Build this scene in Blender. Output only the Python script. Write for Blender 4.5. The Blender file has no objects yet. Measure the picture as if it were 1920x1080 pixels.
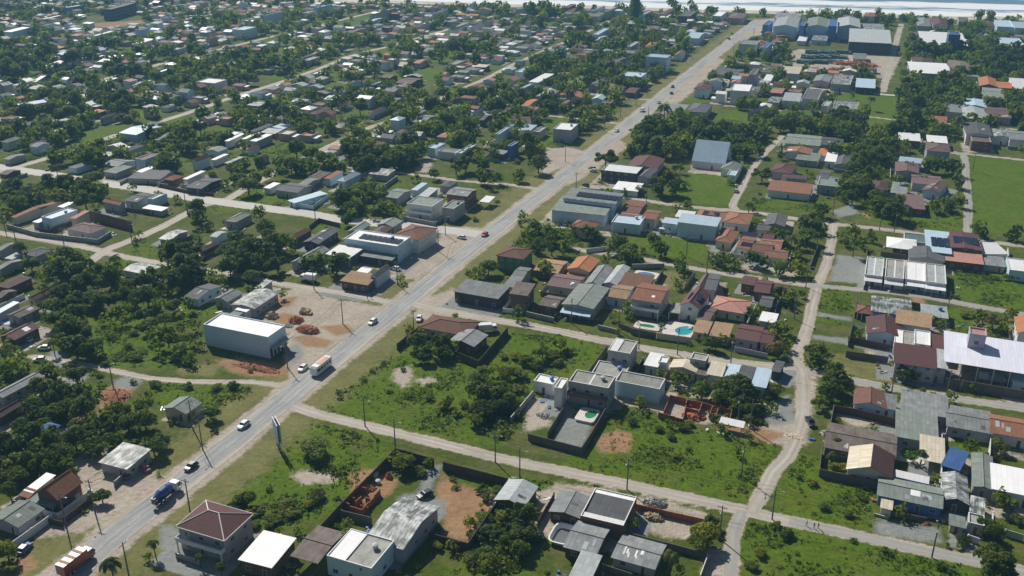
import bpy, math, random
import numpy as np
from mathutils import Vector, Matrix
R = math.radians
rng = random.Random(7)
scene = bpy.context.scene
COL = scene.collection

# ------------------------------------------------------------------ camera, sky, sun, exposure
CAM_H, PITCH, FPX = 140.0, R(23.4), 1800.0
cam_d = bpy.data.cameras.new('camera')
cam_d.sensor_width = 36.0
cam_d.lens = 36.0 * FPX / 1920.0
cam_d.clip_start, cam_d.clip_end = 1.0, 9000.0
cam = bpy.data.objects.new('camera', cam_d)
COL.objects.link(cam)
cam.location = (0, 0, CAM_H)
cam.rotation_euler = (R(90) - PITCH, 0, 0)
scene.camera = cam

SUN_EL, SUN_AZ = R(42), R(-30)          # azimuth measured from the view direction, minus = to the left
world = bpy.data.worlds.new('World')
scene.world = world
world.use_nodes = True
wn = world.node_tree
sky = wn.nodes.new('ShaderNodeTexSky')
sky.sky_type = 'NISHITA'
sky.sun_disc = False
sky.sun_elevation = SUN_EL
sky.sun_rotation = SUN_AZ
wn.links.new(sky.outputs[0], wn.nodes['Background'].inputs[0])
wn.nodes['Background'].inputs[1].default_value = 0.05
sun_d = bpy.data.lights.new('sun', 'SUN')
sun_d.energy = 5.0
sun_d.angle = R(0.5)
sun_d.color = (1.0, 0.95, 0.86)
sun = bpy.data.objects.new('sun', sun_d)
COL.objects.link(sun)
sdir = Vector((math.sin(SUN_AZ) * math.cos(SUN_EL), math.cos(SUN_AZ) * math.cos(SUN_EL), math.sin(SUN_EL)))
sun.rotation_euler = sdir.to_track_quat('Z', 'Y').to_euler()
sun.location = sdir * 400
scene.view_settings.view_transform = 'Standard'
scene.view_settings.look = 'None'
scene.view_settings.exposure = 0.0
scene.view_settings.gamma = 1.0
scene.cycles.volume_bounces = 0
scene.cycles.max_bounces = 6
scene.cycles.diffuse_bounces = 3
scene.cycles.transparent_max_bounces = 4

# ------------------------------------------------------------------ surveying: photo pixel -> ground point
SP, CP = math.sin(PITCH), math.cos(PITCH)
def gp(px, py, z=0.0):
    u, v = (px - 960.0) / FPX, (540.0 - py) / FPX
    t = (CAM_H - z) / max(SP - v * CP, 1e-3)
    return Vector((u * t, (CP + v * SP) * t, z))
def proj(p):
    x, y, z = p[0], p[1], p[2] - CAM_H
    d = y * CP - z * SP
    return 960 + FPX * x / d, 540 - FPX * (y * SP + z * CP) / d, FPX / d      # px, py, pixels per metre
def tp(tile, zx, zy):
    return tile[0] * 480 + zx / 4.0, tile[1] * 270 + zy / 4.0
GRID = math.atan2(0.45, 1.09)            # the main road runs this far to the right of the view
GU = Vector((math.cos(GRID), -math.sin(GRID), 0))     # along the cross streets
GV = Vector((math.sin(GRID), math.cos(GRID), 0))      # along the main road

# ------------------------------------------------------------------ materials
MATS = {}
def nt(name):
    m = bpy.data.materials.new(name); m.use_nodes = True
    t = m.node_tree
    return m, t, t.nodes['Principled BSDF']
def N(t, kind, **kw):
    n = t.nodes.new(kind)
    for k, v in kw.items():
        if k in n.inputs: n.inputs[k].default_value = v
        else: setattr(n, k, v)
    return n
def ramp(t, a, b, ca=(0, 0, 0, 1), cb=(1, 1, 1, 1)):
    r = t.nodes.new('ShaderNodeValToRGB')
    r.color_ramp.elements[0].position = a; r.color_ramp.elements[1].position = b
    r.color_ramp.elements[0].color = ca; r.color_ramp.elements[1].color = cb
    return r
def mixc(t, fac, a, b, blend='MIX'):
    n = t.nodes.new('ShaderNodeMix'); n.data_type = 'RGBA'; n.blend_type = blend
    for sock, v in ((0, fac), (6, a), (7, b)):
        if hasattr(v, 'links'): t.links.new(v, n.inputs[sock])
        else: n.inputs[sock].default_value = (*v, 1) if isinstance(v, tuple) and len(v) == 3 else v
    return n.outputs[2]
def math_(t, op, a, b=None):
    n = t.nodes.new('ShaderNodeMath'); n.operation = op
    for i, v in enumerate((a, b)):
        if v is None: continue
        if hasattr(v, 'links'): t.links.new(v, n.inputs[i])
        else: n.inputs[i].default_value = v
    return n.outputs[0]
def sc(c, k): return tuple(min(1, x * k) for x in c)

def roof_mat(name, c, bw, bh, rough=0.75, wear=0.5, dirt=(0.06, 0.06, 0.055), mortar=0.02):
    va = .05 if name in ('wht', 'lav', 'lblu') else (.12 if bw > .6 else .2)
    m, t, b = nt(name)
    uv = N(t, 'ShaderNodeUVMap')
    oi = N(t, 'ShaderNodeObjectInfo')
    off = N(t, 'ShaderNodeVectorMath', operation='ADD')
    t.links.new(uv.outputs[0], off.inputs[0])
    cmb = N(t, 'ShaderNodeCombineXYZ')
    t.links.new(math_(t, 'MULTIPLY', oi.outputs['Random'], 91.0), cmb.inputs[0])
    t.links.new(cmb.outputs[0], cmb.inputs[1]) if False else None
    t.links.new(cmb.outputs[0], off.inputs[1])
    br = N(t, 'ShaderNodeTexBrick', offset=0.0)
    br.inputs['Color1'].default_value = (*sc(c, 1 - va), 1)
    br.inputs['Color2'].default_value = (*sc(c, 1 + va * .8), 1)
    br.inputs['Mortar'].default_value = (*sc(c, 0.75 if va < .1 else .5), 1)
    br.inputs['Scale'].default_value = 1.0
    br.inputs['Mortar Size'].default_value = mortar
    br.inputs['Brick Width'].default_value = bw
    br.inputs['Row Height'].default_value = bh
    t.links.new(off.outputs[0], br.inputs['Vector'])
    mp = N(t, 'ShaderNodeMapping'); mp.inputs['Scale'].default_value = (1.6, 0.28, 1)
    t.links.new(off.outputs[0], mp.inputs[0])
    n1 = N(t, 'ShaderNodeTexNoise', Scale=1.0, Detail=5.0, Roughness=0.65)
    t.links.new(mp.outputs[0], n1.inputs['Vector'])
    n2 = N(t, 'ShaderNodeTexNoise', Scale=0.33, Detail=4.0, Roughness=0.6)
    t.links.new(off.outputs[0], n2.inputs['Vector'])
    s = math_(t, 'ADD', math_(t, 'MULTIPLY', n1.outputs[0], 0.55), math_(t, 'MULTIPLY', n2.outputs[0], 0.5))
    r = ramp(t, *((.42, .58) if name in ('sil', 'brn') else (.45, .66))); t.links.new(s, r.inputs[0])
    col = mixc(t, math_(t, 'MULTIPLY', r.outputs[0], wear), br.outputs[0], dirt)
    hsv = N(t, 'ShaderNodeHueSaturation')
    t.links.new(math_(t, 'ADD', math_(t, 'MULTIPLY', oi.outputs['Random'], 0.35), 0.82), hsv.inputs['Value'])
    t.links.new(col, hsv.inputs['Color'])
    t.links.new(hsv.outputs[0], b.inputs['Base Color'])
    b.inputs['Roughness'].default_value = rough
    b.inputs['Specular IOR Level'].default_value = 0.35
    wv = N(t, 'ShaderNodeTexWave', Scale=0.9 if bw > 0.6 else 1.2)
    t.links.new(off.outputs[0], wv.inputs['Vector'])
    bp = N(t, 'ShaderNodeBump', Strength=0.25, Distance=0.06)
    t.links.new(wv.outputs['Fac'], bp.inputs['Height'])
    t.links.new(bp.outputs[0], b.inputs['Normal'])
    MATS[name] = m
CG = (0.05, 0.05, 0.045)
for nm, c, bw, bh, ro, we, di in (
    ('fib', (0.25, 0.265, 0.27), 1.1, 2.2, .8, .55, (.10, .105, .10)),
    ('fibd', (0.115, 0.12, 0.13), 1.1, 2.2, .8, .5, (.05, .05, .05)),
    ('fibg', (0.23, 0.27, 0.245), 1.1, 2.2, .8, .5, (.11, .12, .10)),
    ('fibl', (0.42, 0.46, 0.47), 1.1, 2.4, .7, .4, (.2, .2, .2)),
    ('sil', (0.56, 0.58, 0.59), 1.0, 3.0, .55, .95, (.055, .068, .058)),
    ('wht', (0.83, 0.83, 0.84), 1.2, 6.0, .5, .12, (.5, .48, .45)),
    ('lav', (0.66, 0.67, 0.76), 1.0, 5.0, .5, .2, (.5, .5, .56)),
    ('clay', (0.33, 0.15, 0.09), .3, .38, .85, .45, (.13, .07, .05)),
    ('clayo', (0.56, 0.22, 0.09), .3, .38, .8, .3, (.25, .1, .06)),
    ('clayb', (0.20, 0.095, 0.065), .3, .38, .85, .5, (.08, .05, .045)),
    ('pink', (0.50, 0.25, 0.20), .3, .38, .8, .3, (.25, .13, .1)),
    ('mar', (0.125, 0.05, 0.05), .3, .38, .75, .35, (.07, .035, .035)),
    ('mauve', (0.20, 0.125, 0.125), .3, .38, .8, .4, (.09, .06, .06)),
    ('brn', (0.125, 0.09, 0.075), .8, 1.2, .85, .5, (.24, .22, .2)),
    ('tan', (0.40, 0.26, 0.15), .3, .38, .85, .5, (.18, .12, .08)),
    ('conc', (0.36, 0.36, 0.335), 3.0, 3.0, .9, .6, (.15, .15, .14)),
    ('blu', (0.06, 0.14, 0.36), 1.1, 3.0, .5, .3, (.04, .07, .15)),
    ('lblu', (0.46, 0.59, 0.70), 1.0, 4.0, .5, .3, (.3, .36, .4)),
    ('beige', (0.62, 0.55, 0.43), 1.0, 3.0, .7, .35, (.35, .3, .23)),
    ('teal', (0.07, 0.13, 0.13), 1.2, 1.2, .7, .5, (.16, .22, .22)),
    ('solar', (0.012, 0.018, 0.045), 1.0, 1.6, .25, .05, (.03, .03, .05)),
    ('bamb', (0.10, 0.05, 0.045), 1.1, 1.1, .7, .4, (.05, .03, .03)),
): roof_mat(nm, c, bw, bh, ro, we, di, 0.03 if bw > .6 else 0.015)

def wall_mat(name, c, stain=0.35, brick=False, rough=0.9):
    m, t, b = nt(name)
    tc = N(t, 'ShaderNodeTexCoord')
    n = N(t, 'ShaderNodeTexNoise', Scale=0.8, Detail=6.0, Roughness=0.7)
    t.links.new(tc.outputs['Object'], n.inputs['Vector'])
    r = ramp(t, 0.42, 0.75); t.links.new(n.outputs[0], r.inputs[0])
    mp = N(t, 'ShaderNodeMapping'); mp.inputs['Scale'].default_value = (2.2, 2.2, 0.25)
    t.links.new(tc.outputs['Object'], mp.inputs[0])
    n2 = N(t, 'ShaderNodeTexNoise', Scale=1.3, Detail=4.0); t.links.new(mp.outputs[0], n2.inputs['Vector'])
    r2 = ramp(t, 0.5, 0.8); t.links.new(n2.outputs[0], r2.inputs[0])
    base = c
    if brick:
        bt = N(t, 'ShaderNodeTexBrick')
        bt.inputs['Color1'].default_value = (*sc(c, .8), 1); bt.inputs['Color2'].default_value = (*sc(c, 1.25), 1)
        bt.inputs['Mortar'].default_value = (*sc(c, .6), 1); bt.inputs['Scale'].default_value = 1
        bt.inputs['Brick Width'].default_value = .4; bt.inputs['Row Height'].default_value = .2; bt.inputs['Mortar Size'].default_value = .02
        t.links.new(tc.outputs['Object'], bt.inputs['Vector'])
        base = bt.outputs[0]
    col = mixc(t, math_(t, 'MULTIPLY', r.outputs[0], stain), base, sc(c, 0.55))
    col = mixc(t, math_(t, 'MULTIPLY', r2.outputs[0], stain), col, sc(c, 0.6))
    t.links.new(col, b.inputs['Base Color'])
    b.inputs['Roughness'].default_value = rough
    b.inputs['Specular IOR Level'].default_value = 0.3
    MATS[name] = m
for nm, c, st in (('w', (.76, .76, .75), .25), ('g', (.40, .40, .40), .4), ('lb', (.58, .72, .82), .2), ('b', (.09, .21, .50), .25), ('bd', (.04, .09, .22), .3),
                  ('bn', (.17, .105, .08), .4), ('cr', (.62, .55, .43), .3), ('wd', (.12, .08, .06), .4),
                  ('gn', (.13, .25, .12), .3), ('dk', (.07, .07, .08), .3), ('gnl', (.40, .50, .38), .3), ('pk', (.55, .36, .30), .3),
                  ('lv', (.42, .40, .47), .3), ('yw', (.16, .14, .125), .55), ('yg', (.30, .30, .29), .5), ('ywb', (.11, .075, .06), .5)):
    wall_mat('wall_' + nm, c, st)
wall_mat('wall_br', (.36, .135, .075), .35, True)
wall_mat('brickpile', (.46, .17, .09), .4, True)
def plain(name, c, rough=.6, metal=0.0, spec=.5, noise=.25, scale=2.0):
    m, t, b = nt(name)
    tc = N(t, 'ShaderNodeTexCoord')
    n = N(t, 'ShaderNodeTexNoise', Scale=scale, Detail=4.0); t.links.new(tc.outputs['Object'], n.inputs['Vector'])
    r = ramp(t, .35, .75, (*sc(c, 1 - noise), 1), (*sc(c, 1 + noise), 1)); t.links.new(n.outputs[0], r.inputs[0])
    t.links.new(r.outputs[0], b.inputs['Base Color'])
    b.inputs['Roughness'].default_value = rough; b.inputs['Metallic'].default_value = metal
    b.inputs['Specular IOR Level'].default_value = spec
    MATS[name] = m; return m
plain('glass', (.025, .035, .05), .12, 0, .6, .2)
plain('frame', (.55, .55, .54), .6)
plain('trim', (.78, .77, .75), .7, 0, .4, .1)
plain('doorwood', (.15, .085, .05), .6)
plain('metal', (.33, .34, .36), .45, .6)
plain('tank_blue', (.05, .15, .42), .5)
plain('tank_grey', (.42, .43, .44), .6)
plain('pole', (.19, .18, .165), .85, 0, .3, .3, 3)
plain('rubber', (.02, .02, .02), .8)
plain('bark', (.10, .075, .055), .95, 0, .2, .4, 4)
plain('wood', (.38, .29, .18), .85, 0, .3, .35, 3)
plain('soil', (.30, .13, .075), .95, 0, .2, .35, 1.5)
plain('sandheap', (.56, .47, .36), .95, 0, .2, .25, 1.5)
plain('rubble', (.42, .41, .39), .9, 0, .3, .5, 1.8)
plain('deck', (.66, .61, .58), .8, 0, .3, .15)
plain('pool_turq', (.03, .38, .43), .15, 0, .5, .15, .5)
plain('pool_green', (.03, .26, .12), .15, 0, .5, .15, .5)
plain('pool_blue', (.05, .26, .60), .2, 0, .5, .15, .5)
plain('skin', (.32, .18, .12), .7); plain('hair', (.02, .015, .012), .8)
plain('cloth_white', (.65, .65, .67), .9); plain('cloth_dark', (.05, .05, .07), .9); plain('cloth_blue', (.06, .10, .22), .9)
plain('horsehair', (.045, .03, .025), .7)
for nm, c in (('paint_white', (.80, .80, .81)), ('paint_black', (.02, .021, .024)), ('paint_red', (.42, .035, .03)), ('paint_silver', (.45, .46, .48)),
              ('paint_blue', (.06, .12, .30)), ('paint_orange', (.72, .34, .16)), ('paint_brick', (.28, .04, .025)), ('paint_pink', (.55, .15, .17)), ('drum_blue', (.02, .06, .24)), ('paint_grey', (.14, .15, .16))):
    plain(nm, c, .35, 0.0, .5, .06, 1.0)
    MATS[nm].node_tree.nodes['Principled BSDF'].inputs['Coat Weight'].default_value = .4

def leaf_mat(name, c, var=.75):
    m, t, b = nt(name)
    geo = N(t, 'ShaderNodeNewGeometry')
    oi = N(t, 'ShaderNodeObjectInfo')
    tc = N(t, 'ShaderNodeTexCoord')
    n = N(t, 'ShaderNodeTexNoise', Scale=1.1, Detail=3.0); t.links.new(tc.outputs['Object'], n.inputs['Vector'])
    v = math_(t, 'ADD', math_(t, 'MULTIPLY', geo.outputs['Random Per Island'], .55), math_(t, 'MULTIPLY', n.outputs[0], .45))
    r = ramp(t, .15, .85, (*sc(c, .65), 1), (*(min(1, x * k) for x, k in zip(c, (1.75, 1.6, 1.2))), 1))
    t.links.new(v, r.inputs[0])
    hsv = N(t, 'ShaderNodeHueSaturation')
    t.links.new(math_(t, 'ADD', math_(t, 'MULTIPLY', oi.outputs['Random'], var), 1 - var / 2), hsv.inputs['Value'])
    t.links.new(math_(t, 'ADD', math_(t, 'MULTIPLY', oi.outputs['Random'], -.05), .518), hsv.inputs['Hue'])
    t.links.new(r.outputs[0], hsv.inputs['Color'])
    t.links.new(hsv.outputs[0], b.inputs['Base Color'])
    b.inputs['Roughness'].default_value = .6; b.inputs['Specular IOR Level'].default_value = .25
    tr = N(t, 'ShaderNodeBsdfTranslucent')
    mixt = mixc(t, .5, hsv.outputs[0], (.24, .36, .03))
    t.links.new(mixt, tr.inputs[0])
    ms = N(t, 'ShaderNodeMixShader', Fac=.48)
    t.links.new(b.outputs[0], ms.inputs[1]); t.links.new(tr.outputs[0], ms.inputs[2])
    t.links.new(ms.outputs[0], t.nodes['Material Output'].inputs[0])
    MATS[name] = m
leaf_mat('leaf', (.078, .122, .014))
leaf_mat('leaf_dark', (.050, .084, .014))
leaf_mat('leaf_lime', (.15, .19, .015))
leaf_mat('leaf_dry', (.13, .115, .055))
leaf_mat('frond', (.07, .10, .015))
leaf_mat('weed', (.085, .130, .009))
leaf_mat('under', (.070, .112, .010))

def road_mat(name, c, c2, sc_=1.0, tracks=0.06, patch=0.0):
    m, t, b = nt(name)
    geo = N(t, 'ShaderNodeNewGeometry')
    n = N(t, 'ShaderNodeTexNoise', Scale=.09 * sc_, Detail=8.0, Roughness=.65); t.links.new(geo.outputs['Position'], n.inputs['Vector'])
    n2 = N(t, 'ShaderNodeTexNoise', Scale=1.1 * sc_, Detail=4.0, Roughness=.7); t.links.new(geo.outputs['Position'], n2.inputs['Vector'])
    uv = N(t, 'ShaderNodeUVMap')
    mp = N(t, 'ShaderNodeMapping'); mp.inputs['Scale'].default_value = (1.3, .03, 1)
    t.links.new(uv.outputs[0], mp.inputs[0])
    n3 = N(t, 'ShaderNodeTexNoise', Scale=1.0, Detail=4.0); t.links.new(mp.outputs[0], n3.inputs['Vector'])
    f = math_(t, 'ADD', math_(t, 'ADD', math_(t, 'MULTIPLY', n.outputs[0], .4), math_(t, 'MULTIPLY', n2.outputs[0], .25)), math_(t, 'MULTIPLY', n3.outputs[0], .4))
    sx = N(t, 'ShaderNodeSeparateXYZ'); t.links.new(uv.outputs[0], sx.inputs[0])
    wob = math_(t, 'ADD', sx.outputs[0], math_(t, 'MULTIPLY', n.outputs[0], 1.4))
    f = math_(t, 'ADD', f, math_(t, 'MULTIPLY', math_(t, 'SINE', math_(t, 'MULTIPLY', wob, 3.3)), tracks))
    r = ramp(t, .36, .70, (*c, 1), (*c2, 1)); t.links.new(f, r.inputs[0])
    br = N(t, 'ShaderNodeTexBrick'); br.inputs['Scale'].default_value = 1; br.inputs['Brick Width'].default_value = 4.1; br.inputs['Row Height'].default_value = 17.0; br.inputs['Mortar Size'].default_value = 0
    br.inputs['Color1'].default_value = (.86, .86, .86, 1); br.inputs['Color2'].default_value = (1.08, 1.08, 1.06, 1); t.links.new(uv.outputs[0], br.inputs['Vector'])
    col = mixc(t, patch, r.outputs[0], br.outputs[0], 'MULTIPLY')
    if patch:
        ed = math_(t, 'ADD', math_(t, 'ABSOLUTE', math_(t, 'SUBTRACT', sx.outputs[0], 4.0)), math_(t, 'MULTIPLY', math_(t, 'SUBTRACT', n3.outputs[0], .5), 5.0))
        ed = math_(t, 'ADD', ed, math_(t, 'MULTIPLY', math_(t, 'SUBTRACT', n2.outputs[0], .5), 1.6))
        er = ramp(t, .0, 1.0); mr = N(t, 'ShaderNodeMapRange'); mr.inputs[1].default_value = 2.7; mr.inputs[2].default_value = 4.3; t.links.new(ed, mr.inputs[0])
        col = mixc(t, mr.outputs[0], col, (.46, .39, .30))
    t.links.new(col, b.inputs['Base Color'])
    b.inputs['Roughness'].default_value = .8; b.inputs['Specular IOR Level'].default_value = .3
    bp = N(t, 'ShaderNodeBump', Strength=.3, Distance=.08); t.links.new(n2.outputs[0], bp.inputs['Height']); t.links.new(bp.outputs[0], b.inputs['Normal'])
    MATS[name] = m
road_mat('asphalt', (.225, .235, .24), (.42, .42, .41), 1.0, .05, .9)
road_mat('dirt_road', (.29, .255, .21), (.53, .485, .425))
road_mat('pale_road', (.44, .42, .39), (.58, .56, .52))
road_mat('grey_road', (.26, .26, .24), (.40, .38, .34))
plain('paintline', (.62, .60, .55), .8, 0, .3, .35, .8)

# ------------------------------------------------------------------ mesh helpers
class MB:
    """collects polygons and links them as ONE mesh object"""
    def __init__(s): s.v, s.f, s.m, s.uv = [], [], [], []
    def face(s, pts, mi=0, uv=None):
        k = len(s.v); s.v += [tuple(p) for p in pts]
        s.f.append(tuple(range(k, k + len(pts)))); s.m.append(mi)
        s.uv += uv if uv else [(p[0], p[1] + p[2]) for p in pts]
    def box(s, x0, y0, z0, x1, y1, z1, mi=0, skip=''):
        P = lambda a, b, c: (a, b, c)
        F = {'b': [P(x0, y0, z0), P(x0, y1, z0), P(x1, y1, z0), P(x1, y0, z0)], 't': [P(x0, y0, z1), P(x1, y0, z1), P(x1, y1, z1), P(x0, y1, z1)],
             'f': [P(x0, y0, z0), P(x1, y0, z0), P(x1, y0, z1), P(x0, y0, z1)], 'k': [P(x1, y1, z0), P(x0, y1, z0), P(x0, y1, z1), P(x1, y1, z1)],
             'l': [P(x0, y1, z0), P(x0, y0, z0), P(x0, y0, z1), P(x0, y1, z1)], 'r': [P(x1, y0, z0), P(x1, y1, z0), P(x1, y1, z1), P(x1, y0, z1)]}
        for k, q in F.items():
            if k not in skip: s.face(q, mi)
    def slab(s, q, th=.12, mi=0, mi2=None):
        """thin solid: q = 3-4 points of the upper face, first edge is the eave"""
        q = [Vector(p) for p in q]; lo = [p - Vector((0, 0, th)) for p in q]
        e = (q[1] - q[0]); L = e.length or 1; e = e / L
        uv = []
        for p in q:
            d = p - q[0]; u = d.dot(e); uv.append((u, (d - e * u).length))
        s.face(q, mi, uv)
        m2 = mi if mi2 is None else mi2
        s.face(lo[::-1], m2)
        n = len(q)
        for i in range(n):
            s.face([lo[i], lo[(i + 1) % n], q[(i + 1) % n], q[i]], m2)
    def tube(s, pts, rad, n=6, mi=0, cap=True):
        rings = []
        pts = [Vector(p) for p in pts]
        for i, p in enumerate(pts):
            d = (pts[min(i + 1, len(pts) - 1)] - pts[max(i - 1, 0)]).normalized()
            a = d.orthogonal().normalized(); b = d.cross(a)
            r = rad[i] if isinstance(rad, (list, tuple)) else rad
            rings.append([p + (a * math.cos(2 * math.pi * k / n) + b * math.sin(2 * math.pi * k / n)) * r for k in range(n)])
        for i in range(len(rings) - 1):
            for k in range(n):
                s.face([rings[i][k], rings[i][(k + 1) % n], rings[i + 1][(k + 1) % n], rings[i + 1][k]], mi)
        if cap:
            s.face(rings[0][::-1], mi); s.face(rings[-1], mi)
    def mesh(s, name, mats):
        me = bpy.data.meshes.new(name)
        me.from_pydata(s.v, [], s.f)
        for m in mats: me.materials.append(MATS[m])
        if len(mats) > 1: me.polygons.foreach_set('material_index', s.m)
        ul = me.uv_layers.new(name='UVMap')
        ul.data.foreach_set('uv', [c for p in s.uv for c in p])
        me.update()
        return me
    def build(s, name, mats, parent=None, loc=(0, 0, 0), rz=0.0):
        if isinstance(mats, str): mats = [mats]
        return put(name, s.mesh(name, mats), parent, loc, rz)
def put(name, me, parent=None, loc=(0, 0, 0), rz=0.0):
    o = bpy.data.objects.new(name, me); COL.objects.link(o)
    o.parent = parent; o.location = loc; o.rotation_euler = (0, 0, rz)
    return o
def empty(name, loc, rz=0.0):
    o = bpy.data.objects.new(name, None); COL.objects.link(o)
    o.empty_display_size = .5
    o.location = loc; o.rotation_euler = (0, 0, rz); return o
PENDING = []        # things whose label is completed from what they stand beside
def tag(o, label, cat, group=None):
    o['label'] = label; o['category'] = cat
    if 'kind' not in o: o['kind'] = 'thing'
    if group: o['group'] = group
    return o
def tag_near(o, desc, cat, group=None, z=2.0):
    o['category'] = cat; o['kind'] = 'thing'
    if group: o['group'] = group
    p = proj((o.location.x, o.location.y, z))
    PENDING.append((o, desc, p[0], p[1]))
    return o
def structure(o, kind='structure'): o['kind'] = kind; return o
def copy_thing(src, loc, rz=0.0, scale=None):
    r = src.copy(); COL.objects.link(r); r.location = loc; r.rotation_euler = (0, 0, rz)
    if scale: r.scale = scale
    for ch in src.children:
        c = ch.copy(); COL.objects.link(c); c.parent = r
        for g in ch.children:
            d = g.copy(); COL.objects.link(d); d.parent = c
    return r

# ------------------------------------------------------------------ streets
def line_pts(px): return [gp(*p) for p in px]
def smooth_line(P, step=4.0):
    out = []
    for i in range(len(P) - 1):
        p0, p1, p2, p3 = P[max(i - 1, 0)], P[i], P[i + 1], P[min(i + 2, len(P) - 1)]
        n = max(1, int((p2 - p1).length / step))
        for k in range(n):
            t = k / n
            out.append(.5 * ((2 * p1) + (p2 - p0) * t + (2 * p0 - 5 * p1 + 4 * p2 - p3) * t * t + (3 * p1 - p0 - 3 * p2 + p3) * t ** 3))
    out.append(P[-1]); return out
ROADS = []          # (polyline np array, half width, kind)
MAIN = [(95, 1105), (185, 1030), (325, 918), (462, 809), (577, 713), (712, 605), (842, 499), (947, 416), (1048, 338), (1133, 270), (1187, 226), (1283, 148), (1342, 101), (1407, 50), (1426, 37)]
STREETS = [
 ('street', 'dirt_road', 5.6, [(540, 757), (575, 771), (690, 799), (930, 857), (1200, 914), (1400, 958), (1480, 977)]),
 ('street', 'grey_road', 5.4, [(1480, 977), (1600, 1003), (1760, 1038), (1920, 1070), (2060, 1100)]),
 ('street', 'dirt_road', 6.2, [(770, 567), (800, 575), (870, 590), (1000, 612), (1100, 632), (1200, 652), (1300, 668), (1400, 682), (1500, 690)]),
 ('street', 'grey_road', 5.8, [(1500, 690), (1560, 705), (1640, 722), (1780, 745), (1920, 766), (2060, 790)]),
 ('street', 'dirt_road', 5.0, [(1080, 467), (1102, 471), (1197, 485), (1292, 502), (1385, 517), (1440, 524), (1515, 535)]),
 ('street', 'grey_road', 5.0, [(1515, 535), (1590, 541), (1705, 552), (1815, 571), (1920, 590), (2040, 610)]),
 ('street', 'dirt_road', 5.6, [(1150, 367), (1185, 371), (1235, 380), (1305, 389), (1385, 396), (1440, 402), (1490, 410), (1555, 419), (1665, 431), (1740, 441), (1920, 461), (2040, 475)]),
 ('street', 'pale_road', 8.5, [(-90, 300), (60, 322), (205, 345), (275, 355), (350, 369), (425, 380), (480, 388), (580, 401), (642, 412), (705, 418), (792, 426), (860, 434), (905, 440)]),
 ('street', 'dirt_road', 5.4, [(-60, 428), (0, 437), (100, 452), (180, 468), (225, 480), (312, 495), (420, 512), (512, 529), (567, 539), (605, 544), (687, 558), (735, 568)]),
 ('lane', 'dirt_road', 6.5, [(160, 497), (200, 468), (250, 449), (300, 427), (350, 400), (385, 384), (430, 372), (462, 352), (540, 312), (610, 278), (681, 244), (734, 225), (800, 196), (870, 165), (912, 147), (960, 122), (1010, 100), (1055, 81), (1100, 60), (1147, 37)]),
 ('lane', 'dirt_road', 7.4, [(-60, 338), (35, 312), (100, 293), (175, 268), (257, 240), (320, 222), (390, 199), (422, 187), (517, 157), (590, 132), (655, 106), (695, 95), (730, 87), (772, 75), (830, 58), (925, 30)]),
 ('lane', 'dirt_road', 7.0, [(190, 150), (300, 120), (430, 88), (600, 47), (720, 18)]),
 ('lane', 'dirt_road', 4.8, [(1500, 690), (1487, 672), (1506, 640), (1522, 577), (1530, 540), (1550, 495), (1560, 445), (1562, 419)]),
 ('lane', 'dirt_road', 5.0, [(1500, 690), (1507, 740), (1501, 800), (1477, 855), (1450, 885), (1436, 915), (1408, 960)]),
 ('lane', 'grey_road', 4.0, [(1392, 957), (1376, 1000), (1371, 1040), (1366, 1100)]),
 ('lane', 'grey_road', 4.2, [(1775, 284), (1806, 290), (1811, 330), (1815, 380), (1814, 436)]),
 ('lane', 'dirt_road', 4.0, [(1380, 396), (1372, 388), (1391, 352), (1402, 330), (1430, 292), (1470, 252)]),
 ('lane', 'dirt_road', 7.0, [(1655, 172), (1662, 145), (1668, 120), (1680, 80), (1690, 45)]),
 ('lane', 'pale_road', 5.0, [(1500, 163), (1547, 168), (1620, 174), (1690, 180)]),
 ('lane', 'dirt_road', 4.0, [(1320, 110), (1360, 115), (1440, 122), (1560, 130)]),
 ('lane', 'dirt_road', 4.0, [(1110, 177), (1135, 180), (1225, 188)]),
 ('lane', 'dirt_road', 4.0, [(1000, 215), (1060, 220), (1170, 233)]),
 ('lane', 'dirt_road', 4.5, [(900, 265), (985, 274), (1110, 288)]),
 ('lane', 'dirt_road', 4.5, [(640, 312), (782, 328), (855, 338), (960, 347), (1022, 357)]),
 ('lane', 'dirt_road', 4.0, [(1600, 216), (1640, 220), (1690, 226), (1790, 233), (1920, 244)]),
 ('lane', 'dirt_road', 4.5, [(1740, 279), (1780, 285), (1920, 300), (2040, 312)]),
 ('lane', 'dirt_road', 3.2, [(60, 668), (110, 674), (162, 685), (225, 698), (287, 710), (375, 716), (470, 716), (520, 722)]),
 ('lane', 'dirt_road', 3.0, [(868, 842), (905, 850)]),
]
def ribbon(name, mat, width, px, z, rough=.0, loc_name=None):
    P = smooth_line(line_pts(px)); mb = MB(); s = 0; prev = None; r_ = random.Random(len(px) * 31 + int(px[0][0]))
    ja = jb = 0
    for i, p in enumerate(P):
        d = (P[min(i + 1, len(P) - 1)] - P[max(i - 1, 0)]).normalized(); n = Vector((-d.y, d.x, 0))
        ja = .7 * ja + rough * (r_.random() - .5); jb = .7 * jb + rough * (r_.random() - .5)
        a = p + n * (width / 2 + ja); b = p - n * (width / 2 + jb); a.z = b.z = z
        if prev:
            L = (p - P[i - 1]).length
            mb.face([prev[1], b, a, prev[0]], 0, [(width, s), (width, s + L), (0, s + L), (0, s)]); s += L
        prev = (a, b)
    ROADS.append((np.array([(p.x, p.y) for p in P]), width / 2, mat))
    return structure(mb.build(name, mat))
ribbon('main_road', 'asphalt', 8.0, MAIN, .05, .5)
mb = MB()
mp_ = smooth_line(line_pts(MAIN), 2.0)
acc = 0
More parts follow.
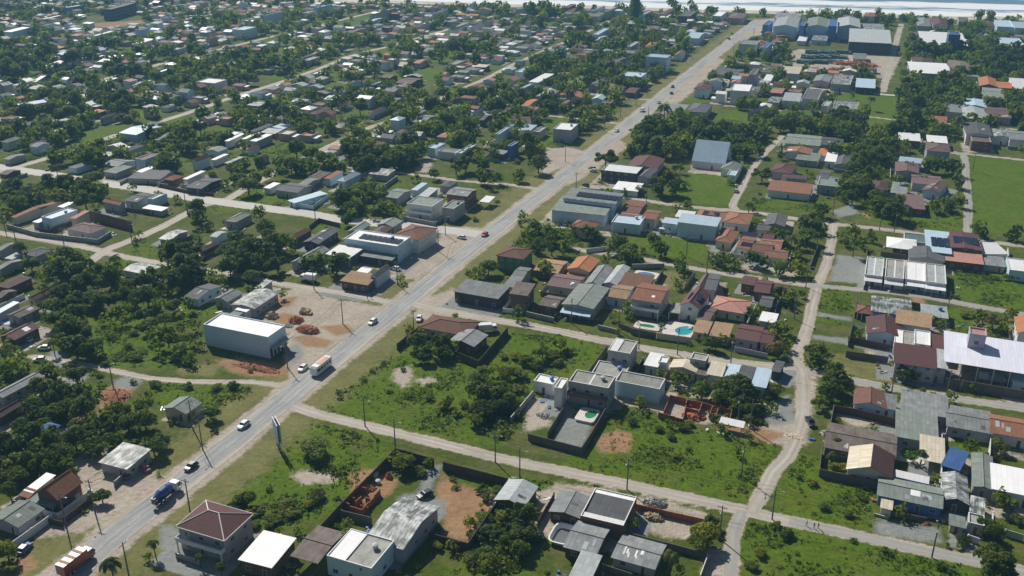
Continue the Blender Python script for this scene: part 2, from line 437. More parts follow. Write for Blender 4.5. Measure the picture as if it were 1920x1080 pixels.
for i in range(len(mp_) - 1):
    a, b = mp_[i], mp_[i + 1]; d = (b - a).normalized(); n = Vector((-d.y, d.x, 0)); acc += (b - a).length
    for off, w, dash in ((0, .06, True), (3.7, .07, False), (-3.7, .07, False)):
        if dash and acc % 12 > 5: continue
        if not dash and rng.random() < .35: continue
        q = [a + n * (off - w), b + n * (off - w), b + n * (off + w), a + n * (off + w)]
        for p in q: p.z = .058
        mb.face(q)
structure(mb.build('road_markings', 'paintline'))
for i, (nm, mat, w, px) in enumerate(STREETS):
    ribbon(nm, mat, w * (.92 if mat == 'pale_road' else .64), px, .012 + .0045 * (i % 8), .55)

# ------------------------------------------------------------------ ground, sand, sea
def seg_dist(X, Y, A, B):
    ax, ay = A; bx, by = B; dx, dy = bx - ax, by - ay; L = dx * dx + dy * dy + 1e-9
    t = np.clip(((X - ax) * dx + (Y - ay) * dy) / L, 0, 1)
    return np.hypot(X - ax - t * dx, Y - ay - t * dy)
def line_dist(X, Y, pl, step=1):
    D = np.full(X.shape, 1e9)
    pl = pl[::step] if len(pl) > 2 * step else pl
    for i in range(len(pl) - 1): D = np.minimum(D, seg_dist(X, Y, pl[i], pl[i + 1]))
    return D
def poly_sd(X, Y, P):
    """positive inside"""
    D = np.full(X.shape, 1e9); ins = np.zeros(X.shape, bool); n = len(P)
    for i in range(n):
        a, b = P[i], P[(i + 1) % n]
        D = np.minimum(D, seg_dist(X, Y, a, b))
        c = ((a[1] > Y) != (b[1] > Y)) & (X < (b[0] - a[0]) * (Y - a[1]) / (b[1] - a[1] + 1e-12) + a[0])
        ins ^= c
    return np.where(ins, D, -D)
PATCH = {
 'dirt': [
  [(1238, 742), (1372, 766), (1370, 788), (1330, 795), (1238, 785)],
  [(515, 552), (560, 540), (640, 562), (700, 572), (735, 575), (700, 612), (645, 655), (590, 690), (548, 715), (530, 690), (538, 640), (530, 610), (488, 602), (500, 570)],
  [(868, 424), (905, 430), (880, 462), (835, 492), (780, 525), (732, 520), (735, 498), (765, 470), (815, 455), (832, 432)],
  [(1408, 812), (1440, 792), (1488, 785), (1496, 740), (1480, 700), (1530, 700), (1524, 770), (1516, 830), (1480, 838), (1440, 832)],
  [(548, 888), (575, 882), (632, 893), (628, 905), (570, 908)], [(742, 692), (770, 682), (775, 705), (755, 730), (735, 715)], [(780, 712), (815, 702), (820, 715), (795, 722)],
  [(800, 560), (850, 540), (870, 552), (850, 575), (900, 590), (800, 600), (770, 592)],
  [(100, 900), (180, 830), (215, 850), (290, 890), (300, 905), (215, 960), (150, 1000), (70, 1010), (60, 985)],
  [(1000, 925), (1050, 905), (1160, 918), (1160, 940), (1010, 990)], [(1160, 925), (1260, 940), (1330, 965), (1320, 1010), (1240, 1010), (1190, 985)],
  [(245, 930), (330, 900), (310, 960), (270, 1000), (230, 1030), (215, 1010)], [(1310, 1030), (1370, 1030), (1380, 1080), (1320, 1080)],
  [(985, 745), (1040, 745), (1030, 800), (985, 810)], [(1000, 290), (1060, 275), (1100, 285), (1080, 300), (1020, 330)],
  [(1470, 100), (1500, 92), (1690, 105), (1670, 150), (1560, 130), (1480, 125)], [(1420, 38), (1470, 32), (1470, 62), (1420, 66), (1390, 78), (1385, 60)],
  [(1105, 300), (1160, 262), (1180, 275), (1100, 330), (1060, 350), (1055, 335)],
  [(1060, 365), (1100, 345), (1160, 352), (1120, 362)], [(1260, 180), (1290, 150), (1340, 108), (1360, 112), (1300, 170), (1260, 205), (1240, 215)],
  [(1750, 850), (1790, 870), (1780, 905), (1740, 880)], [(1380, 480), (1480, 470), (1500, 520), (1395, 510)], [(1560, 770), (1600, 765), (1690, 790), (1600, 800)],
  [(1710, 940), (1730, 920), (1770, 930), (1760, 960)], [(785, 300), (810, 300), (805, 325), (780, 322)],
  [(1620, 655), (1660, 650), (1670, 668), (1630, 668)], [(1330, 300), (1370, 325), (1300, 325)],
 ],
 'red': [
  [(545, 632), (580, 628), (625, 640), (612, 652), (570, 650)], [(600, 612), (650, 608), (668, 622), (630, 630)], [(505, 600), (530, 585), (560, 592), (540, 612)],
  [(832, 885), (850, 905), (908, 920), (935, 932), (884, 1018), (832, 1004), (826, 945), (815, 920)], [(190, 735), (205, 722), (250, 728), (235, 752), (195, 790), (182, 770)],
  [(405, 676), (450, 670), (545, 688), (535, 706), (470, 705), (430, 698)], [(655, 890), (690, 880), (745, 900), (735, 925), (690, 950), (660, 935)],
  [(1110, 820), (1160, 805), (1185, 815), (1180, 848), (1125, 850)], [(1330, 800), (1420, 800), (1480, 815), (1440, 830), (1380, 820)], [(515, 560), (560, 555), (545, 575), (510, 580)],
  [(1600, 500), (1570, 510), (1548, 530), (1560, 500)], [(20, 1060), (50, 1030), (70, 1060), (40, 1080)], [(150, 45), (260, 38), (300, 40), (200, 52)],
  [(1710, 560), (1725, 545), (1740, 575), (1722, 580)], [(1610, 400), (1635, 398), (1630, 412)],
 ],
 'gravel': [
  [(1570, 478), (1622, 482), (1616, 532), (1556, 527)], [(800, 880), (828, 870), (815, 905), (805, 930), (838, 945), (830, 965), (790, 945), (750, 945), (745, 930), (780, 925)],
  [(1533, 585), (1600, 596), (1598, 604), (1535, 592)], [(1520, 626), (1600, 636), (1680, 655), (1670, 665), (1590, 648), (1520, 634)], [(1640, 975), (1760, 990), (1770, 1020), (1640, 1000)],
  [(300, 985), (340, 990), (340, 1040), (300, 1025)], [(1040, 800), (1055, 780), (1115, 790), (1095, 838), (1040, 832)], [(1440, 760), (1480, 740), (1495, 790), (1450, 800), (1430, 785)],
  [(105, 715), (170, 700), (140, 735)], [(215, 712), (240, 706), (268, 712), (255, 728), (210, 726)], [(90, 660), (130, 655), (125, 690), (95, 690)],
  [(1560, 395), (1600, 380), (1610, 400), (1570, 410)], [(535, 655), (560, 640), (570, 665), (545, 690)], [(1200, 600), (1260, 605), (1255, 620), (1210, 615)],
  [(15, 430), (70, 445), (140, 460), (60, 452)], [(740, 495), (765, 470), (790, 490), (745, 525)], [(1010, 430), (1060, 420), (1075, 428), (1030, 415)], [(1330, 465), (1345, 450), (1370, 470), (1340, 500)],
 ],
 'lush': [
  [(765, 640), (860, 640), (960, 622), (1060, 632), (1145, 655), (1100, 700), (1060, 720), (1000, 760), (950, 800), (940, 842), (760, 805), (600, 770), (620, 745), (690, 700)],
  [(1140, 765), (1200, 770), (1300, 800), (1400, 825), (1450, 835), (1470, 845), (1430, 890), (1400, 945), (1200, 905), (1050, 868), (1070, 850), (1110, 840)],
  [(1500, 850), (1540, 860), (1560, 895), (1640, 905), (1640, 995), (1560, 985), (1450, 962), (1455, 920), (1475, 880)],
  [(560, 790), (620, 795), (740, 825), (730, 850), (690, 890), (640, 945), (600, 975), (560, 985), (480, 1000), (430, 935), (470, 900), (520, 870)],
  [(830, 885), (860, 872), (960, 890), (945, 930), (900, 928), (860, 905)], [(960, 890), (1060, 905), (1010, 940), (1000, 1000), (1030, 1010), (1000, 1080), (830, 1080), (900, 1015), (940, 960)],
  [(1400, 975), (1480, 985), (1700, 1030), (1820, 1060), (1830, 1090), (1380, 1090), (1385, 1010)],
  [(1818, 292), (1930, 300), (1930, 445), (1860, 435), (1822, 430)], [(1275, 335), (1300, 325), (1385, 335), (1370, 385), (1290, 382), (1265, 360)],
  [(1140, 432), (1180, 430), (1330, 455), (1320, 490), (1240, 480), (1150, 455)], [(1535, 535), (1600, 545), (1600, 590), (1530, 578)], [(1530, 590), (1590, 600), (1580, 610), (1528, 604)],
  [(1785, 505), (1920, 520), (1920, 585), (1790, 560)], [(1775, 575), (1830, 585), (1820, 640), (1780, 625)], [(1555, 172), (1600, 175), (1688, 183), (1684, 222), (1620, 215), (1560, 200)], [(1620, 222), (1658, 228), (1655, 262), (1615, 265)],
  [(165, 235), (235, 232), (245, 245), (190, 265), (110, 295), (130, 275)], [(245, 200), (310, 200), (320, 212), (250, 222)], [(75, 440), (130, 448), (180, 462), (175, 466), (80, 452)], [(225, 470), (270, 450), (300, 470), (310, 490), (240, 478)],
  [(170, 500), (230, 485), (260, 498), (230, 510)], [(100, 460), (150, 466), (180, 478), (130, 490), (100, 482)], [(440, 360), (480, 355), (550, 370), (550, 388), (480, 385), (435, 372)], [(390, 385), (470, 392), (470, 400), (400, 398)],
  [(580, 420), (625, 418), (610, 435), (580, 432)], [(725, 345), (745, 330), (760, 335), (755, 350), (725, 355)], [(160, 585), (250, 575), (300, 600), (350, 640), (330, 690), (250, 690), (190, 670), (170, 620)], [(130, 660), (250, 650), (330, 665), (330, 690), (220, 690)],
  [(270, 715), (480, 722), (470, 745), (400, 770), (350, 775), (300, 770)], [(140, 845), (190, 840), (180, 860), (140, 865)], [(330, 565), (420, 570), (410, 590), (350, 600)], [(605, 545), (690, 552), (680, 560), (620, 552)],
  [(985, 258), (1080, 255), (1100, 270), (1000, 275)], [(1000, 225), (1060, 222), (1090, 240), (1040, 250)], [(1260, 118), (1290, 115), (1290, 130), (1270, 138)], [(1360, 113), (1450, 112), (1460, 122), (1370, 120)],
  [(700, 95), (730, 92), (770, 105), (740, 110), (700, 105)], [(770, 130), (830, 128), (840, 150), (770, 148)], [(1280, 185), (1320, 180), (1330, 190), (1300, 195)], [(1320, 210), (1400, 215), (1440, 225), (1350, 230)],
  [(1640, 370), (1700, 390), (1810, 395), (1800, 435), (1690, 425), (1600, 410)], [(1400, 370), (1560, 375), (1560, 400), (1420, 395)], [(1690, 205), (1640, 200), (1690, 250)], [(760, 265), (830, 260), (830, 280), (750, 275)],
  [(1785, 815), (1855, 825), (1850, 850), (1790, 848)], [(1570, 775), (1620, 780), (1680, 800), (1580, 798)], [(1350, 205), (1680, 215), (1690, 230), (1400, 232)],
 ],
 'dry': [
  [(575, 572), (625, 562), (680, 575), (690, 596), (640, 612), (585, 600)],
  [(1540, 660), (1600, 665), (1680, 690), (1670, 720), (1560, 695)], [(1825, 580), (1900, 600), (1910, 640), (1830, 630)], [(500, 545), (560, 545), (640, 565), (690, 580), (640, 610), (560, 600)],
  [(330, 690), (420, 680), (400, 705), (340, 705)], [(1235, 510), (1280, 505), (1290, 540), (1240, 545)], [(1200, 940), (1330, 970), (1310, 1010), (1220, 1000)],
 ],
}
# small bright clearings among the far blocks
_cr = random.Random(9)
for _ in range(46):
    px, py = _cr.uniform(0, 1150), 20 + 280 * _cr.random() ** 1.4
    if py > 330 - .24 * px + 120 or px > 1560 - 1.25 * py: continue
    c, a, b_ = gp(px, py), _cr.uniform(9, 20), _cr.uniform(7, 15)
    PATCH['lush'].append([proj(c + GU * i * a + GV * j * b_)[:2] for i, j in ((-1, -1), (1, -1), (1, 1), (-1, 1))])
ys = [40.0]
while ys[-1] < 2500: ys.append(ys[-1] + (1.15 if ys[-1] < 330 else 1.15 + (ys[-1] - 330) * .006))
xs = [0.0]
while xs[-1] < 1700: xs.append(xs[-1] + (1.25 if xs[-1] < 210 else 1.25 + (xs[-1] - 210) * .012))
xs = np.array([-x for x in xs[:0:-1]] + xs); ys = np.array(ys)
GX, GY = np.meshgrid(xs, ys)
nx, ny = len(xs), len(ys)
def blur_mask(sd, w): return np.clip(.5 + sd / (2 * w), 0, 1)
masks = {}
for k, L in PATCH.items():
    M = np.zeros(GX.shape)
    for P in L:
        W = np.array([(gp(*p).x, gp(*p).y) for p in P])
        x0, y0 = W.min(0) - 12; x1, y1 = W.max(0) + 12
        iy = slice(*np.searchsorted(ys, (y0, y1))); ix = slice(*np.searchsorted(xs, (x0, x1)))
        if GX[iy, ix].size == 0: continue
        sd = poly_sd(GX[iy, ix], GY[iy, ix], W)
        M[iy, ix] = np.maximum(M[iy, ix], blur_mask(sd, 4.0))
    masks[k] = M
dm = line_dist(GX, GY, ROADS[0][0], 4)
masks['dirt'] = np.maximum(masks['dirt'], np.clip(1.0 - np.maximum(dm - 4.0, 0) / 4.6, 0, 1) * .9)
masks['dry'] = np.maximum(masks['dry'], np.clip(1.0 - np.maximum(dm - 4.0, 0) / 24.0, 0, 1))
for pl, hw, mat in ROADS[1:]:
    x0, y0 = pl.min(0) - 16; x1, y1 = pl.max(0) + 16
    iy = slice(*np.searchsorted(ys, (y0, y1))); ix = slice(*np.searchsorted(xs, (x0, x1)))
    if GX[iy, ix].size == 0: continue
    d = line_dist(GX[iy, ix], GY[iy, ix], pl, 2)
    masks['dirt'][iy, ix] = np.maximum(masks['dirt'][iy, ix], np.clip(.80 - np.maximum(d - hw, 0) / 1.7, 0, 1))
    masks['dry'][iy, ix] = np.maximum(masks['dry'][iy, ix], np.clip(.58 - np.maximum(d - hw, 0) / 4.0, 0, 1))
def mask_at(k, x, y):
    i = min(max(int(np.searchsorted(ys, y)), 0), ny - 1); j = min(max(int(np.searchsorted(xs, x)), 0), nx - 1)
    return masks[k][i, j]

gv = np.zeros((nx * ny, 3)); gv[:, 0] = GX.ravel(); gv[:, 1] = GY.ravel()
idx = np.arange(nx * ny).reshape(ny, nx)
gf = np.stack([idx[:-1, :-1], idx[:-1, 1:], idx[1:, 1:], idx[1:, :-1]], -1).reshape(-1, 4)
me = bpy.data.meshes.new('ground')
me.vertices.add(len(gv)); me.vertices.foreach_set('co', gv.ravel())
me.loops.add(gf.size); me.loops.foreach_set('vertex_index', gf.ravel().astype(np.int32))
me.polygons.add(len(gf)); me.polygons.foreach_set('loop_start', np.arange(0, gf.size, 4, dtype=np.int32))
me.update(calc_edges=True)
ground_mesh = me
m, t, b = nt('ground')
geo = N(t, 'ShaderNodeNewGeometry')
def gn(scale, detail=5.0, rough=.6):
    n = N(t, 'ShaderNodeTexNoise', Scale=scale, Detail=detail, Roughness=rough); t.links.new(geo.outputs['Position'], n.inputs['Vector']); return n.outputs[0]
nA, nB, nC, nD = gn(.018, 3), gn(.11, 6, .65), gn(.75, 5, .7), gn(3.0, 3)
aA = N(t, 'ShaderNodeAttribute', attribute_name='cover_a'); aB = N(t, 'ShaderNodeAttribute', attribute_name='cover_b')
sA = N(t, 'ShaderNodeSeparateColor'); t.links.new(aA.outputs['Color'], sA.inputs[0])
sB = N(t, 'ShaderNodeSeparateColor'); t.links.new(aB.outputs['Color'], sB.inputs[0])
edge = math_(t, 'SUBTRACT', math_(t, 'ADD', math_(t, 'MULTIPLY', nB, .75), math_(t, 'MULTIPLY', nC, .5)), .62)
def fac(sock, k=1.0, lo=.4, hi=.62):
    v = math_(t, 'ADD', sock, math_(t, 'MULTIPLY', edge, k))
    r = ramp(t, lo, hi); t.links.new(v, r.inputs[0]); return r.outputs[0]
tex = math_(t, 'ADD', math_(t, 'MULTIPLY', nB, .4), math_(t, 'ADD', math_(t, 'MULTIPLY', nC, .45), math_(t, 'MULTIPLY', nD, .2)))
def tone(c0, c1, lo=.36, hi=.68):
    r = ramp(t, lo, hi, (*c0, 1), (*c1, 1)); t.links.new(tex, r.inputs[0]); return r.outputs[0]
yard = ramp(t, .50, .68); t.links.new(math_(t, 'ADD', math_(t, 'MULTIPLY', nB, .65), math_(t, 'MULTIPLY', nA, .4)), yard.inputs[0])
base = mixc(t, yard.outputs[0], tone((.042, .066, .007), (.112, .145, .016)), tone((.095, .095, .036), (.19, .165, .085)))
col = mixc(t, fac(sB.outputs[0], .5), base, tone((.046, .086, .004), (.130, .200, .008), .36, .66))
oliv = ramp(t, .50, .68); t.links.new(nB, oliv.inputs[0])
tus = ramp(t, .50, .66); t.links.new(math_(t, 'ADD', math_(t, 'MULTIPLY', gn(.42, 6, .7), .7), math_(t, 'MULTIPLY', nB, .35)), tus.inputs[0])
col = mixc(t, math_(t, 'MULTIPLY', tus.outputs[0], .55), col, (.030, .052, .006))  # dark mottle: tussock shading and uneven grass tone put into the colour
col = mixc(t, math_(t, 'MULTIPLY', oliv.outputs[0], .45), col, (.135, .145, .018))
brn = ramp(t, .56, .70); t.links.new(math_(t, 'ADD', math_(t, 'MULTIPLY', nB, .55), math_(t, 'MULTIPLY', gn(.045, 4), .5)), brn.inputs[0])
col = mixc(t, math_(t, 'MULTIPLY', brn.outputs[0], .6), col, (.115, .098, .036))
col = mixc(t, math_(t, 'MULTIPLY', fac(sB.outputs[1], .6), .9), col, tone((.105, .112, .030), (.255, .235, .100)))
col = mixc(t, fac(sA.outputs[0], .9), col, tone((.25, .205, .155), (.52, .46, .39), .34, .66))
col = mixc(t, fac(sA.outputs[1], .45), col, tone((.21, .115, .06), (.40, .255, .145), .34, .66))
col = mixc(t, fac(sA.outputs[2], .5), col, tone((.19, .205, .20), (.31, .32, .305)))
t.links.new(col, b.inputs['Base Color'])
b.inputs['Roughness'].default_value = .95; b.inputs['Specular IOR Level'].default_value = .15
bp = N(t, 'ShaderNodeBump', Strength=.8, Distance=.45)
t.links.new(math_(t, 'ADD', nC, math_(t, 'MULTIPLY', nB, .8)), bp.inputs['Height']); t.links.new(bp.outputs[0], b.inputs['Normal'])
MATS['ground'] = m
me.materials.append(m)
structure(put('ground', me))

# the shore: world line through two photographed points of the beach
S0, S1 = gp(700, 3), gp(1920, 36)
sd_ = (S1 - S0).normalized(); sn_ = Vector((-sd_.y, sd_.x, 0))
if sn_.y < 0: sn_ = -sn_
def shore(u, v, z): p = S0 + sd_ * u + sn_ * v; return Vector((p.x, p.y, z))
m, t, b = nt('beach')
geo = N(t, 'ShaderNodeNewGeometry'); n = N(t, 'ShaderNodeTexNoise', Scale=.08, Detail=5.0); t.links.new(geo.outputs['Position'], n.inputs['Vector'])
r = ramp(t, .35, .7, (.42, .38, .32, 1), (.60, .55, .47, 1)); t.links.new(n.outputs[0], r.inputs[0]); t.links.new(r.outputs[0], b.inputs['Base Color']); b.inputs['Roughness'].default_value = .9
MATS['beach'] = m
mb = MB(); edge_pts = []
for i in range(-60, 61):
    u = i * 25.0; j = 4 * math.sin(i * .7) + 3 * math.sin(i * 1.9)
    edge_pts.append((u, j))
for (u0, j0), (u1, j1) in zip(edge_pts, edge_pts[1:]):
    mb.face([shore(u0, -14 + j0, .03), shore(u1, -14 + j1, .03), shore(u1, 60, .03), shore(u0, 60, .03)])
structure(mb.build('beach', 'beach'))
m, t, b = nt('sea')
uv = N(t, 'ShaderNodeUVMap')
sx = N(t, 'ShaderNodeSeparateXYZ'); t.links.new(uv.outputs[0], sx.inputs[0])
mpv = N(t, 'ShaderNodeMapping'); mpv.inputs['Scale'].default_value = (.006, .02, 1); t.links.new(uv.outputs[0], mpv.inputs[0])
wn_ = N(t, 'ShaderNodeTexNoise', Scale=1.0, Detail=6.0, Roughness=.65); t.links.new(mpv.outputs[0], wn_.inputs['Vector'])
fine = N(t, 'ShaderNodeMapping'); fine.inputs['Scale'].default_value = (.03, .12, 1); t.links.new(uv.outputs[0], fine.inputs[0])
fn = N(t, 'ShaderNodeTexNoise', Scale=1.0, Detail=6.0, Roughness=.7); t.links.new(fine.outputs[0], fn.inputs['Vector'])
dist = math_(t, 'ADD', sx.outputs[1], math_(t, 'MULTIPLY', math_(t, 'SUBTRACT', wn_.outputs[0], .5), 90.0))
ln = math_(t, 'SINE', math_(t, 'MULTIPLY', dist, .075))
near = N(t, 'ShaderNodeMapRange'); near.inputs[1].default_value = 20; near.inputs[2].default_value = 300; near.inputs[3].default_value = 1.15; near.inputs[4].default_value = -.75
t.links.new(dist, near.inputs[0])
fo = math_(t, 'ADD', math_(t, 'ADD', math_(t, 'MULTIPLY', ln, .45), near.outputs[0]), math_(t, 'MULTIPLY', math_(t, 'SUBTRACT', fn.outputs[0], .5), 1.6))
fr = ramp(t, .30, .75); t.links.new(fo, fr.inputs[0])
wcol = ramp(t, .3, .7, (.09, .19, .28, 1), (.17, .30, .40, 1)); t.links.new(fn.outputs[0], wcol.inputs[0])
t.links.new(mixc(t, fr.outputs[0], wcol.outputs[0], (.80, .82, .84)), b.inputs['Base Color'])
t.links.new(math_(t, 'ADD', math_(t, 'MULTIPLY', fr.outputs[0], .5), .35), b.inputs['Roughness'])
bp = N(t, 'ShaderNodeBump', Strength=.5, Distance=1.0); t.links.new(fn.outputs[0], bp.inputs['Height']); t.links.new(bp.outputs[0], b.inputs['Normal'])
MATS['sea'] = m
mb = MB()
for (u0, j0), (u1, j1) in zip(edge_pts, edge_pts[1:]):
    q = [(u0, 12 + j0), (u1, 12 + j1), (u1, 1500), (u0, 1500)]
    mb.face([shore(a, c, .06) for a, c in q], 0, q)
structure(mb.build('sea', 'sea'))

# ------------------------------------------------------------------ houses
FOOT = []           # (cx, cy, ux, uy, hw, hd) of everything built, so that plants keep off
def blocked(x, y, r=1.0):
    for cx, cy, ux, uy, hw, hd in FOOT:
        dx, dy = x - cx, y - cy
        if abs(dx) > hw + hd + r or abs(dy) > hw + hd + r: continue
        if abs(dx * ux + dy * uy) < hw + r and abs(-dx * uy + dy * ux) < hd + r: return True
    return False
def on_road(x, y, r=1.0):
    for pl, hw, mat in ROADS:
        if (np.hypot(pl[:, 0] - x, pl[:, 1] - y) < hw + r).any(): return True
    return False
def rect3(tile, ax, ay, bx, by, cx, cy, h, free=False):
    A, B, C = (gp(*tp(tile, *p), h) for p in ((ax, ay), (bx, by), (cx, cy)))
    a = math.atan2(B.y - A.y, B.x - A.x)
    g = -GRID
    k = round((a - g) / (math.pi / 2)); d = a - g - k * math.pi / 2
    if not free: a = g + k * math.pi / 2 + d * (.25 if abs(d) < R(22) else .6)
    u = Vector((math.cos(a), math.sin(a), 0)); v = Vector((-u.y, u.x, 0))
    diag = C - A
    w, dd = diag.dot(u), diag.dot(v)
    w = min(max(abs(w), 2.2), 70); dd = min(max(abs(dd), 2.0), 60)
    c = (A + C) / 2; c.z = 0
    return c, a, w, dd
WIN = {}
def window_mesh(w, h):
    k = (w, h)
    if k not in WIN:
        mb = MB(); x, z = w / 2, h / 2; f = .09
        mb.box(-x, -.05, -z, -x + f, .05, z, 0); mb.box(x - f, -.05, -z, x, .05, z, 0)
        mb.box(-x + f, -.05, z - f, x - f, .05, z, 0); mb.box(-x - .06, -.09, -z - .06, x + .06, .05, -z + .03, 0)
        mb.box(-.03, -.045, -z + .03, .03, .04, z - f, 0)
        pane = MB(); pane.box(-x + f, -.015, -z + .03, x - f, .03, z - f, 0)
        WIN[k] = (mb.mesh('window', ['frame']), pane.mesh('pane', ['glass']))
    return WIN[k]
_door = MB(); _door.box(-.45, -.04, 0, .45, .05, 2.1, 0); _door.box(-.52, -.06, 0, -.45, .05, 2.17, 1); _door.box(.45, -.06, 0, .52, .05, 2.17, 1); _door.box(-.45, -.06, 2.1, .45, .05, 2.17, 1)
DOOR = _door.mesh('door', ['doorwood', 'trim'])
_tk = MB()
for k in range(14):
    a0, a1 = 2 * math.pi * k / 14, 2 * math.pi * (k + 1) / 14
    c0, s0, c1, s1 = math.cos(a0), math.sin(a0), math.cos(a1), math.sin(a1)
    for r0, z0, r1, z1 in ((.55, 0, .72, .9), (.76, .9, .76, .98), (.76, .98, .25, 1.15)):
        _tk.face([(c0 * r0, s0 * r0, z0), (c1 * r0, s1 * r0, z0), (c1 * r1, s1 * r1, z1), (c0 * r1, s0 * r1, z1)])
    _tk.face([(0, 0, 1.15), (c0 * .25, s0 * .25, 1.15), (c1 * .25, s1 * .25, 1.15)])
TANK = {k: _tk.mesh('water_tank', [k]) for k in ('tank_blue', 'tank_grey')}
def house_parts(root, w, d, h, typ, rise, roof, wall, opt, det, seed):
    r_ = random.Random(seed)
    W = MB(); x, y = w / 2, d / 2; o = .45 if det else .3
    if typ == 'f': o = 0
    posts = 'posts' in opt
    wm = 'wall_' + wall
    top = h + (.55 if typ == 'f' else 0)
    if not posts:
        if typ == 'f' and w > 1 and d > 1:
            W.box(-x, -y, 0, x, y, top, 0, 'tb')
            ti = .22
            for q in ([(-x, -y), (x, -y), (x - ti, -y + ti), (-x + ti, -y + ti)], [(x, -y), (x, y), (x - ti, y - ti), (x - ti, -y + ti)],
                      [(x, y), (-x, y), (-x + ti, y - ti), (x - ti, y - ti)], [(-x, y), (-x, -y), (-x + ti, -y + ti), (-x + ti, y - ti)]):
                W.face([(a, b, top) for a, b in q], 1)
            for (a, b), (c, e) in (((-x + ti, -y + ti), (x - ti, -y + ti)), ((x - ti, -y + ti), (x - ti, y - ti)), ((x - ti, y - ti), (-x + ti, y - ti)), ((-x + ti, y - ti), (-x + ti, -y + ti))):
                W.face([(c, e, h - .1), (a, b, h - .1), (a, b, top), (c, e, top)], 0)
        elif typ == 's':
            z2 = h + rise - .04; z1 = h - .04
            W.face([(-x, -y, 0), (x, -y, 0), (x, -y, z1), (-x, -y, z1)]); W.face([(x, y, 0), (-x, y, 0), (-x, y, z2), (x, y, z2)])
            W.face([(x, -y, 0), (x, y, 0), (x, y, z2), (x, -y, z1)]); W.face([(-x, y, 0), (-x, -y, 0), (-x, -y, z1), (-x, y, z2)])
        else:
            W.box(-x, -y, 0, x, y, h - .02, 0, 'tb')
            if typ == 'u':
                for s in (-1, 1): W.face([(s * x, -y * s, h - .02), (s * x, y * s, h - .02), (s * x, 0, h + rise - .08)])
            if typ == 'v':
                for s in (-1, 1): W.face([(x * -s * -1, s * y, h - .02), (-x * s, s * y, h - .02), (0, s * y, h + rise - .08)])
    else:
        nxp = max(2, int(w / 4) + 1)
        for i in range(nxp):
            for yy in (-y + .15, y - .15):
                px = -x + .15 + (w - .3) * i / (nxp - 1)
                W.box(px - .12, yy - .12, 0, px + .12, yy + .12, h + (rise if (typ == 's' and yy > 0) else 0) - .12, 0)
        if 'back' in opt: W.box(-x + .4, y - .42, 0, x - .4, y - .28, h - .2, 0)
    W.build('wall' if not posts else 'post_frame', [wm, 'trim'] if typ == 'f' and not posts else [wm], root)
    if typ == 'f' and not posts:
        Rf = MB(); q = [(-x + .22, -y + .22, h), (x - .22, -y + .22, h + .0), (x - .22, y - .22, h + .25), (-x + .22, y - .22, h + .25)]
        Rf.slab(q, .1); Rf.build('roof', [roof], root)
    else:
        Rf = MB(); k = rise
        if typ in 's':
            sl = o * k / d
            Rf.slab([(-x - o, -y - o, h - sl), (x + o, -y - o, h - sl), (x + o, y + o, h + k + sl), (-x - o, y + o, h + k + sl)], .12)
        elif typ == 'f':
            Rf.slab([(-x, -y, h), (x, -y, h), (x, y, h), (-x, y, h)], .3)
        elif typ == 'u':
            e = h - o * k / y
            Rf.slab([(-x - o, -y - o, e), (x + o, -y - o, e), (x + o, 0, h + k), (-x - o, 0, h + k)])
            Rf.slab([(x + o, y + o, e), (-x - o, y + o, e), (-x - o, 0, h + k + .004), (x + o, 0, h + k + .004)])
        elif typ == 'v':
            e = h - o * k / x
            q = [(-x - o, y + o, e), (-x - o, -y - o, e), (0, -y - o, h + k), (0, y + o, h + k)]
            if 'lroof' in opt: S = MB(); S.slab(q); S.build('roof', [opt['lroof']], root)
            else: Rf.slab(q)
            Rf.slab([(x + o, -y - o, e), (x + o, y + o, e), (0, y + o, h + k + .004), (0, -y - o, h + k + .004)])
        elif typ == 'h':
            X, Y = x + o, y + o; e = h - .12
            if w >= d:
                rl = max(x - y, .4)
                a, b_ = (-rl, 0, h + k), (rl, 0, h + k)
                Rf.slab([(-X, -Y, e), (X, -Y, e), b_, a]); Rf.slab([(X, Y, e), (-X, Y, e), a, b_]); Rf.slab([(X, -Y, e), (X, Y, e), b_]); Rf.slab([(-X, Y, e), (-X, -Y, e), a])
            else:
                rl = max(y - x, .4)
                a, b_ = (0, -rl, h + k), (0, rl, h + k)
                Rf.slab([(X, -Y, e), (X, Y, e), b_, a]); Rf.slab([(-X, Y, e), (-X, -Y, e), a, b_]); Rf.slab([(-X, -Y, e), (X, -Y, e), a]); Rf.slab([(X, Y, e), (-X, Y, e), b_])
        ro = Rf.build('roof', [roof], root)
        if det and typ in 'uvh' and roof in ('clay', 'clayo', 'clayb', 'mar', 'mauve', 'pink', 'tan', 'fib', 'fibd', 'fibg', 'brn'):
            T = MB(); zr = h + k + .03
            if typ == 'u': T.tube([(-x - o, 0, zr), (x + o, 0, zr)], .13, 6)
            elif typ == 'v': T.tube([(0, -y - o, zr), (0, y + o, zr)], .13, 6)
            else:
                X, Y, e = x + o, y + o, h - .08
                rl = max(x - y, .4) if w >= d else max(y - x, .4)
                P0, P1 = ((-rl, 0, zr), (rl, 0, zr)) if w >= d else ((0, -rl, zr), (0, rl, zr))
                T.tube([P0, P1], .13, 6)
                for sx_ in (-1, 1):
                    for sy_ in (-1, 1):
                        T.tube([(sx_ * X, sy_ * Y, e), (P1 if (sx_ > 0 if w >= d else sy_ > 0) else P0)], .12, 5)
            T.build('ridge_cap', ['trim' if 'fascia' in opt else roof], ro)
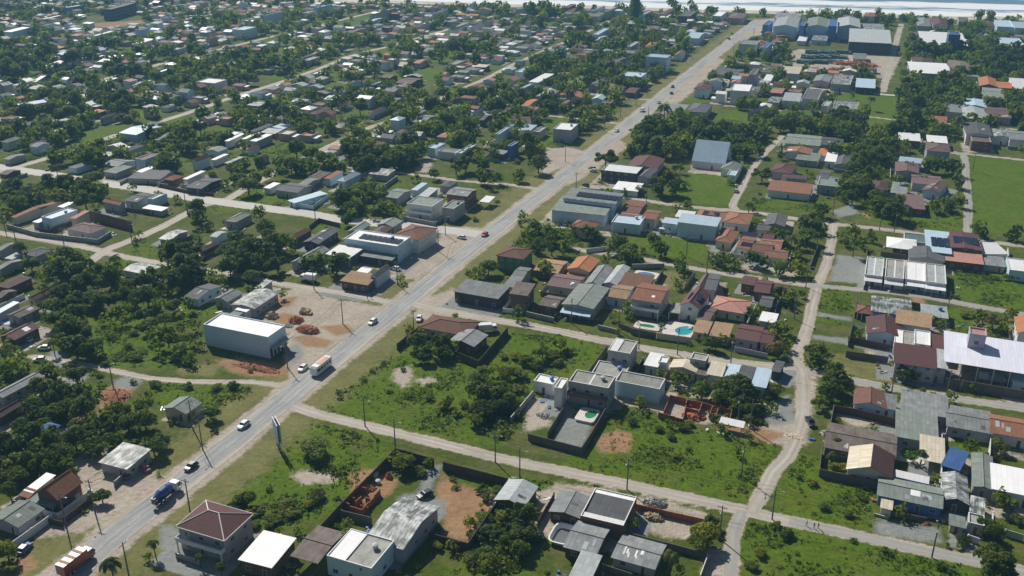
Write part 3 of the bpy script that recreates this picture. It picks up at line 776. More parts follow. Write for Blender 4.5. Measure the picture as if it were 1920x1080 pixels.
        if 'fascia' in opt:
            S = MB(); X, Y = x + o + .06, y + o + .06
            for a, b, c_, e in ((-X, -Y, X, -Y + .1), (-X, Y - .1, X, Y), (-X, -Y + .1, -X + .1, Y - .1), (X - .1, -Y + .1, X, Y - .1)): S.box(a, b, h - .32, c_, e, h - .06)
            S.build('fascia', ['trim'], ro)
    if 'strip' in opt and typ == 'f':
        S = MB(); S.slab([(-.25, -y + .3, h + .08), (.25, -y + .3, h + .08), (.25, y - .3, h + .33), (-.25, y - .3, h + .33)], .05); S.build('roof_strip', ['trim'], root)
    if 'ends' in opt:
        for y0, y1 in ((-y + .3, -y + 2.0), (y - 1.6, y - .3)):
            S = MB(); S.slab([(-x + .3, y0, h + .3), (x - .3, y0, h + .3), (x - .3, y1, h + .34), (-x + .3, y1, h + .34)], .06); S.build('roof_sheet', ['wht'], root)
    if 'half' in opt and typ == 'f':
        S = MB(); S.slab([(-x + .3, -y + .4, h + .3), (-.1 * w, -y + .4, h + .3), (-.1 * w, y - .4, h + .5), (-x + .3, y - .4, h + .5)], .08); S.build('roof_sheet', ['wht'], root)
    if 'solar' in opt:
        for i in range(opt.get('solar', 2)):
            S = MB(); x0 = -x * .6 + i * 2.3
            zz = h + .35 if typ == 'f' else h + rise * .5 + .2
            if typ == 'u': q = [(x0, -y * .8, h + rise * .2 + .12), (x0 + 2.1, -y * .8, h + rise * .2 + .12), (x0 + 2.1, -y * .3, h + rise * .7 + .12), (x0, -y * .3, h + rise * .7 + .12)]
            else: q = [(x0, -y * .5, zz), (x0 + 2.1, -y * .5, zz), (x0 + 2.1, y * .3, zz + .3), (x0, y * .3, zz + .3)]
            S.slab(q, .06); S.build('solar_panel', ['solar'], root)
    if 'tank' in opt or (typ == 'f' and det and w > 5 and not opt and r_.random() < .4):
        put('water_tank', TANK['tank_blue' if r_.random() < .6 else 'tank_grey'], root, (x * .5, y * .3, (h + .26) if typ == 'f' else h + .1))
    if 'patch' in opt:
        for i in range(opt['patch']):
            px, py = r_.uniform(-x * .8, x * .6), r_.uniform(-y * .85, -y * .2)
            zz = lambda yy: h + rise * (yy + y) / y + .012
            S = MB(); L_ = r_.uniform(.8, 2); yy = min(py + L_, -.1)
            S.slab([(px, py, zz(py)), (px + .35, py, zz(py)), (px + .35, yy, zz(yy)), (px, yy, zz(yy))], .01); S.build('roof_patch', ['wht'], root)
    if 'ell' in opt:
        sd_x = 1 if opt['ell'] > 0 else -1; L_ = 2.6 + (seed % 5) * .5; D_ = d * (.55 + .08 * (seed % 4)); x0, x1 = (x + .02, x + L_) if sd_x > 0 else (-x - L_, -x - .02); y0 = -y + .3 + (seed % 3)
        S = MB(); S.box(x0, y0, 0, x1, y0 + D_, 2.45, 0, 'tb'); S.build('annex_wall', [wm], root)
        S = MB(); S.slab([(x0 - .2, y0 - .3, 2.5), (x1 + .2, y0 - .3, 2.5), (x1 + .2, y0 + D_ + .2, 2.85), (x0 - .2, y0 + D_ + .2, 2.85)]); S.build('annex_roof', [('fib', 'wht', 'fibd', 'sil', 'clay')[seed % 5]], root)
    if 'tower' in opt:
        S = MB(); S.box(-x * .45, y * .1, h - .2, -x * .45 + 4.6, y * .1 + 5.0, h + 4.8, 0, 'b'); S.box(-x * .45 + .25, y * .1 + .25, h + 4.8, -x * .45 + 4.35, y * .1 + 4.75, h + 4.82, 1); S.box(-x * .45 + 1.6, y * .1 - .02, h + 1.8, -x * .45 + 2.9, y * .1 + .02, h + 3.0, 2, 'k')
        for a, b, c_, e in ((-.1, -.1, 4.7, .2), (-.1, 4.8, 4.7, 5.1), (-.1, .2, .2, 4.8), (4.4, .2, 4.7, 4.8)): S.box(-x * .45 + a, y * .1 + b, h + 4.8, -x * .45 + c_, y * .1 + e, h + 5.3, 0)
        S.build('tower', ['wall_lv', 'pink', 'glass'], root)
    if 'bays' in opt:
        for i in range(5):
            S = MB(); u = -y + (i + .5) * d / 5; S.box(x + .012, u - d * .07, .1, x + .05, u + d * .07, h * .52, 0, 'l'); S.build('doorway', ['glass'], root)
        S = MB(); S.box(x + .05, -y, h * .52, x + 2.2, y, h * .52 + .2, 0); S.build('front_canopy', ['wall_g'], root)
    if det and typ in 'uv' and w > 5 and d > 4 and roof in ('fib', 'fibd', 'fibg', 'fibl', 'brn', 'clay', 'clayb', 'mar', 'mauve') and 'patch' not in opt and r_.random() < .6:
        half, run = (y, x) if typ == 'u' else (x, y)
        for i in range(r_.randint(1, 3)):
            a = r_.uniform(-run * .85, run * .6); wd = r_.choice((.55, 1.1, 1.1, 2.2)); b0 = r_.uniform(-half * .95, -half * .5); b1 = min(b0 + r_.uniform(1, 2.4), -.15)
            zz = lambda b: h + rise * (b + half) / half + .014
            for sgn in ((-1,) if r_.random() < .6 else (1,)):
                q = [(a, b0, zz(b0)), (a + wd, b0, zz(b0)), (a + wd, b1, zz(b1)), (a, b1, zz(b1))]
                if typ == 'v': q = [(sgn * -b, -p, z) for p, b, z in q] if sgn > 0 else [(b, p, z) for p, b, z in q][::-1]
                S = MB(); S.slab(q, .012); S.build('roof_patch', [r_.choice(('fibl', 'wht', 'fibd', 'brn', 'sil'))], root)
    if 'awn' in opt:
        S = MB(); a = opt['awn']; S.slab([(-x, -y - a, 2.5), (x, -y - a, 2.5), (x, -y - .02, 3.0), (-x, -y - .02, 3.0)], .08)
        for i in range(4):
            px = -x + .2 + (w - .4) * i / 3; S.box(px - .05, -y - a + .1, 0, px + .05, -y - a + .2, 2.45)
        S.build('awning', [opt.get('awnm', 'lblu')], root)
    if 'balc' in opt:
        S = MB(); zf = h * .5
        S.box(-x, -y - 1.5, zf - .15, x, -y - .02, zf, 0); S.box(-x, -y - 1.5, zf + .004, x, -y - 1.38, zf + .95, 0)
        S.box(-x, -y - 1.376, zf + .004, -x + .12, -y - .02, zf + .95, 0); S.box(x - .12, -y - 1.376, zf + .004, x, -y - .02, zf + .95, 0)
        for px in (-x + .2, x - .2): S.box(px - .12, -y - 1.4, 0, px + .12, -y - 1.16, zf - .16, 0)
        S.build('balcony', [opt.get('balcm', 'trim')], root)
    if posts or not det or 'blind' in opt: return
    st = max(1, int(round(h / 3.1)))
    wm_, pm_ = window_mesh(1.3, 1.05)
    def facade(L, place, door, garage=False):
        n = int(L / 3.3)
        for s in range(st):
            for i in range(max(n, 1)):
                u = (i + .5) / max(n, 1) * L - L / 2 + r_.uniform(-.3, .3)
                if L < 2.4: continue
                if s == 0 and door and i == n // 2:
                    p, rz = place(u, 0); put('door', DOOR, root, (p[0], p[1], .02), rz); continue
                if r_.random() < .22: continue
                p, rz = place(u, 0); win = put('window', wm_, root, (p[0], p[1], 1.55 + s * 3.0 if h > 2.5 else 1.4), rz)
                if det > 1: put('pane', pm_, win)
    facade(w, lambda u, z: ((u, -y), 0), True)
    facade(d, lambda u, z: ((x, u), math.pi / 2), False)
    facade(d, lambda u, z: ((-x, u), -math.pi / 2), False)
ROOFW = {'fib': 'grey corrugated', 'fibd': 'dark grey', 'fibg': 'grey-green', 'fibl': 'light grey', 'sil': 'silvery weathered', 'wht': 'white sheet', 'lav': 'pale lavender metal',
         'clay': 'terracotta', 'clayo': 'bright orange tile', 'clayb': 'brown tile', 'pink': 'pinkish tile', 'mar': 'maroon tile', 'mauve': 'mauve tile', 'brn': 'weathered brown',
         'tan': 'tan tile', 'conc': 'bare concrete', 'blu': 'blue sheet', 'lblu': 'pale blue metal', 'beige': 'beige', 'teal': 'dark teal', 'solar': 'solar-covered', 'bamb': 'dark brown'}
WALLW = {'w': 'white', 'g': 'grey', 'lb': 'pale blue', 'b': 'blue', 'bd': 'dark blue', 'bn': 'brown', 'cr': 'cream', 'wd': 'dark wood', 'gn': 'green', 'dk': 'dark', 'gnl': 'pale green', 'pk': 'pink', 'br': 'brick', 'lv': 'grey-violet', 'yw': 'dark'}
TYPEW = {'u': 'gabled', 'v': 'gabled', 'h': 'hipped', 's': 'sloping', 'f': 'flat'}
HOUSES = []
def house(name, c, a, w, d, h, typ, rise, roof, wall, opt, det, label=None):
    """queued, so that only the 300 that show largest become things of their own"""
    p = proj((c.x, c.y, h))
    HOUSES.append(dict(name=name, c=c, a=a, w=w, d=d, h=h, typ=typ, rise=rise, roof=roof, wall=wall, opt=opt, det=det, label=label, area=w * (d + h) * p[2] ** 2))
    FOOT.append((c.x, c.y, math.cos(a), math.sin(a), w / 2, d / 2))
def parse_houses(tile, text, det):
    for ln in text.strip().splitlines():
        ln = ln.strip()
        if not ln or ln[0] == '#': continue
        head, _, label = ln.partition('|')
        k = head.split()
        n = [float(v) for v in k[:6]]; h = float(k[6]); typ = k[7]; rise = float(k[8]); roof, wall = k[9], k[10]
        opt = {}; name = 'house'; free = False
        for o in k[11:]:
            if o.startswith('n='): name = o[2:]
            elif '=' in o:
                q, v = o.split('='); opt[q] = float(v) if '.' in v else (int(v) if v.isdigit() else v)
            else: opt[o] = 1
        c, a, w, d = rect3(tile, *n, h)
        dt = det if 'far' not in opt else 0
        house(name, c, a, w, d, h, typ, rise, roof, wall, opt, dt, label.strip() or None)

# ------------------------------------------------------------------ survey of the houses, read off the photograph tile by tile
# near-left, near-right, far-right eave corners (quarter pixels); eave height; u/v gable, h hip, s slope, f flat; rise; roof; wall; options | label
parse_houses((0, 3), '''
1335 700 1690 805 1880 615 6.3 h 2.2 mar g balc balcm=trim fascia n=villa | two-storey villa with maroon hipped roof beside the main road
755 222 928 254 1120 143 3.2 s .5 sil g n=shop | low silvery-roofed roadside shop with a red car beside it
280 450 470 500 600 372 4.6 v 2.4 clay bn | brown gabled house with steep terracotta roof by the main road
195 432 262 448 400 338 3.4 s .4 wht w | white lean-to roof attached behind the steep terracotta house
-60 640 110 697 318 577 3.0 v .9 fibg lv | low grey-green gabled house at the photo's lower left edge
215 500 368 568 440 524 2.8 s .3 fibg g n=shed posts | small grey carport roof in front of the steep terracotta house
150 470 215 490 270 452 3.0 s .5 clay bn n=shed | small terracotta lean-to under palms at the left edge
''', 2)
parse_houses((1, 3), '''
-115 950 122 980 285 812 3.6 s .4 wht bn n=shed | white-roofed shed next to the maroon hip-roofed villa
275 922 530 985 650 758 3.4 u .5 brn wd n=shed back posts | stained brown barn roof between white shed and parapet house
530 940 882 1045 1040 828 4.6 f 0 conc lb half tank n=house | pale blue flat-roofed house, half white roof sheet, half bare concrete
835 790 1095 888 1360 562 4.2 u 1.5 sil lv | large house under streaked silvery gabled roof beside the orange soil yard
''', 2)
parse_houses((2, 3), '''
-120 500 68 552 182 410 3.1 v 1.0 fibl wd n=shed | wooden shed with light grey gabled roof by the walled soil yard
290 588 500 627 580 492 3.0 v .7 fib wd | low wooden house with half-finished roof trimmed in white
512 640 828 706 935 500 3.8 f 0 fibd bn ends | brown flat-roofed house with white parapet ends beside the dirt street
400 855 640 920 722 726 3.0 u .8 fib wd | grey-roofed wooden house beside the pool shell on the grass
445 1075 598 1112 660 940 2.8 s .3 fibl wd n=shed | small light grey shed roof at the photo's bottom edge
760 935 1090 1045 1142 850 2.6 u .5 fib g patch=9 | grey-roofed house with many pale patches, beside a palm
''', 2)
parse_houses((3, 3), '''
430 108 940 192 955 22 3.0 u .9 brn bn | long low brown-roofed house on the corner by the orange dirt track
600 270 890 330 938 175 3.6 v 2.0 bamb cr lroof=beige | tall gabled beige house with dark brown right slope
830 466 1282 560 1298 425 3.0 u .8 fibg b n=house | bright blue house with long grey-green roof facing the lower street
1325 500 1482 525 1482 340 3.2 v 1.0 sil dk | narrow dark house with silvery gabled roof beside the bright blue house
1545 400 1690 432 1672 186 3.2 v .5 fibg g | long narrow grey-green roof two lots right of the blue house
1525 590 1612 620 1616 508 2.7 s .2 sil g n=shed | small silvery shed roof near the lower right street
1310 245 1500 322 1495 160 3.1 s .2 blu dk n=shed | blue-roofed annex behind the narrow dark house
1690 420 1990 482 1990 312 3.7 s .5 wht w n=shed | wide white ribbed roof at the right edge above the lower street
960 325 1190 390 1196 350 2.6 s .2 wht w n=shed | slim white roof behind the bright blue house
860 565 920 580 925 500 2.4 s .1 beige cr n=shed | small cream porch wall beside the blue house
1500 690 1610 720 1620 640 2.4 f 0 conc g n=shed | low grey gate shelter facing the lower right street
1370 690 1460 715 1465 645 2.3 s .1 fibg g n=shed | pale gate roof in front of the narrow dark house
''', 2)
parse_houses((0, 2), '''
1525 282 2016 378 2140 290 7.0 f 0 wht lb blind bays n=warehouse | long white flat-roofed warehouse beside the dirt lot
1235 895 1390 940 1502 860 3.0 v 1.1 fibg cr | small lone cream house with grey gable on the left grass
5 362 160 388 285 292 3.2 v 1.1 mar wd | dark maroon-roofed house among trees at the left edge
20 815 100 850 245 642 3.0 v .6 fib g | long grey roof half hidden in the left woods
-40 965 100 992 170 850 3.0 h 1.0 mauve bn | purple-brown hipped roof under the left woods
60 200 200 232 288 150 3.0 v .7 brn g | brown gabled roof above the parked car, left edge
-60 190 60 205 140 118 3.0 s .5 lblu g | pale blue lean-to roof at the left edge
215 76 330 88 432 -2 3.2 v .8 mar cr | maroon-roofed cream house behind the left woods
1390 62 1540 102 1655 -14 3.2 u 1.0 fibd lb | bluish dark-roofed house beside the garden of the dirt lot
1612 76 1722 118 1812 38 3.0 v .9 fib g | small grey gabled house two lots behind the white warehouse
1740 122 1920 150 2082 36 3.6 v .8 sil g | long silvery workshop roof along the dirt lot
1695 215 1790 238 1852 170 2.6 s .3 fib g n=shed | small grey shed beside the long silvery workshop
1770 160 1835 178 1890 150 3.2 s .2 wht w n=shed | little white roof against the silvery workshop
-30 60 60 80 120 20 3.2 u .8 brn bn
290 1050 380 1080 440 1030 3.0 h .9 blu g | blue-grey roof deep under trees by the lower left road
540 1000 600 1015 650 960 3.0 s .4 clay bn n=shed | tiny terracotta roof under trees, lower left woods
''', 2)
parse_houses((1, 2), '''
1230 290 1580 345 1668 258 3.2 h 1.4 clayb cr | long brown-tiled hip-roofed house on the junction corner
1455 392 1650 470 1730 352 3.4 v 1.0 fib wd | grey gabled house inside the fenced corner lot
1490 22 1842 88 1895 0 4.2 s .6 fib dk n=shop | dark workshop with wide grey roof on the street corner
''', 2)
parse_houses((2, 2), '''
160 705 320 742 350 682 3.2 f 0 wht w tank | small white flat-roofed house with a roof tank
318 755 402 765 420 692 5.9 f 0 wht w blind n=house | tall white box annex beside the small white house
425 708 705 752 775 676 6.4 f 0 conc g strip tank balc balcm=wall_bn | two-storey grey house with garage openings and walled pool yard
720 475 885 502 942 412 6.8 f 0 conc g half | two-storey pale house on the street with half white roof
595 650 835 675 885 592 3.3 f 0 conc g | concrete terrace block behind the garage house
772 706 1085 768 1150 692 4.4 f 0 conc lb blind | white-walled open hall with brown parapet band
1000 572 1095 588 1130 510 3.4 s .4 wht g | white-roofed cottage next to the two-storey street house
1095 562 1172 572 1180 530 3.6 f 0 wht w | white cube house on the dirt street
1188 590 1372 628 1402 572 3.5 v .9 beige cr | cream house with broad beige roof below the dirt street
1335 537 1466 566 1476 512 5.2 f 0 conc g | grey two-storey cube on the dirt street
1385 640 1480 655 1505 585 3.2 s .3 brn g | dim brown roof behind the cream house
1470 642 1572 655 1597 582 3.8 s .7 beige w | wedge-shaped cream roof next to the big round tree
1597 652 1682 667 1706 590 3.5 s .3 lblu lb | pale blue roof seaward of the big round tree
1697 662 1812 692 1822 605 3.4 s .3 fibd g | charcoal roof between two pale blue roofs
1802 726 1925 748 1938 622 3.6 s .3 lblu lb | bright blue-white roof at the end of the row by the crossroads
-10 38 105 42 165 -14 6.0 s .8 brn bn | two-storey brown house beside the corner workshop
210 122 340 150 392 74 3.1 u .9 brn bn | low brown-tiled house with porch on the dirt street
382 117 620 152 722 2 4.4 v .7 fibg g awn=3.2 | long grey duplex with pale blue street awning
715 58 830 72 912 -10 3.4 u .8 tan lb | tan-roofed house with pale blue walls beside the duplex
900 78 1120 108 1182 -8 6.2 u 1.2 clay g balc | two-storey house with bright terracotta roof and balcony
1265 122 1412 162 1478 42 5.6 v 1.7 mar w solar=2 | white-fronted gabled house with maroon roof behind the turquoise pool
1490 146 1730 192 1792 98 3.3 h 1.2 pink cr | pink-tiled hip-roofed house beyond the turquoise pool
1388 236 1500 270 1545 142 3.1 u .7 mauve cr | narrow mauve-roofed wing beside the pink hip roof
1360 322 1480 342 1496 264 2.9 s .4 tan cr n=shed | tan-tiled pool shelter next to the turquoise pool
1490 352 1640 372 1652 282 2.9 s .4 tan cr n=shed | brown-tan street shed beside the tan pool shelter
1680 372 1860 402 1882 296 3.2 u .9 mar lv | maroon-roofed terrace house at the street, near the lane
1865 402 1965 422 1978 326 3.2 u .8 mar lv | end terrace house with maroon roof next to the lane
1175 180 1262 186 1290 120 3.0 f 0 conc w posts n=carport | white flat carport beside the turquoise pool house
1960 620 2020 640 2030 560 3 s .3 fibd dk
''', 2)
parse_houses((3, 2), '''
670 178 780 192 786 138 2.7 h .9 clayb w posts n=pavilion | small brown-tiled pavilion in a walled garden
782 168 1056 188 1062 92 3.2 u .8 sil b | long silvery roof over blue walls beside the grey street
1160 202 1326 212 1332 150 2.8 s .3 fibl g tank | low light grey roof with a blue tank beside the grey street
748 338 945 345 1000 248 3.6 v 1.6 mar lb | pale blue gabled house with deep maroon roof
966 258 1212 294 1218 216 4.4 s .9 tan g | open tan-tiled roof above the maroon gabled house
945 420 1096 440 1108 342 3.6 f 0 conc w half | white parapet house with mottled grey roof
1096 424 1242 444 1216 338 4.8 f 0 wht w | taller white parapet house with stained roof
1215 442 1332 467 1332 374 4.6 s .5 mar w | small maroon lean-to beside the lavender hall
955 556 1216 582 1246 476 5.2 s 1.0 mar lv | two-storey mauve house under a long maroon roof
1216 582 1336 602 1337 490 5.2 s .9 fibl lv | light grey roofed end of the two-storey mauve house
1336 546 1902 626 1906 426 6.4 s .7 lav w posts back tower n=hall | wide pale lavender metal hall open to the grey street
1840 690 1990 720 1990 640 4 s .3 lblu lb n=shed | pale blue canopy at the lavender hall's right end
650 864 852 886 882 792 3.2 v 1.3 clayb lb | pale blue house with steep brown-orange gable below the grey street
852 892 950 910 957 812 3.0 s .3 fib lb | grey lean-to attached to the steep brown gable
1010 912 1330 946 1332 824 3.5 s .5 fib g | broad grey workshop roof below the grey street
968 1108 1250 1142 1256 974 3.3 s .5 fibg g | large grey-green roof in front of the broad grey workshop
1350 1030 1662 1078 1655 928 3.2 u .6 fib lv | grey gabled row house right of the broad workshop
1680 1078 1930 1112 1930 990 3.4 u 1.3 clay w | orange terracotta house at the right edge below the street
1880 330 1990 345 1990 236 6 v 1.2 clayo w | tall white house with orange roof at the right edge
-30 40 130 48 140 -20 3.0 u .8 mar g | dark red roof by the lane corner
-60 240 60 262 70 200 2.8 s .2 wht g n=shed | white and blue tarpaulin roof beside the lane
-60 130 30 140 40 70 3 u .8 fibd g
''', 2)
parse_houses((0, 1), '''
95 546 190 586 455 432 3.4 u 1.0 clay cr | long terracotta-roofed range of the left compound
300 482 360 500 445 430 3.6 s .6 clay cr | second terracotta slope of the left compound
438 468 530 486 566 440 3.4 s .3 wht w | bright white roof at the back of the left compound
310 552 420 612 582 502 4.6 f 0 lblu lb | pale blue block inside the left compound
543 556 625 568 657 514 4.6 s .8 pink cr | small square pink-tiled roof of the left compound
502 632 690 692 800 620 3.5 h 1.2 mauve w | white hip-roofed house on the pale lanes' corner
248 582 320 602 352 566 2.8 s .2 lblu g n=shed | little pale blue roof in the left compound's yard
775 428 870 472 936 440 4.2 u .8 clay g | terracotta-roofed house on its own below the pale paved street
940 422 1100 432 1152 378 3.4 u .7 fibd g | dark grey house along the pale paved street
1110 416 1222 432 1252 378 3.8 f 0 lblu lb | pale blue flat house along the pale paved street
1230 262 1340 278 1372 240 3.2 h 1.2 clay bn | small terracotta pyramid roof beside the pale paved street
1390 262 1470 270 1522 206 3.6 s .3 wht w | bright white roof beside the terracotta pyramid
1400 322 1622 334 1662 262 3.2 u .8 fibd dk | long dark roofs on the pale paved street's corner
1016 116 1165 130 1197 82 6.0 f 0 mauve lb | blue two-storey house with brown-mauve top
775 152 962 182 1012 122 3.4 u .9 fib g | wide grey gabled roof next to the blue two-storey house
515 172 622 200 690 142 3.2 h .8 fibg lb | blue-grey roofed house behind the left palms
668 102 792 126 902 70 3.2 u .8 sil g | silvery gabled roof behind the grey gabled roof
780 205 860 222 990 175 3.0 s .4 fibg g | grey-green roof in the shade below the wide grey gable
918 42 1062 52 1082 10 3.5 h .9 fibd lb | isolated dark hipped house on bright grass
1440 122 1532 148 1572 92 5.2 v 1.2 clayb lb | blue-walled house with brown gable behind tall trees
1590 116 1682 132 1705 82 3.4 s .4 wht w | white-roofed house right of the brown gable
1690 142 1792 162 1822 102 3.4 s .4 sil g | pale sheet roof right of the white-roofed house
1026 206 1122 222 1156 178 3.0 s .3 wht w n=shed | crumpled white tarpaulin roof in a walled yard
960 255 1180 250 1300 196 2.8 s .3 fibd g n=shed | long dark flat roof in the yard below the blue house
0 222 122 236 152 196 3.4 u .8 brn bn | brown roof at the left edge below the lane
228 16 332 30 372 -6 4.4 u .9 fib lb | pale blue cottage beside the far left lane
1690 572 1832 588 1884 522 3.4 h .9 fibg g | grey-green hipped house behind the round dark tree
1200 708 1396 722 1402 652 3.0 u .7 sil g | mottled silvery roof among trees by the lanes
1500 792 1612 822 1642 742 3.2 h .9 brn bn | brown hip roof under the tall left trees
930 942 1092 976 1212 920 3.0 u .6 sil w | striped white and silver roof by the pale lane
-20 792 92 812 142 740 3.2 u .8 fibg g | grey roof at the left edge by the lower lane
180 822 332 862 392 790 3.2 h .9 fibd lv | violet-grey house right of the left-edge palms
-20 932 72 962 162 870 3.2 u .8 fib g | long grey roof at the left edge above the woods
-10 1062 152 1092 232 1000 3.4 h 1.0 bamb bn | dark brown hipped roof at the left edge above the woods
40 855 150 870 170 830 3.0 s .3 fibl g
30 110 130 130 190 80 3.2 u .7 fib g
1580 690 1660 705 1700 660 3 u .7 fibl lb
1120 460 1190 470 1210 500 2.6 s .2 wht g n=shed
1860 40 1930 50 1940 15 3.4 h .8 clayb w
''', 1)
parse_houses((1, 1), '''
662 716 1062 772 1160 706 6.6 f 0 wht lb solar=8 tank n=shop | white and pale blue store with rooftop solar panels
530 822 690 862 792 796 4.0 s .5 wht w posts n=canopy | white sheet canopy beside the store with solar panels
770 832 1030 868 1062 836 3.2 s .3 fib dk n=shed | low grey lean-to along the store with solar panels
1032 682 1186 722 1352 632 6.2 h 1.6 clayb w n=house | white two-storey shop-house with big brown-orange hip roof
268 882 362 908 542 790 3.6 v 1.0 fibg g | long grey-green gabled hall below the store
640 1022 886 1060 912 998 3.4 s .7 tan wd | brown-roofed roadside house with a weathered front slope
725 986 856 1002 862 946 3.8 s .4 wht w | white middle roof of the roadside house
860 988 992 1002 1002 920 4.6 v .9 fibd lb | grey gabled end of the roadside house
1130 452 1342 478 1406 420 6.3 f 0 fibg w balc | white two-storey apartment block with balconies on the pale street
1396 482 1502 498 1566 438 5.6 f 0 fibg g | grey two-storey block beside the white apartments
1432 372 1622 392 1652 340 6.4 u .8 fib bn | two-storey brown house with grey roof behind the apartments
958 392 1112 412 1157 346 3.6 u .8 fibg g | broad grey gabled house behind the street trees
1168 342 1252 352 1282 300 3.4 s .4 lblu lb | small pale blue roof behind the apartments
1214 396 1312 402 1362 340 3.6 s .5 fibl g | light grey sloping roof directly behind the apartments
1680 430 1770 438 1790 400 3.0 s .3 wht w posts n=canopy | small white canopy in the roadside yard
60 326 142 342 177 300 3.0 s .4 wht w | white end roof of the dark row above the pale street
150 342 372 366 412 310 3.3 u .8 fibd g | dark grey long row house above the pale street
320 302 442 322 482 260 3.4 u .8 fib g | grey roof behind the dark row house
380 256 522 266 562 210 3.5 h 1.0 brn bn | dim brown hip roof behind the dark row
512 256 582 266 652 214 3.8 s .6 clay lb | terracotta slope next to the white-blue hip roof
612 272 722 288 782 220 3.6 h 1.4 lblu lb | white-blue hip-roofed house with pale walls
245 702 372 722 412 642 3.4 h 1.1 clayb bn | brown hip roof with pale ridge below the pale street
360 732 482 742 612 650 3.2 v .8 fibd dk | long dark gabled roof below the brown hip roof
690 652 802 662 852 600 3.2 v .9 fibg g | grey-green gabled house behind the store
912 602 1042 622 1092 576 3.6 v 1.0 fibg g | grey gabled house at the pale street's end
862 662 972 682 1032 620 3.4 h .9 bamb bn | dark brown rounded roof behind the store
-20 736 32 742 77 660 3.2 v .7 wht w | white narrow roof under trees by the pale street
-10 116 62 126 92 85 3.4 h .9 mar g | dark red house behind the left street trees
1280 32 1372 46 1422 0 4.2 f 0 lblu lb | pale blue box house in the walled lane yard
1500 72 1602 84 1652 12 4.0 f 0 lblu w | pale grey-blue flat house in the lane yard
1750 62 1872 92 1892 58 3.4 s .5 fib bn | brown house with grey slope on the lane
1890 20 1960 30 1965 -10 7.0 f 0 blu b n=tower | dark blue tower house by the lane
600 400 700 410 720 360 3.2 s .3 lblu lb
290 440 330 470 480 360 2.6 s .3 lblu lb n=shed
700 205 1000 225 1040 200 3.0 s .4 sil g | long grey wall-side roof behind the bright yellow lawn
20 1080 90 1090 100 1030 3.2 s .4 sil g
1380 310 1500 320 1510 280 3.4 h .8 fibd g
''', 1)
parse_houses((2, 1), '''
300 492 742 504 762 442 5.6 s .6 fibg lb n=shop | long pale blue roadside store with grey roof and high windows
385 402 790 442 832 384 7.8 s .7 fib lb solar=9 n=shop | taller rear block of the pale blue roadside store
800 532 982 542 1012 432 4.2 u .9 clayb bn | dark brown-tiled house behind the pale blue store
980 552 1102 562 1116 504 4.3 u .7 clay cr | terracotta-roofed house behind the pale blue store
745 592 992 602 1002 545 3.9 f 0 lblu lb | low pale blue annex with flat roof behind the store
1245 582 1552 612 1562 562 6.6 s .5 lblu lb n=warehouse | long pale blue warehouse facing the lawn
1130 586 1246 602 1254 570 4.4 s .3 lblu lb n=shed | lower pale blue wing of the long blue warehouse
447 612 602 638 652 592 5.0 h 1.7 clay cr | two-storey cream house with orange pyramid roof below the roadside store
670 202 946 226 982 178 5.0 f 0 wht dk n=shop | dark-walled store with bright white flat roof
942 242 1052 262 1092 190 4.0 v .9 fibd g | grey gabled house right of the white flat-roofed store
862 166 1082 182 1142 112 4.2 v 1.4 mar g | broad brown gabled house behind the white-roofed store
760 335 968 345 980 300 2.8 s .2 wht w n=shed | long white side wall shed in front of the white-roofed store
1355 118 1602 140 1645 72 4.2 u 8.5 lblu w n=church | tall steep grey-roofed hall on the lawn
1570 186 1692 192 1732 132 3.6 h 1.4 fibg w | small hipped annex of the steep grey-roofed hall
1612 238 1690 244 1700 200 3.2 f 0 lblu lb n=shed | tiny pale blue shed on the lawn's edge
1368 556 1582 582 1622 512 3.6 h 1.2 clay w solar=3 | terracotta hip roof with solar panels right of the blue warehouse
1590 582 1782 592 1802 522 3.6 h 1.2 clay w | long terracotta hip roof on the upper street
1530 722 1642 742 1702 652 3.4 h 1.1 clay cr | terracotta hip roof at the blue warehouse's right end
1690 772 1802 792 1832 702 3.6 u .9 clay w solar=2 | mixed terracotta roof with solar panels near the street trees
1800 802 1932 812 1962 742 3.4 u .9 clayb w | brown-orange roofs near the street trees
1230 542 1362 552 1372 512 3.0 s .2 wht w posts n=canopy | white awning on the upper street
-110 832 72 852 152 790 6.0 h 1.3 clayb gn | green-walled house with brown hip roof near the main road
170 942 382 962 412 882 3.2 u .8 tan bn | tan-brown roof beside the bright orange house
420 932 582 956 652 870 4.6 v 1.2 clayo cr | bright orange-tiled gabled house
420 975 572 988 590 930 3.0 s .8 clayo cr n=shed | orange porch roof of the bright orange house
272 1056 522 1078 542 1000 3.8 u 1.0 mauve cr | cream house with wide mauve tiled roof and porch
550 1042 652 1052 752 930 4.0 v 1.0 fib g | long grey gabled house right of the mauve roof
690 1040 790 1055 880 925 3.8 v .8 fibl g | light grey gabled house with rooftop panels
812 1052 1052 1062 1062 1000 3.4 s .6 clayb bn | low brown roof below the blue pool
-60 1062 62 1076 82 1010 3.6 s .5 fib g | grey roof beside the green-walled house
0 992 122 1002 142 932 4.0 u .7 fib g | grey gabled roof right behind the corner workshop
1380 1082 1432 1090 1482 990 3.8 v .9 mauve w | mauve half of a two-tone gabled house
1450 1086 1572 1092 1562 980 4.0 u .9 fibd g | dark grey roof right of the two-tone house
1820 1102 1922 1112 1952 1030 3.6 u .9 mar bn | maroon roof with low veranda on the upper lane
1722 1042 1822 1062 1842 1000 3.4 u .8 bamb bn | brown roof next to the maroon veranda house
1840 640 1930 650 1945 600 3.4 u .8 fibd g
1720 705 1830 715 1835 680 3.4 s .5 solar w
1560 660 1640 670 1660 640 3.2 s .5 clay cr n=shed
''', 1)
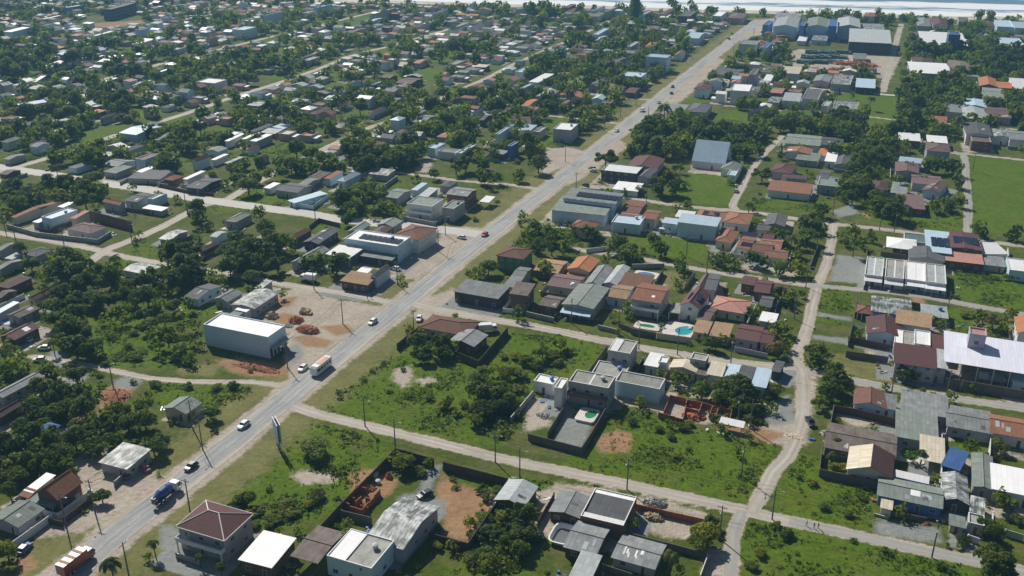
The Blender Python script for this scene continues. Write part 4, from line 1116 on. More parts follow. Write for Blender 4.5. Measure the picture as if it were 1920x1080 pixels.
parse_houses((3, 1), '''
20 202 192 232 217 158 3.8 h 1.1 mar g | big maroon hip roof in the upper right group
130 56 252 76 337 40 3.8 v 1.0 clay w | terracotta gable in the upper right group
370 82 442 92 462 45 3.4 s .5 clayo w | small orange roof in the upper right group
210 112 392 136 397 80 3.2 s .5 fibg g | long grey-green roof in the upper right group
430 126 497 132 522 74 3.6 s .6 wht w | bright white slope in the upper right group
500 152 602 162 627 86 3.4 v .9 fibd g | dark gabled roof right of the bright white slope
100 282 282 292 287 240 3.4 u .8 bamb w solar=4 | brown roof with white-edged solar panels above the allotment
0 342 322 372 332 312 3.4 s .7 clay w | long terracotta strip roof above the allotment
370 312 542 326 557 260 3.8 f 0 fibg g | grey flat roof next to the terracotta strip
175 366 312 381 332 350 2.9 s .2 wht w posts n=canopy | white awning in front of the terracotta strip
375 270 460 280 470 200 3.8 u .9 fibd g
960 202 1112 212 1122 150 4.4 v 1.0 mauve lv | mauve gabled house beside the right-hand lane trees
985 126 1132 148 1157 110 4.4 u .9 lblu lb | white-blue roof above the mauve gabled house
1085 290 1292 302 1287 245 3.8 u 1.0 mauve g | long mauve roof beside the straight grey lane
1160 342 1342 382 1342 302 3.8 v 1.1 mauve lb | mauve gable with pale blue front beside the straight lane
925 362 1042 377 1047 302 3.6 s .5 fibg g | grey-green roof in the wooded right block
980 472 1142 476 1152 396 3.2 s .6 mauve bn | brown-mauve roof at the front of the wooded right block
770 332 870 342 900 282 3.4 h .9 bamb bn | brown roof hidden in the wooded right block
1195 46 1342 54 1352 0 7.2 h 1.2 mauve lv | tall two-storey violet house with mauve roof
895 768 1092 786 1107 718 3.6 h 1.0 wht w posts n=pavilion | white hip-roofed pavilion behind the white townhouses
1022 735 1190 745 1195 690 3.2 f 0 teal g | green-grey flat roof behind the white pavilion
1195 802 1342 812 1347 672 4.4 s .6 lblu g solar=3 | blue-grey sloping roof with panels behind the white townhouses
1350 772 1572 784 1572 682 4.8 v .6 mar bn solar=4 | maroon and blue striped roof at the townhouse row's far end
1340 870 1580 885 1585 800 3.4 s .4 pink bn | brick-walled house right of the white townhouses
1060 852 1332 880 1312 800 3.6 v 1.2 fibd g | dark gabled roof directly behind the white townhouses
1602 822 1702 812 1702 746 3.4 s .3 wht w | small white roof right of the brick-walled house
1620 902 1762 908 1757 856 2.6 s .3 fib g n=shed | low grey shed right of the brick-walled house
1810 952 1960 965 1965 880 3.6 f 0 wht lb | white flat house at the right edge above the weeds
-20 602 132 612 142 540 3.8 v 1.0 fibd g | dark gabled house by the conical tree
-20 842 140 852 150 800 3.2 u .8 clay w
-60 770 60 780 110 720 3.4 u .9 clay cr
-40 720 40 730 60 660 3.6 u .9 mar cr
''', 1)
for i in range(4):
    x0 = 725 + i * 152
    y0 = 985 + i * 18
    parse_houses((3, 1), '%d %d %d %d %d %d %s f 0 %s w strip awn=3.0 awnm=wht n=row_house | %s' % (x0, y0, x0 + 146, y0 + 16, x0 + 146, y0 - 120, ('3.4', '3.7', '3.3', '3.6')[i], ('fibl', 'conc', 'wht', 'fibl')[i],
        ('white parapet townhouse at the paved-lot end of the row', 'second white townhouse from the paved lot', 'third white townhouse from the paved lot', 'white townhouse at the weedy-lot end of the row')[i]), 1)
parse_houses((2, 0), '''
1005 428 1170 438 1192 416 11 f 0 lblu lb n=apartment_block | tall pale blue apartment block beside the main road
820 572 960 582 1012 552 7 f 0 lblu lb | pale blue two-storey house below the tall blue block
575 642 702 652 717 600 4 v .9 fibd g
420 622 560 642 577 590 4 v .9 sil w
130 612 232 622 312 560 4.5 s .5 wht lb
180 722 340 732 352 680 6.4 v .9 sil g
70 792 190 802 207 746 4.4 u 1.0 clayo w
350 712 560 752 572 704 4.4 v 1.2 clay cr
360 792 432 796 447 752 3.6 u .8 clay cr
600 742 720 748 718 716 4 v 1.2 lblu lb
720 672 842 682 852 650 3.8 u .8 fibd g
850 692 960 697 962 660 3.6 u .8 mar bn
310 972 490 977 497 934 7.2 f 0 wht lv tank | grey-violet cube house with white roof near the main road
30 986 152 992 182 945 4 s .5 lblu g
160 992 242 998 257 960 4 f 0 sil g
0 930 112 922 132 872 4 u .9 mar bn
40 682 132 692 142 634 6.5 f 0 wht lb
340 562 430 567 442 545 4 u .8 clay cr
20 542 152 552 167 506 6 f 0 lblu lb
1110 826 1300 836 1332 786 5.2 f 0 fibg g posts n=canopy | grey filling-station canopy beside the main road
1312 832 1482 842 1502 780 5 h 1.2 fibd cr | cream house right beside the grey roadside canopy
1370 662 1490 667 1502 630 6.2 h 1.1 mar lb | pale blue two-storey house across the main road
1640 682 1762 684 1802 640 9 f 0 wht w | white three-storey house across the main road
1500 552 1702 582 1742 522 4.5 u .8 fibd lb
1780 562 1862 566 1854 520 8 f 0 fibd lv
1700 332 1852 342 1862 310 9 f 0 fibg gnl | pale green three-storey block at the far crossroads
1875 360 1950 365 1955 320 10 f 0 blu lb | blue and pale block behind the pale green block
1500 122 1612 126 1612 90 7 f 0 wht lb
1620 132 1762 136 1765 100 6 h 1.2 mauve pk
1250 122 1382 126 1387 86 8 f 0 fibd dk | dark-framed modern house near the beach
1100 134 1192 137 1192 115 4.5 s .6 wht w
950 122 1042 126 1044 86 7 f 0 lblu lb
600 84 692 88 692 46 7.5 f 0 lblu lb
692 92 792 96 792 52 7.5 f 0 lblu gnl
390 94 490 96 490 64 5 h 1.1 clay w
165 128 257 131 257 105 4.4 u 1.0 clayo w
1300 282 1442 286 1444 246 6 u 1.0 lblu lb
600 262 722 266 732 216 7 f 0 lblu lb
610 302 712 312 714 270 5 u .8 lblu b
860 352 957 357 957 316 6.5 f 0 fibl g
1000 346 1092 348 1092 320 4 h 1 clayo w
740 482 862 492 862 432 4 u 1 fibd g
1215 416 1332 418 1302 386 4.4 v 1.4 brn w
1770 842 1902 872 1922 802 5 v 1.2 fib g
1885 602 1965 606 1965 566 4 s .5 wht w
1185 362 1290 366 1290 335 4 h 1 fibd g
1110 105 1215 108 1215 70 6.5 h 1.2 mauve pk
20 80 80 84 84 62 4 s .5 lblu lb
65 70 130 72 130 30 8 h 1.2 fib lb
800 140 920 144 920 125 4 u .8 mar g
740 470 700 480 700 440 4 u .8 brn w
540 120 700 125 710 95 5 u .9 brn w
895 395 1000 400 1000 370 3.8 u .8 mar bn
380 60 480 62 480 34 6 f 0 mar bn
''', 1)
parse_houses((3, 0), '''
40 198 232 200 236 140 11 v 2.0 fibl lb blind n=factory | pale blue factory bay with gabled front nearest the main road
236 196 290 198 294 160 13 f 0 blu b blind n=factory_tower | square dark blue factory tower between two pale bays
292 198 450 199 452 142 11 v 2.0 fibg lb blind n=factory | middle pale blue factory bay with grey gable
452 198 522 199 524 150 13 f 0 blu b blind n=factory_tower | wide dark blue factory tower beside the right bay
526 199 682 200 684 142 11 v 2.2 fibl lb blind n=factory | right pale blue factory bay with dark gateway
-40 190 36 194 40 160 10 f 0 blu b blind n=factory | dark blue end block of the factory
50 135 250 138 256 100 8 u 1.5 sil lb n=factory | silvery hall behind the factory
610 312 892 316 907 246 9.5 s 2.5 fibl dk blind n=warehouse | dark-walled warehouse with pale ribbed roof by the factory
680 218 862 222 864 182 6 u 1.2 sil w n=factory | white low hall between factory and dark-walled warehouse
1155 332 1446 337 1446 262 8 s 2 wht dk blind n=warehouse | white-roofed depot across the sandy lane
1358 262 1432 264 1432 240 18 f 0 blu bd n=tower | tall dark blue water tower block behind the white-roofed depot
1070 542 1332 547 1332 476 7 u 1.2 wht lv | long grey two-storey house with white roof beside the sandy lane
1090 472 1242 474 1222 438 5 v 1.4 mar w
1340 512 1562 532 1542 460 4.5 h 1.2 brn bn
1590 642 1732 652 1702 590 5 v 1.6 clayo bn | orange gabled house at the wooded right side
1727 656 1857 662 1862 620 4.5 u 1.1 clayo bn
1852 662 1962 666 1962 600 6 s .7 wht w
1470 792 1622 802 1622 750 5 v 1.0 lblu g
1480 892 1632 894 1622 818 5 v 1.5 fibl g
1640 872 1782 877 1782 810 4.5 u 1.3 mauve lv
1330 842 1472 847 1462 786 5 f 0 fib g
1250 922 1337 927 1337 884 4 s .7 clay w
1490 1002 1642 1012 1652 932 6.4 v .8 fibd w
1530 1062 1652 1067 1652 1020 5 f 0 mauve bn
1680 1022 1812 1032 1812 970 4.5 v 1.0 sil w
1815 1042 1962 1052 1962 990 5 u 1.0 fib w
985 1046 1132 1052 1132 1010 4 s .6 wht bn
1200 1062 1332 1067 1332 1030 4 s .5 wht bn
110 546 246 552 252 510 6 s .6 beige w
340 606 472 617 482 570 4.4 v 1.0 fib g
470 632 622 642 642 570 4.4 f 0 sil g
660 652 797 657 802 600 4.4 s .5 lblu dk
20 692 122 702 132 664 4.4 u 1.0 pink bn
110 752 242 757 252 706 4.6 s .5 fibl w
255 742 402 752 412 676 6 f 0 fibd w
0 762 92 772 112 730 4 u .9 sil g
480 822 662 834 682 770 4 f 0 sil g
400 796 470 806 480 765 4 f 0 fibl w
130 1072 382 1082 402 1022 4 u .9 fibg g
400 1082 542 1087 562 1038 4 u .9 fibd g
640 440 740 442 735 402 4 u .9 fibg g
1120 192 1222 196 1212 138 6.5 h 1.6 fib g
1240 192 1332 194 1322 138 6.5 h 2 mar w
1610 192 1702 196 1702 160 5 h 1.2 mar bn
1720 202 1812 206 1812 156 8 f 0 lblu lb
1850 212 1960 216 1960 168 8 f 0 lblu lb
1430 165 1500 168 1500 135 5 f 0 fibd g
1770 350 1880 353 1880 290 8 f 0 lblu lb
1620 730 1745 740 1750 665 4.4 u .9 fibg g
60 260 160 320 170 275 4 u .9 brn bn
220 305 300 308 300 275 4 s .5 wht w
330 300 450 303 450 270 4 s .5 sil lb
560 130 640 132 640 105 5 u 1.1 mar pk
720 120 810 124 810 98 6 h 1 clay w
30 565 110 570 116 540 4 f 0 fibl w
''', 1)
parse_houses((0, 0), '''
30 236 216 240 222 214 8 s 1 wht lb n=warehouse | pale warehouse with bright white roof at the far left
770 72 960 70 1022 24 10.5 f 0 brn teal n=office_block | big dark office block far off at upper left
720 267 812 272 832 240 4.5 s .8 wht w
1020 332 1102 337 1107 304 4.5 s .8 wht w
330 142 422 149 442 122 4.5 s .8 wht pk
1160 546 1262 552 1282 520 5 s .6 wht lb
1470 618 1692 632 1702 602 6.5 f 0 wht w | white two-storey house with long white parapet in the far left town
1180 732 1332 772 1372 718 4 u .9 fibd g
1740 224 1922 228 1926 205 8 f 0 lblu lb n=apartment_block | pale apartment row far off at upper left
735 462 882 456 927 420 4 s .7 wht lv
240 612 332 606 342 575 4 s .6 wht g
380 502 446 502 446 460 4 s .7 wht g
10 1062 142 1074 167 1034 4.4 h 1.1 fib w
220 1086 300 1092 350 1056 4 h 1 fib w
750 884 882 892 892 850 4 h 1 fibd g
130 800 290 780 302 750 4 u .9 blu b
1690 1056 1802 1062 1832 1008 4 s .5 wht w
1830 1042 1922 1052 1932 1000 4 s .5 wht w
505 60 570 64 585 40 8 f 0 lblu b
1010 226 1110 232 1120 215 9 f 0 fibd lb
1000 640 1120 645 1135 600 4 u .9 fibl lb
710 630 860 640 880 590 4 s .6 wht g
1020 1010 1085 1020 1090 935 6 u 1 lblu lb | pale blue two-storey cottage beside the far left lane bend
1180 1050 1330 1060 1340 985 4 u 1 fib g
120 640 240 645 250 600 4 s .6 sil w
'''.replace(' teal n=', ' dk n='), 1)
parse_houses((1, 0), '''
400 852 542 858 562 808 4.2 h 1.1 mauve g
840 842 982 857 972 808 4 h 1 mar lb
1180 912 1402 922 1352 868 4.4 u 1.2 fib lb | broad grey house on a lawn right of the bright lane
1380 862 1492 872 1462 820 4.8 v 1.3 fib lb | gabled pale house attached behind the broad grey house
650 892 782 902 762 860 4 h 1 fib g
1070 532 1152 537 1177 504 4 v 1 fib w
1020 662 1112 677 1132 635 4 f 0 lblu w
770 682 860 690 880 655 4 u .9 fibl g
510 742 642 752 652 718 4 u 1 lblu g
625 782 692 787 702 754 4 u .9 clay cr
405 412 492 416 502 388 4 u .9 pink cr
290 460 480 465 480 430 4 f 0 sil g
870 162 927 164 937 134 5 u .9 lblu lb
690 244 832 247 832 212 5 u .9 brn lv
1180 472 1292 476 1292 448 4 u .9 pink cr
1440 484 1572 492 1572 458 4 f 0 sil g
60 120 180 124 190 90 9 f 0 fibl lb
460 62 560 66 560 36 9 f 0 lblu lb
870 122 1030 128 1040 70 8 h 1.5 brn lv
1460 228 1600 236 1590 185 5 v 1.4 fibl w
1610 214 1690 218 1690 180 5 h 1.3 lblu w
1310 110 1440 114 1440 72 6 f 0 fib lb
1620 860 1700 870 1690 820 4 h 1.3 fibl w
1690 900 1780 905 1760 860 4 u 1 fibd bn
1800 1010 1930 1020 1930 940 6 f 0 lblu lb
1860 845 1930 850 1930 800 4.4 u 1 mar bn
1390 560 1460 565 1460 540 4 u .9 pink cr
1240 200 1340 205 1340 172 5 v 1.2 fibl g
940 580 1040 590 1060 565 4 u .9 mauve bn
1050 620 1240 630 1250 590 4 u .9 mauve bn
0 985 70 990 90 930 4 h 1 fib g
0 1060 60 1070 80 1010 4 s .6 wht g
860 640 940 645 950 615 4 f 0 lblu b
300 450 420 455 430 410 5 f 0 fib g
'''.replace(' f 0 fib g\n', ' f 0 fibl g\n', 0), 1)

# ------------------------------------------------------------------ yard walls
def yard_wall(pts, h=2.2, mat='wall_yw', top=True, th=.16, name='yard_wall', label=None):
    P = [gp(*p, h if top else 0) for p in pts]
    c = Vector((sum(p.x for p in P) / len(P), sum(p.y for p in P) / len(P), 0))
    mb = MB()
    for i, (a, b) in enumerate(zip(P, P[1:])):
        a = Vector((a.x - c.x, a.y - c.y, 0)); b = Vector((b.x - c.x, b.y - c.y, 0))
        d = (b - a).normalized(); n = Vector((-d.y, d.x, 0)) * th / 2
        if i: a = a + d * th * .55
        k = max(1, int((b - a).length / 4.5)); e = (b - a) / k
        for j in range(k):
            p, q = a + e * j, a + e * (j + 1)
            hh = h + rng.uniform(-.04, .04)
            lo = [p - n, q - n, q + n, p + n]; hi = [x + Vector((0, 0, hh)) for x in lo]
            for s in range(4): mb.face([lo[s], lo[(s + 1) % 4], hi[(s + 1) % 4], hi[s]], 0)
            mb.face(hi, 1)
            m_ = p
            mb.box(m_.x - .16, m_.y - .16, 0, m_.x + .16, m_.y + .16, h + .1, 0)
    o = mb.build(name, [mat, 'trim' if mat in ('wall_w', 'wall_yg') else mat], None, c)
    if label: tag(o, label, 'wall')
    else: tag_near(o, 'long dark yard wall' if mat in ('wall_yw', 'wall_ywb') else ('pale yard wall' if mat in ('wall_w', 'wall_yg') else 'yard wall'), 'wall', 'walls round the yards')
def YW(tile, flat, h=2.2, mat='wall_yw', **k):
    yard_wall([tp(tile, flat[i], flat[i + 1]) for i in range(0, len(flat), 2)], h, mat, **k)
YW((1, 3), [1050, 122, 1335, 200], 2.6, 'wall_ywb'); YW((1, 3), [1405, 222, 1888, 345], 2.6, 'wall_ywb')
YW((1, 3), [1045, 122, 920, 250, 640, 530, 488, 695], 2.4, 'wall_ywb'); YW((1, 3), [640, 585, 868, 640], 2.2)
YW((1, 3), [1808, 515, 1590, 832, 1292, 752], 2.2, 'wall_ywb')
YW((2, 2), [712, 430, 562, 630], 2.6); YW((2, 2), [158, 770, -10, 968], 2.0, 'wall_yg'); YW((2, 2), [392, 880, 268, 1075], 2.2)
YW((2, 2), [700, 905, 590, 1090, 520, 1196, 240, 1122, 120, 1090], 2.2); YW((2, 2), [985, 575, 1000, 505], 2.2); YW((2, 2), [1155, 640, 1085, 770], 2.4, 'wall_br')
YW((2, 2), [648, 275, 805, 312], 1.6, 'wall_yg'); YW((2, 2), [895, 300, 1082, 335], 2.2); YW((2, 2), [1090, 335, 1345, 372], 2.2, 'wall_cr'); YW((2, 2), [110, 175, 315, 222], 1.8, 'wall_yg')
YW((2, 2), [1675, 440, 1920, 490], 1.8, 'wall_lv'); YW((2, 2), [805, 262, 900, 300], 1.8)
YW((1, 2), [1058, 415, 1225, 282], 2.4, 'wall_ywb'); YW((1, 2), [1525, 485, 1668, 545, 1888, 290], 2.6, 'wall_ywb')
YW((3, 2), [495, 880, 468, 1020], 2.2); YW((3, 2), [505, 880, 660, 905, 985, 985], 2.4, 'wall_ywb'); YW((3, 2), [640, 240, 605, 400], 2.0); YW((3, 2), [608, 362, 918, 425], 2.2, 'wall_ywb')
YW((3, 2), [590, 470, 905, 515], 2.2); YW((3, 2), [1342, 675, 1450, 690], 3.0); YW((3, 2), [1465, 692, 1930, 770], 3.0); YW((3, 2), [668, 62, 655, 180], 2.4); YW((3, 2), [1062, 100, 1332, 148], 2.4)
YW((3, 3), [405, 110, 388, 275, 842, 370], 2.3); YW((3, 3), [1306, 20, 1302, 480], 2.6, 'wall_w'); YW((3, 3), [920, 590, 1190, 640], 1.4); YW((3, 3), [1672, 20, 1665, 170], 2.2, 'wall_w')
YW((3, 3), [1505, 770, 1590, 800], 1.6, 'wall_w'); YW((3, 3), [800, 610, 905, 640], .6, 'wall_yg'); YW((3, 3), [1690, 600, 1685, 700], 2.0, 'wall_w'); YW((3, 3), [1785, 730, 1920, 770], 1.8, 'wall_gnl')
YW((2, 3), [930, 540, 1452, 655], 1.8, 'wall_br'); YW((2, 3), [840, 745, 1455, 905], 1.8); YW((2, 3), [1470, 915, 1412, 1075], 2.0, 'wall_yg'); YW((2, 3), [680, 990, 900, 1060], 1.6)
YW((0, 3), [475, 640, 690, 478], 1.8, 'wall_ywb'); YW((0, 3), [330, 640, 470, 670], 1.6, 'wall_ywb'); YW((0, 3), [1320, 905, 1500, 965], 1.4, 'wall_yg'); YW((0, 3), [855, 370, 935, 300], 1.6, 'wall_yg')
YW((0, 1), [50, 600, 265, 660, 730, 715, 830, 655], 2.0, 'wall_yg'); YW((0, 1), [650, 495, 985, 580], 4.2, 'wall_bn', label='tall brown boundary wall of the left compound')
YW((0, 1), [930, 475, 1215, 510], 1.8); YW((0, 1), [1200, 300, 1420, 350, 1600, 365], 1.6, 'wall_ywb'); YW((0, 1), [900, 285, 1030, 215], 1.6, 'wall_yg')
YW((1, 1), [285, 430, 490, 345], 2.0, 'wall_w'); YW((1, 1), [330, 448, 430, 462, 540, 370], 2.0, 'wall_lb'); YW((1, 1), [1105, 540, 1340, 585, 1400, 545], 1.8, 'wall_yg'); YW((1, 1), [400, 610, 470, 555, 630, 595], 1.8)
YW((1, 1), [930, 325, 1060, 235], 2.2, 'wall_yg')
YW((2, 1), [560, 785, 720, 765], 1.8, 'wall_w'); YW((2, 1), [520, 325, 680, 340], 1.8, 'wall_w'); YW((2, 1), [1055, 1075, 1135, 930], 2.4); YW((2, 1), [1140, 895, 900, 900], 2.0, 'wall_yg'); YW((2, 1), [1300, 1050, 1370, 960], 2.2)
YW((3, 1), [320, 905, 375, 750], 1.8); YW((3, 1), [735, 990, 720, 1060], 1.8, 'wall_w'); YW((3, 1), [850, 805, 1040, 830], 1.8); YW((3, 1), [1800, 780, 1815, 930], 2.2, 'wall_w')
YW((3, 1), [745, 770, 740, 850], 1.8)

# low walls between neighbouring lots
vr = random.Random(12)
for q in list(HOUSES):
    if q['det'] < 1 or q['name'] != 'house' or vr.random() > .62 or q['area'] < 500: continue
    u = Vector((math.cos(q['a']), math.sin(q['a']), 0)); v = Vector((-u.y, u.x, 0)); c = q['c']; sd = vr.choice((-1, 1))
    x = sd * (q['w'] / 2 + vr.uniform(1.2, 2.6)); y0, y1 = -q['d'] / 2 - vr.uniform(2, 5), q['d'] / 2 + vr.uniform(0, 3)
    P = [c + u * x + v * y1, c + u * x + v * y0]
    if vr.random() < .6: P.append(c - u * x * vr.uniform(.2, .9) + v * y0)
    bad = False
    for p, r in zip(P, P[1:]):
        for k in range(9):
            m_ = p.lerp(r, k / 8)
            if blocked(m_.x, m_.y, .4) or on_road(m_.x, m_.y, .8) or mask_at('lush', m_.x, m_.y) > .6: bad = True
    if bad: continue
    hh = vr.uniform(1.5, 2.1); pw = [proj(p) for p in P]
    yard_wall([(p[0], p[1]) for p in pw], hh, vr.choice(('wall_yw', 'wall_yg', 'wall_yg', 'wall_ywb', 'wall_w')), False, .14)

# ------------------------------------------------------------------ poles
pm = MB()
pm.tube([(0, 0, 0), (0, 0, 9.2)], [.19, .12], 8)
pm_mesh = pm.mesh('shaft', ['pole'])
ca = MB(); ca.box(-1.1, -.06, 8.5, 1.1, .06, 8.64)
for x in (-1, -.5, .5, 1): ca.tube([(x, 0, 8.64), (x, 0, 8.86)], .05, 5)
ca_mesh = ca.mesh('crossarm', ['pole'])
la = MB(); la.tube([(0, 0, 7.6), (0, -.8, 8.1), (0, -1.6, 8.2)], .05, 5); la.box(-.12, -2.1, 8.13, .12, -1.5, 8.27)
la_mesh = la.mesh('street_light', ['tank_grey'])
POLES = [((1, 2), 652, 270), ((1, 2), 1185, 350), ((1, 2), 238, 600), ((1, 2), 818, 1035), ((1, 3), 1045, 122), ((1, 3), 1795, 225), ((2, 3), 58, 345), ((2, 3), 862, 430), ((3, 3), 30, 655), ((3, 3), 1228, 940),
         ((0, 3), 712, 600), ((0, 3), 495, 700), ((0, 3), 1425, 595), ((0, 3), 968, 1085), ((0, 3), 1520, 130), ((0, 2), 850, 745), ((0, 2), 1448, 1060), ((2, 2), 445, 265), ((2, 2), 950, 460), ((2, 2), 1240, 500), ((2, 2), 1640, 570),
         ((2, 2), 1785, 1055), ((2, 2), 800, 320), ((3, 2), 925, 795), ((3, 2), 1334, 830), ((3, 2), 1338, 210), ((3, 2), 195, 230), ((1, 1), 1368, 805), ((1, 1), 1062, 1055), ((1, 1), 445, 560), ((1, 1), 1420, 680),
         ((2, 1), 400, 132), ((2, 1), 480, 352), ((2, 1), 148, 715), ((2, 1), 1008, 430), ((2, 1), 722, 885), ((2, 1), 1308, 845), ((2, 1), 1460, 965), ((3, 1), 485, 525), ((3, 1), 835, 645), ((3, 1), 945, 665), ((3, 1), 283, 1075),
         ((3, 1), 1533, 200), ((3, 1), 1428, 390), ((2, 0), 1020, 910), ((2, 0), 692, 985), ((2, 0), 812, 880), ((2, 0), 928, 790), ((2, 0), 1018, 725), ((0, 1), 485, 780), ((0, 1), 990, 740), ((0, 1), 115, 715), ((0, 1), 1390, 440), ((0, 1), 40, 650),
         ((2, 0), 1310, 480), ((2, 0), 1660, 400), ((2, 0), 1808, 290), ((3, 0), 1460, 310), ((3, 0), 415, 1010), ((2, 3), 1555, 800), ((2, 2), 1690, 1030), ((2, 3), 1720, 330), ((1, 2), 435, 10)]
POLE_XY = []
proto = None
for tile, x, y in POLES:
    p = gp(*tp(tile, x, y)); rz = -GRID + rng.choice((0, math.pi / 2)) + rng.uniform(-.1, .1)
    if proto is None:
        proto = empty('utility_pole', p, rz); put('shaft', pm_mesh, proto); put('crossarm', ca_mesh, proto); put('street_light', la_mesh, proto); o = proto
    else: o = copy_thing(proto, p, rz)
    tag_near(o, 'slim utility pole with crossarm', 'pole', 'utility poles along the streets', 6)

def cable(chain, label):
    P = [gp(*tp(*q)) for q in chain]; c = P[0].copy(); m_ = MB()
    for a, b in zip(P, P[1:]):
        for off, z in ((-.8, 8.75), (.8, 8.75), (0, 7.2)):
            n_ = Vector((-(b - a).y, (b - a).x, 0)).normalized() * off
            m_.tube([a.lerp(b, k / 8) - c + n_ + Vector((0, 0, z - 1.1 * 4 * (k / 8) * (1 - k / 8))) for k in range(9)], .028, 4)
    tag(m_.build('power_line', ['rubber'], None, c), label, 'power line')
cable([((0, 3), 712, 600), ((0, 3), 1520, 130), ((0, 2), 1448, 1060), ((1, 2), 238, 600), ((1, 2), 652, 270), ((1, 1), 1062, 1055), ((1, 1), 1368, 805), ((1, 1), 1420, 680)], 'thin sagging cables along the left side of the main road')
cable([((1, 2), 818, 1035), ((1, 3), 1795, 225), ((2, 3), 862, 430), ((3, 3), 30, 655), ((3, 3), 1228, 940)], 'thin sagging cables along the lower dirt street')
cable([((2, 2), 445, 265), ((2, 2), 950, 460), ((2, 2), 1240, 500), ((2, 2), 1640, 570), ((3, 2), 925, 795), ((3, 2), 1334, 830)], 'thin sagging cables along the middle dirt street')

# ------------------------------------------------------------------ vehicles
def lathe_x(mb, prof, n=12, mi=0, cz=0.0):
    rings = [[(x, r * math.cos(2 * math.pi * k / n), cz + r * math.sin(2 * math.pi * k / n)) for k in range(n)] for x, r in prof]
    for a, b in zip(rings, rings[1:]):
        for k in range(n): mb.face([a[k], a[(k + 1) % n], b[(k + 1) % n], b[k]], mi)
    mb.face(rings[0], mi); mb.face(rings[-1][::-1], mi)
def wheel_mesh(r=.32, w=.22):
    mb = MB(); n = 14
    R0 = [[(r * k1 * math.cos(2 * math.pi * i / n), y, r * k1 * math.sin(2 * math.pi * i / n)) for i in range(n)] for y, k1 in ((-w / 2, .62), (-w / 2, .95), (-w / 4, 1), (w / 4, 1), (w / 2, .95), (w / 2, .62))]
    for a, b in zip(R0, R0[1:]):
        for i in range(n): mb.face([a[i], b[i], b[(i + 1) % n], a[(i + 1) % n]], 0)
    mb.face(R0[0], 1); mb.face(R0[-1][::-1], 1)
    return mb.mesh('wheel', ['rubber', 'tank_grey'])
WH = wheel_mesh(); WHT = wheel_mesh(.5, .3)
def loft(mb, st, mi=0):
    rings = []
    for x, z0, z1, hw in st:
        c = min(.14, (z1 - z0) * .3)
        rings.append([(x, -hw, z0), (x, hw, z0), (x, hw, z1 - c), (x, hw - c, z1), (x, -hw + c, z1), (x, -hw, z1 - c)])
    for a, b in zip(rings, rings[1:]):
        for k in range(6): mb.face([a[k], b[k], b[(k + 1) % 6], a[(k + 1) % 6]], mi)
    mb.face(rings[0], mi); mb.face(rings[-1][::-1], mi)
CARS = {}
def car(kind, paint):
    if (kind, paint) in CARS: return CARS[(kind, paint)]
    B = MB(); G = MB()
    if kind == 'car':
        loft(B, [(-2.1, .42, .74, .74), (-1.95, .3, .93, .83), (-1.3, .24, .97, .86), (.9, .24, .96, .86), (1.6, .26, .86, .84), (2.0, .3, .72, .78), (2.12, .4, .6, .68)])
        b0, b1, t0, t1, zt = -1.85, 1.05, -1.3, .35, 1.42
    elif kind == 'pickup':
        loft(B, [(-2.5, .5, .98, .8), (-2.4, .4, 1.05, .88), (1.0, .35, 1.05, .9), (2.2, .38, .95, .86), (2.4, .5, .75, .76)])
        b0, b1, t0, t1, zt = -.6, 1.3, -.4, .7, 1.68
    else:
        loft(B, [(-2.4, .4, 1.9, .84), (-2.3, .3, 2.05, .9), (1.3, .3, 2.05, .9), (1.9, .3, 1.2, .88), (2.4, .36, .95, .8)])
        b0, b1, t0, t1, zt = 1.28, 1.86, 1.2, 1.34, 1.98
    hw, tw, zb = .80, .64, .93 if kind == 'car' else (1.02 if kind == 'pickup' else 1.2)
    lo = [(b0, -hw, zb), (b1, -hw, zb), (b1, hw, zb), (b0, hw, zb)]; hi = [(t0, -tw, zt - .04), (t1, -tw, zt - .04), (t1, tw, zt - .04), (t0, tw, zt - .04)]
    for i in range(4): G.face([lo[i], lo[(i + 1) % 4], hi[(i + 1) % 4], hi[i]])
    if kind != 'van':
        loft(B, [(t0 - .05, zt - .05, zt, tw + .02), (t0 + .1, zt - .05, zt + .05, tw + .03), (t1 - .1, zt - .05, zt + .05, tw + .03), (t1 + .05, zt - .05, zt, tw + .02)])
        for s in (-1, 1):
            for (xa, xb) in ((b0, t0), (b1, t1), ((b0 + b1) / 2 - .1, (t0 + t1) / 2)):
                B.tube([(xa, s * hw, zb - .02), (xb, s * (tw + .01), zt - .03)], .05, 5)
    if kind == 'pickup':
        G.box(-2.3, -.75, 1.055, -.75, .75, 1.075)
    HL = MB(); x0 = 2.0 if kind == 'car' else 2.3; HL.box(x0 - .12, -.14, -.09, x0 + .02, .14, .07)
    CARS[(kind, paint)] = (B.mesh('body', [paint]), G.mesh('windows', ['glass']), HL.mesh('headlight', ['trim']))
    return CARS[(kind, paint)]
def add_car(px, py, paint, head, label, kind='car', free=0):
    p = gp(px, py); rz = math.pi / 2 - GRID + R(head)
    root = empty({'car': 'parked_car', 'pickup': 'pickup_truck', 'van': 'van'}[kind], (p.x, p.y, .06), rz)
    b, g, h = car(kind, paint)
    put('body', b, root); put('windows', g, root)
    k = {'car': 1.28, 'pickup': 1.55, 'van': 1.55}[kind]
    for sx_ in (-1, 1):
        for sy_ in (-1, 1): put('wheel', WH, root, (sx_ * k, sy_ * .78, .32))
    for s in (-1, 1): put('headlight', h, root, (0, s * .58, .68 if kind == 'car' else .82))
    tag(root, label, {'car': 'car', 'pickup': 'pickup', 'van': 'van'}[kind], 'cars on the road and in the yards')
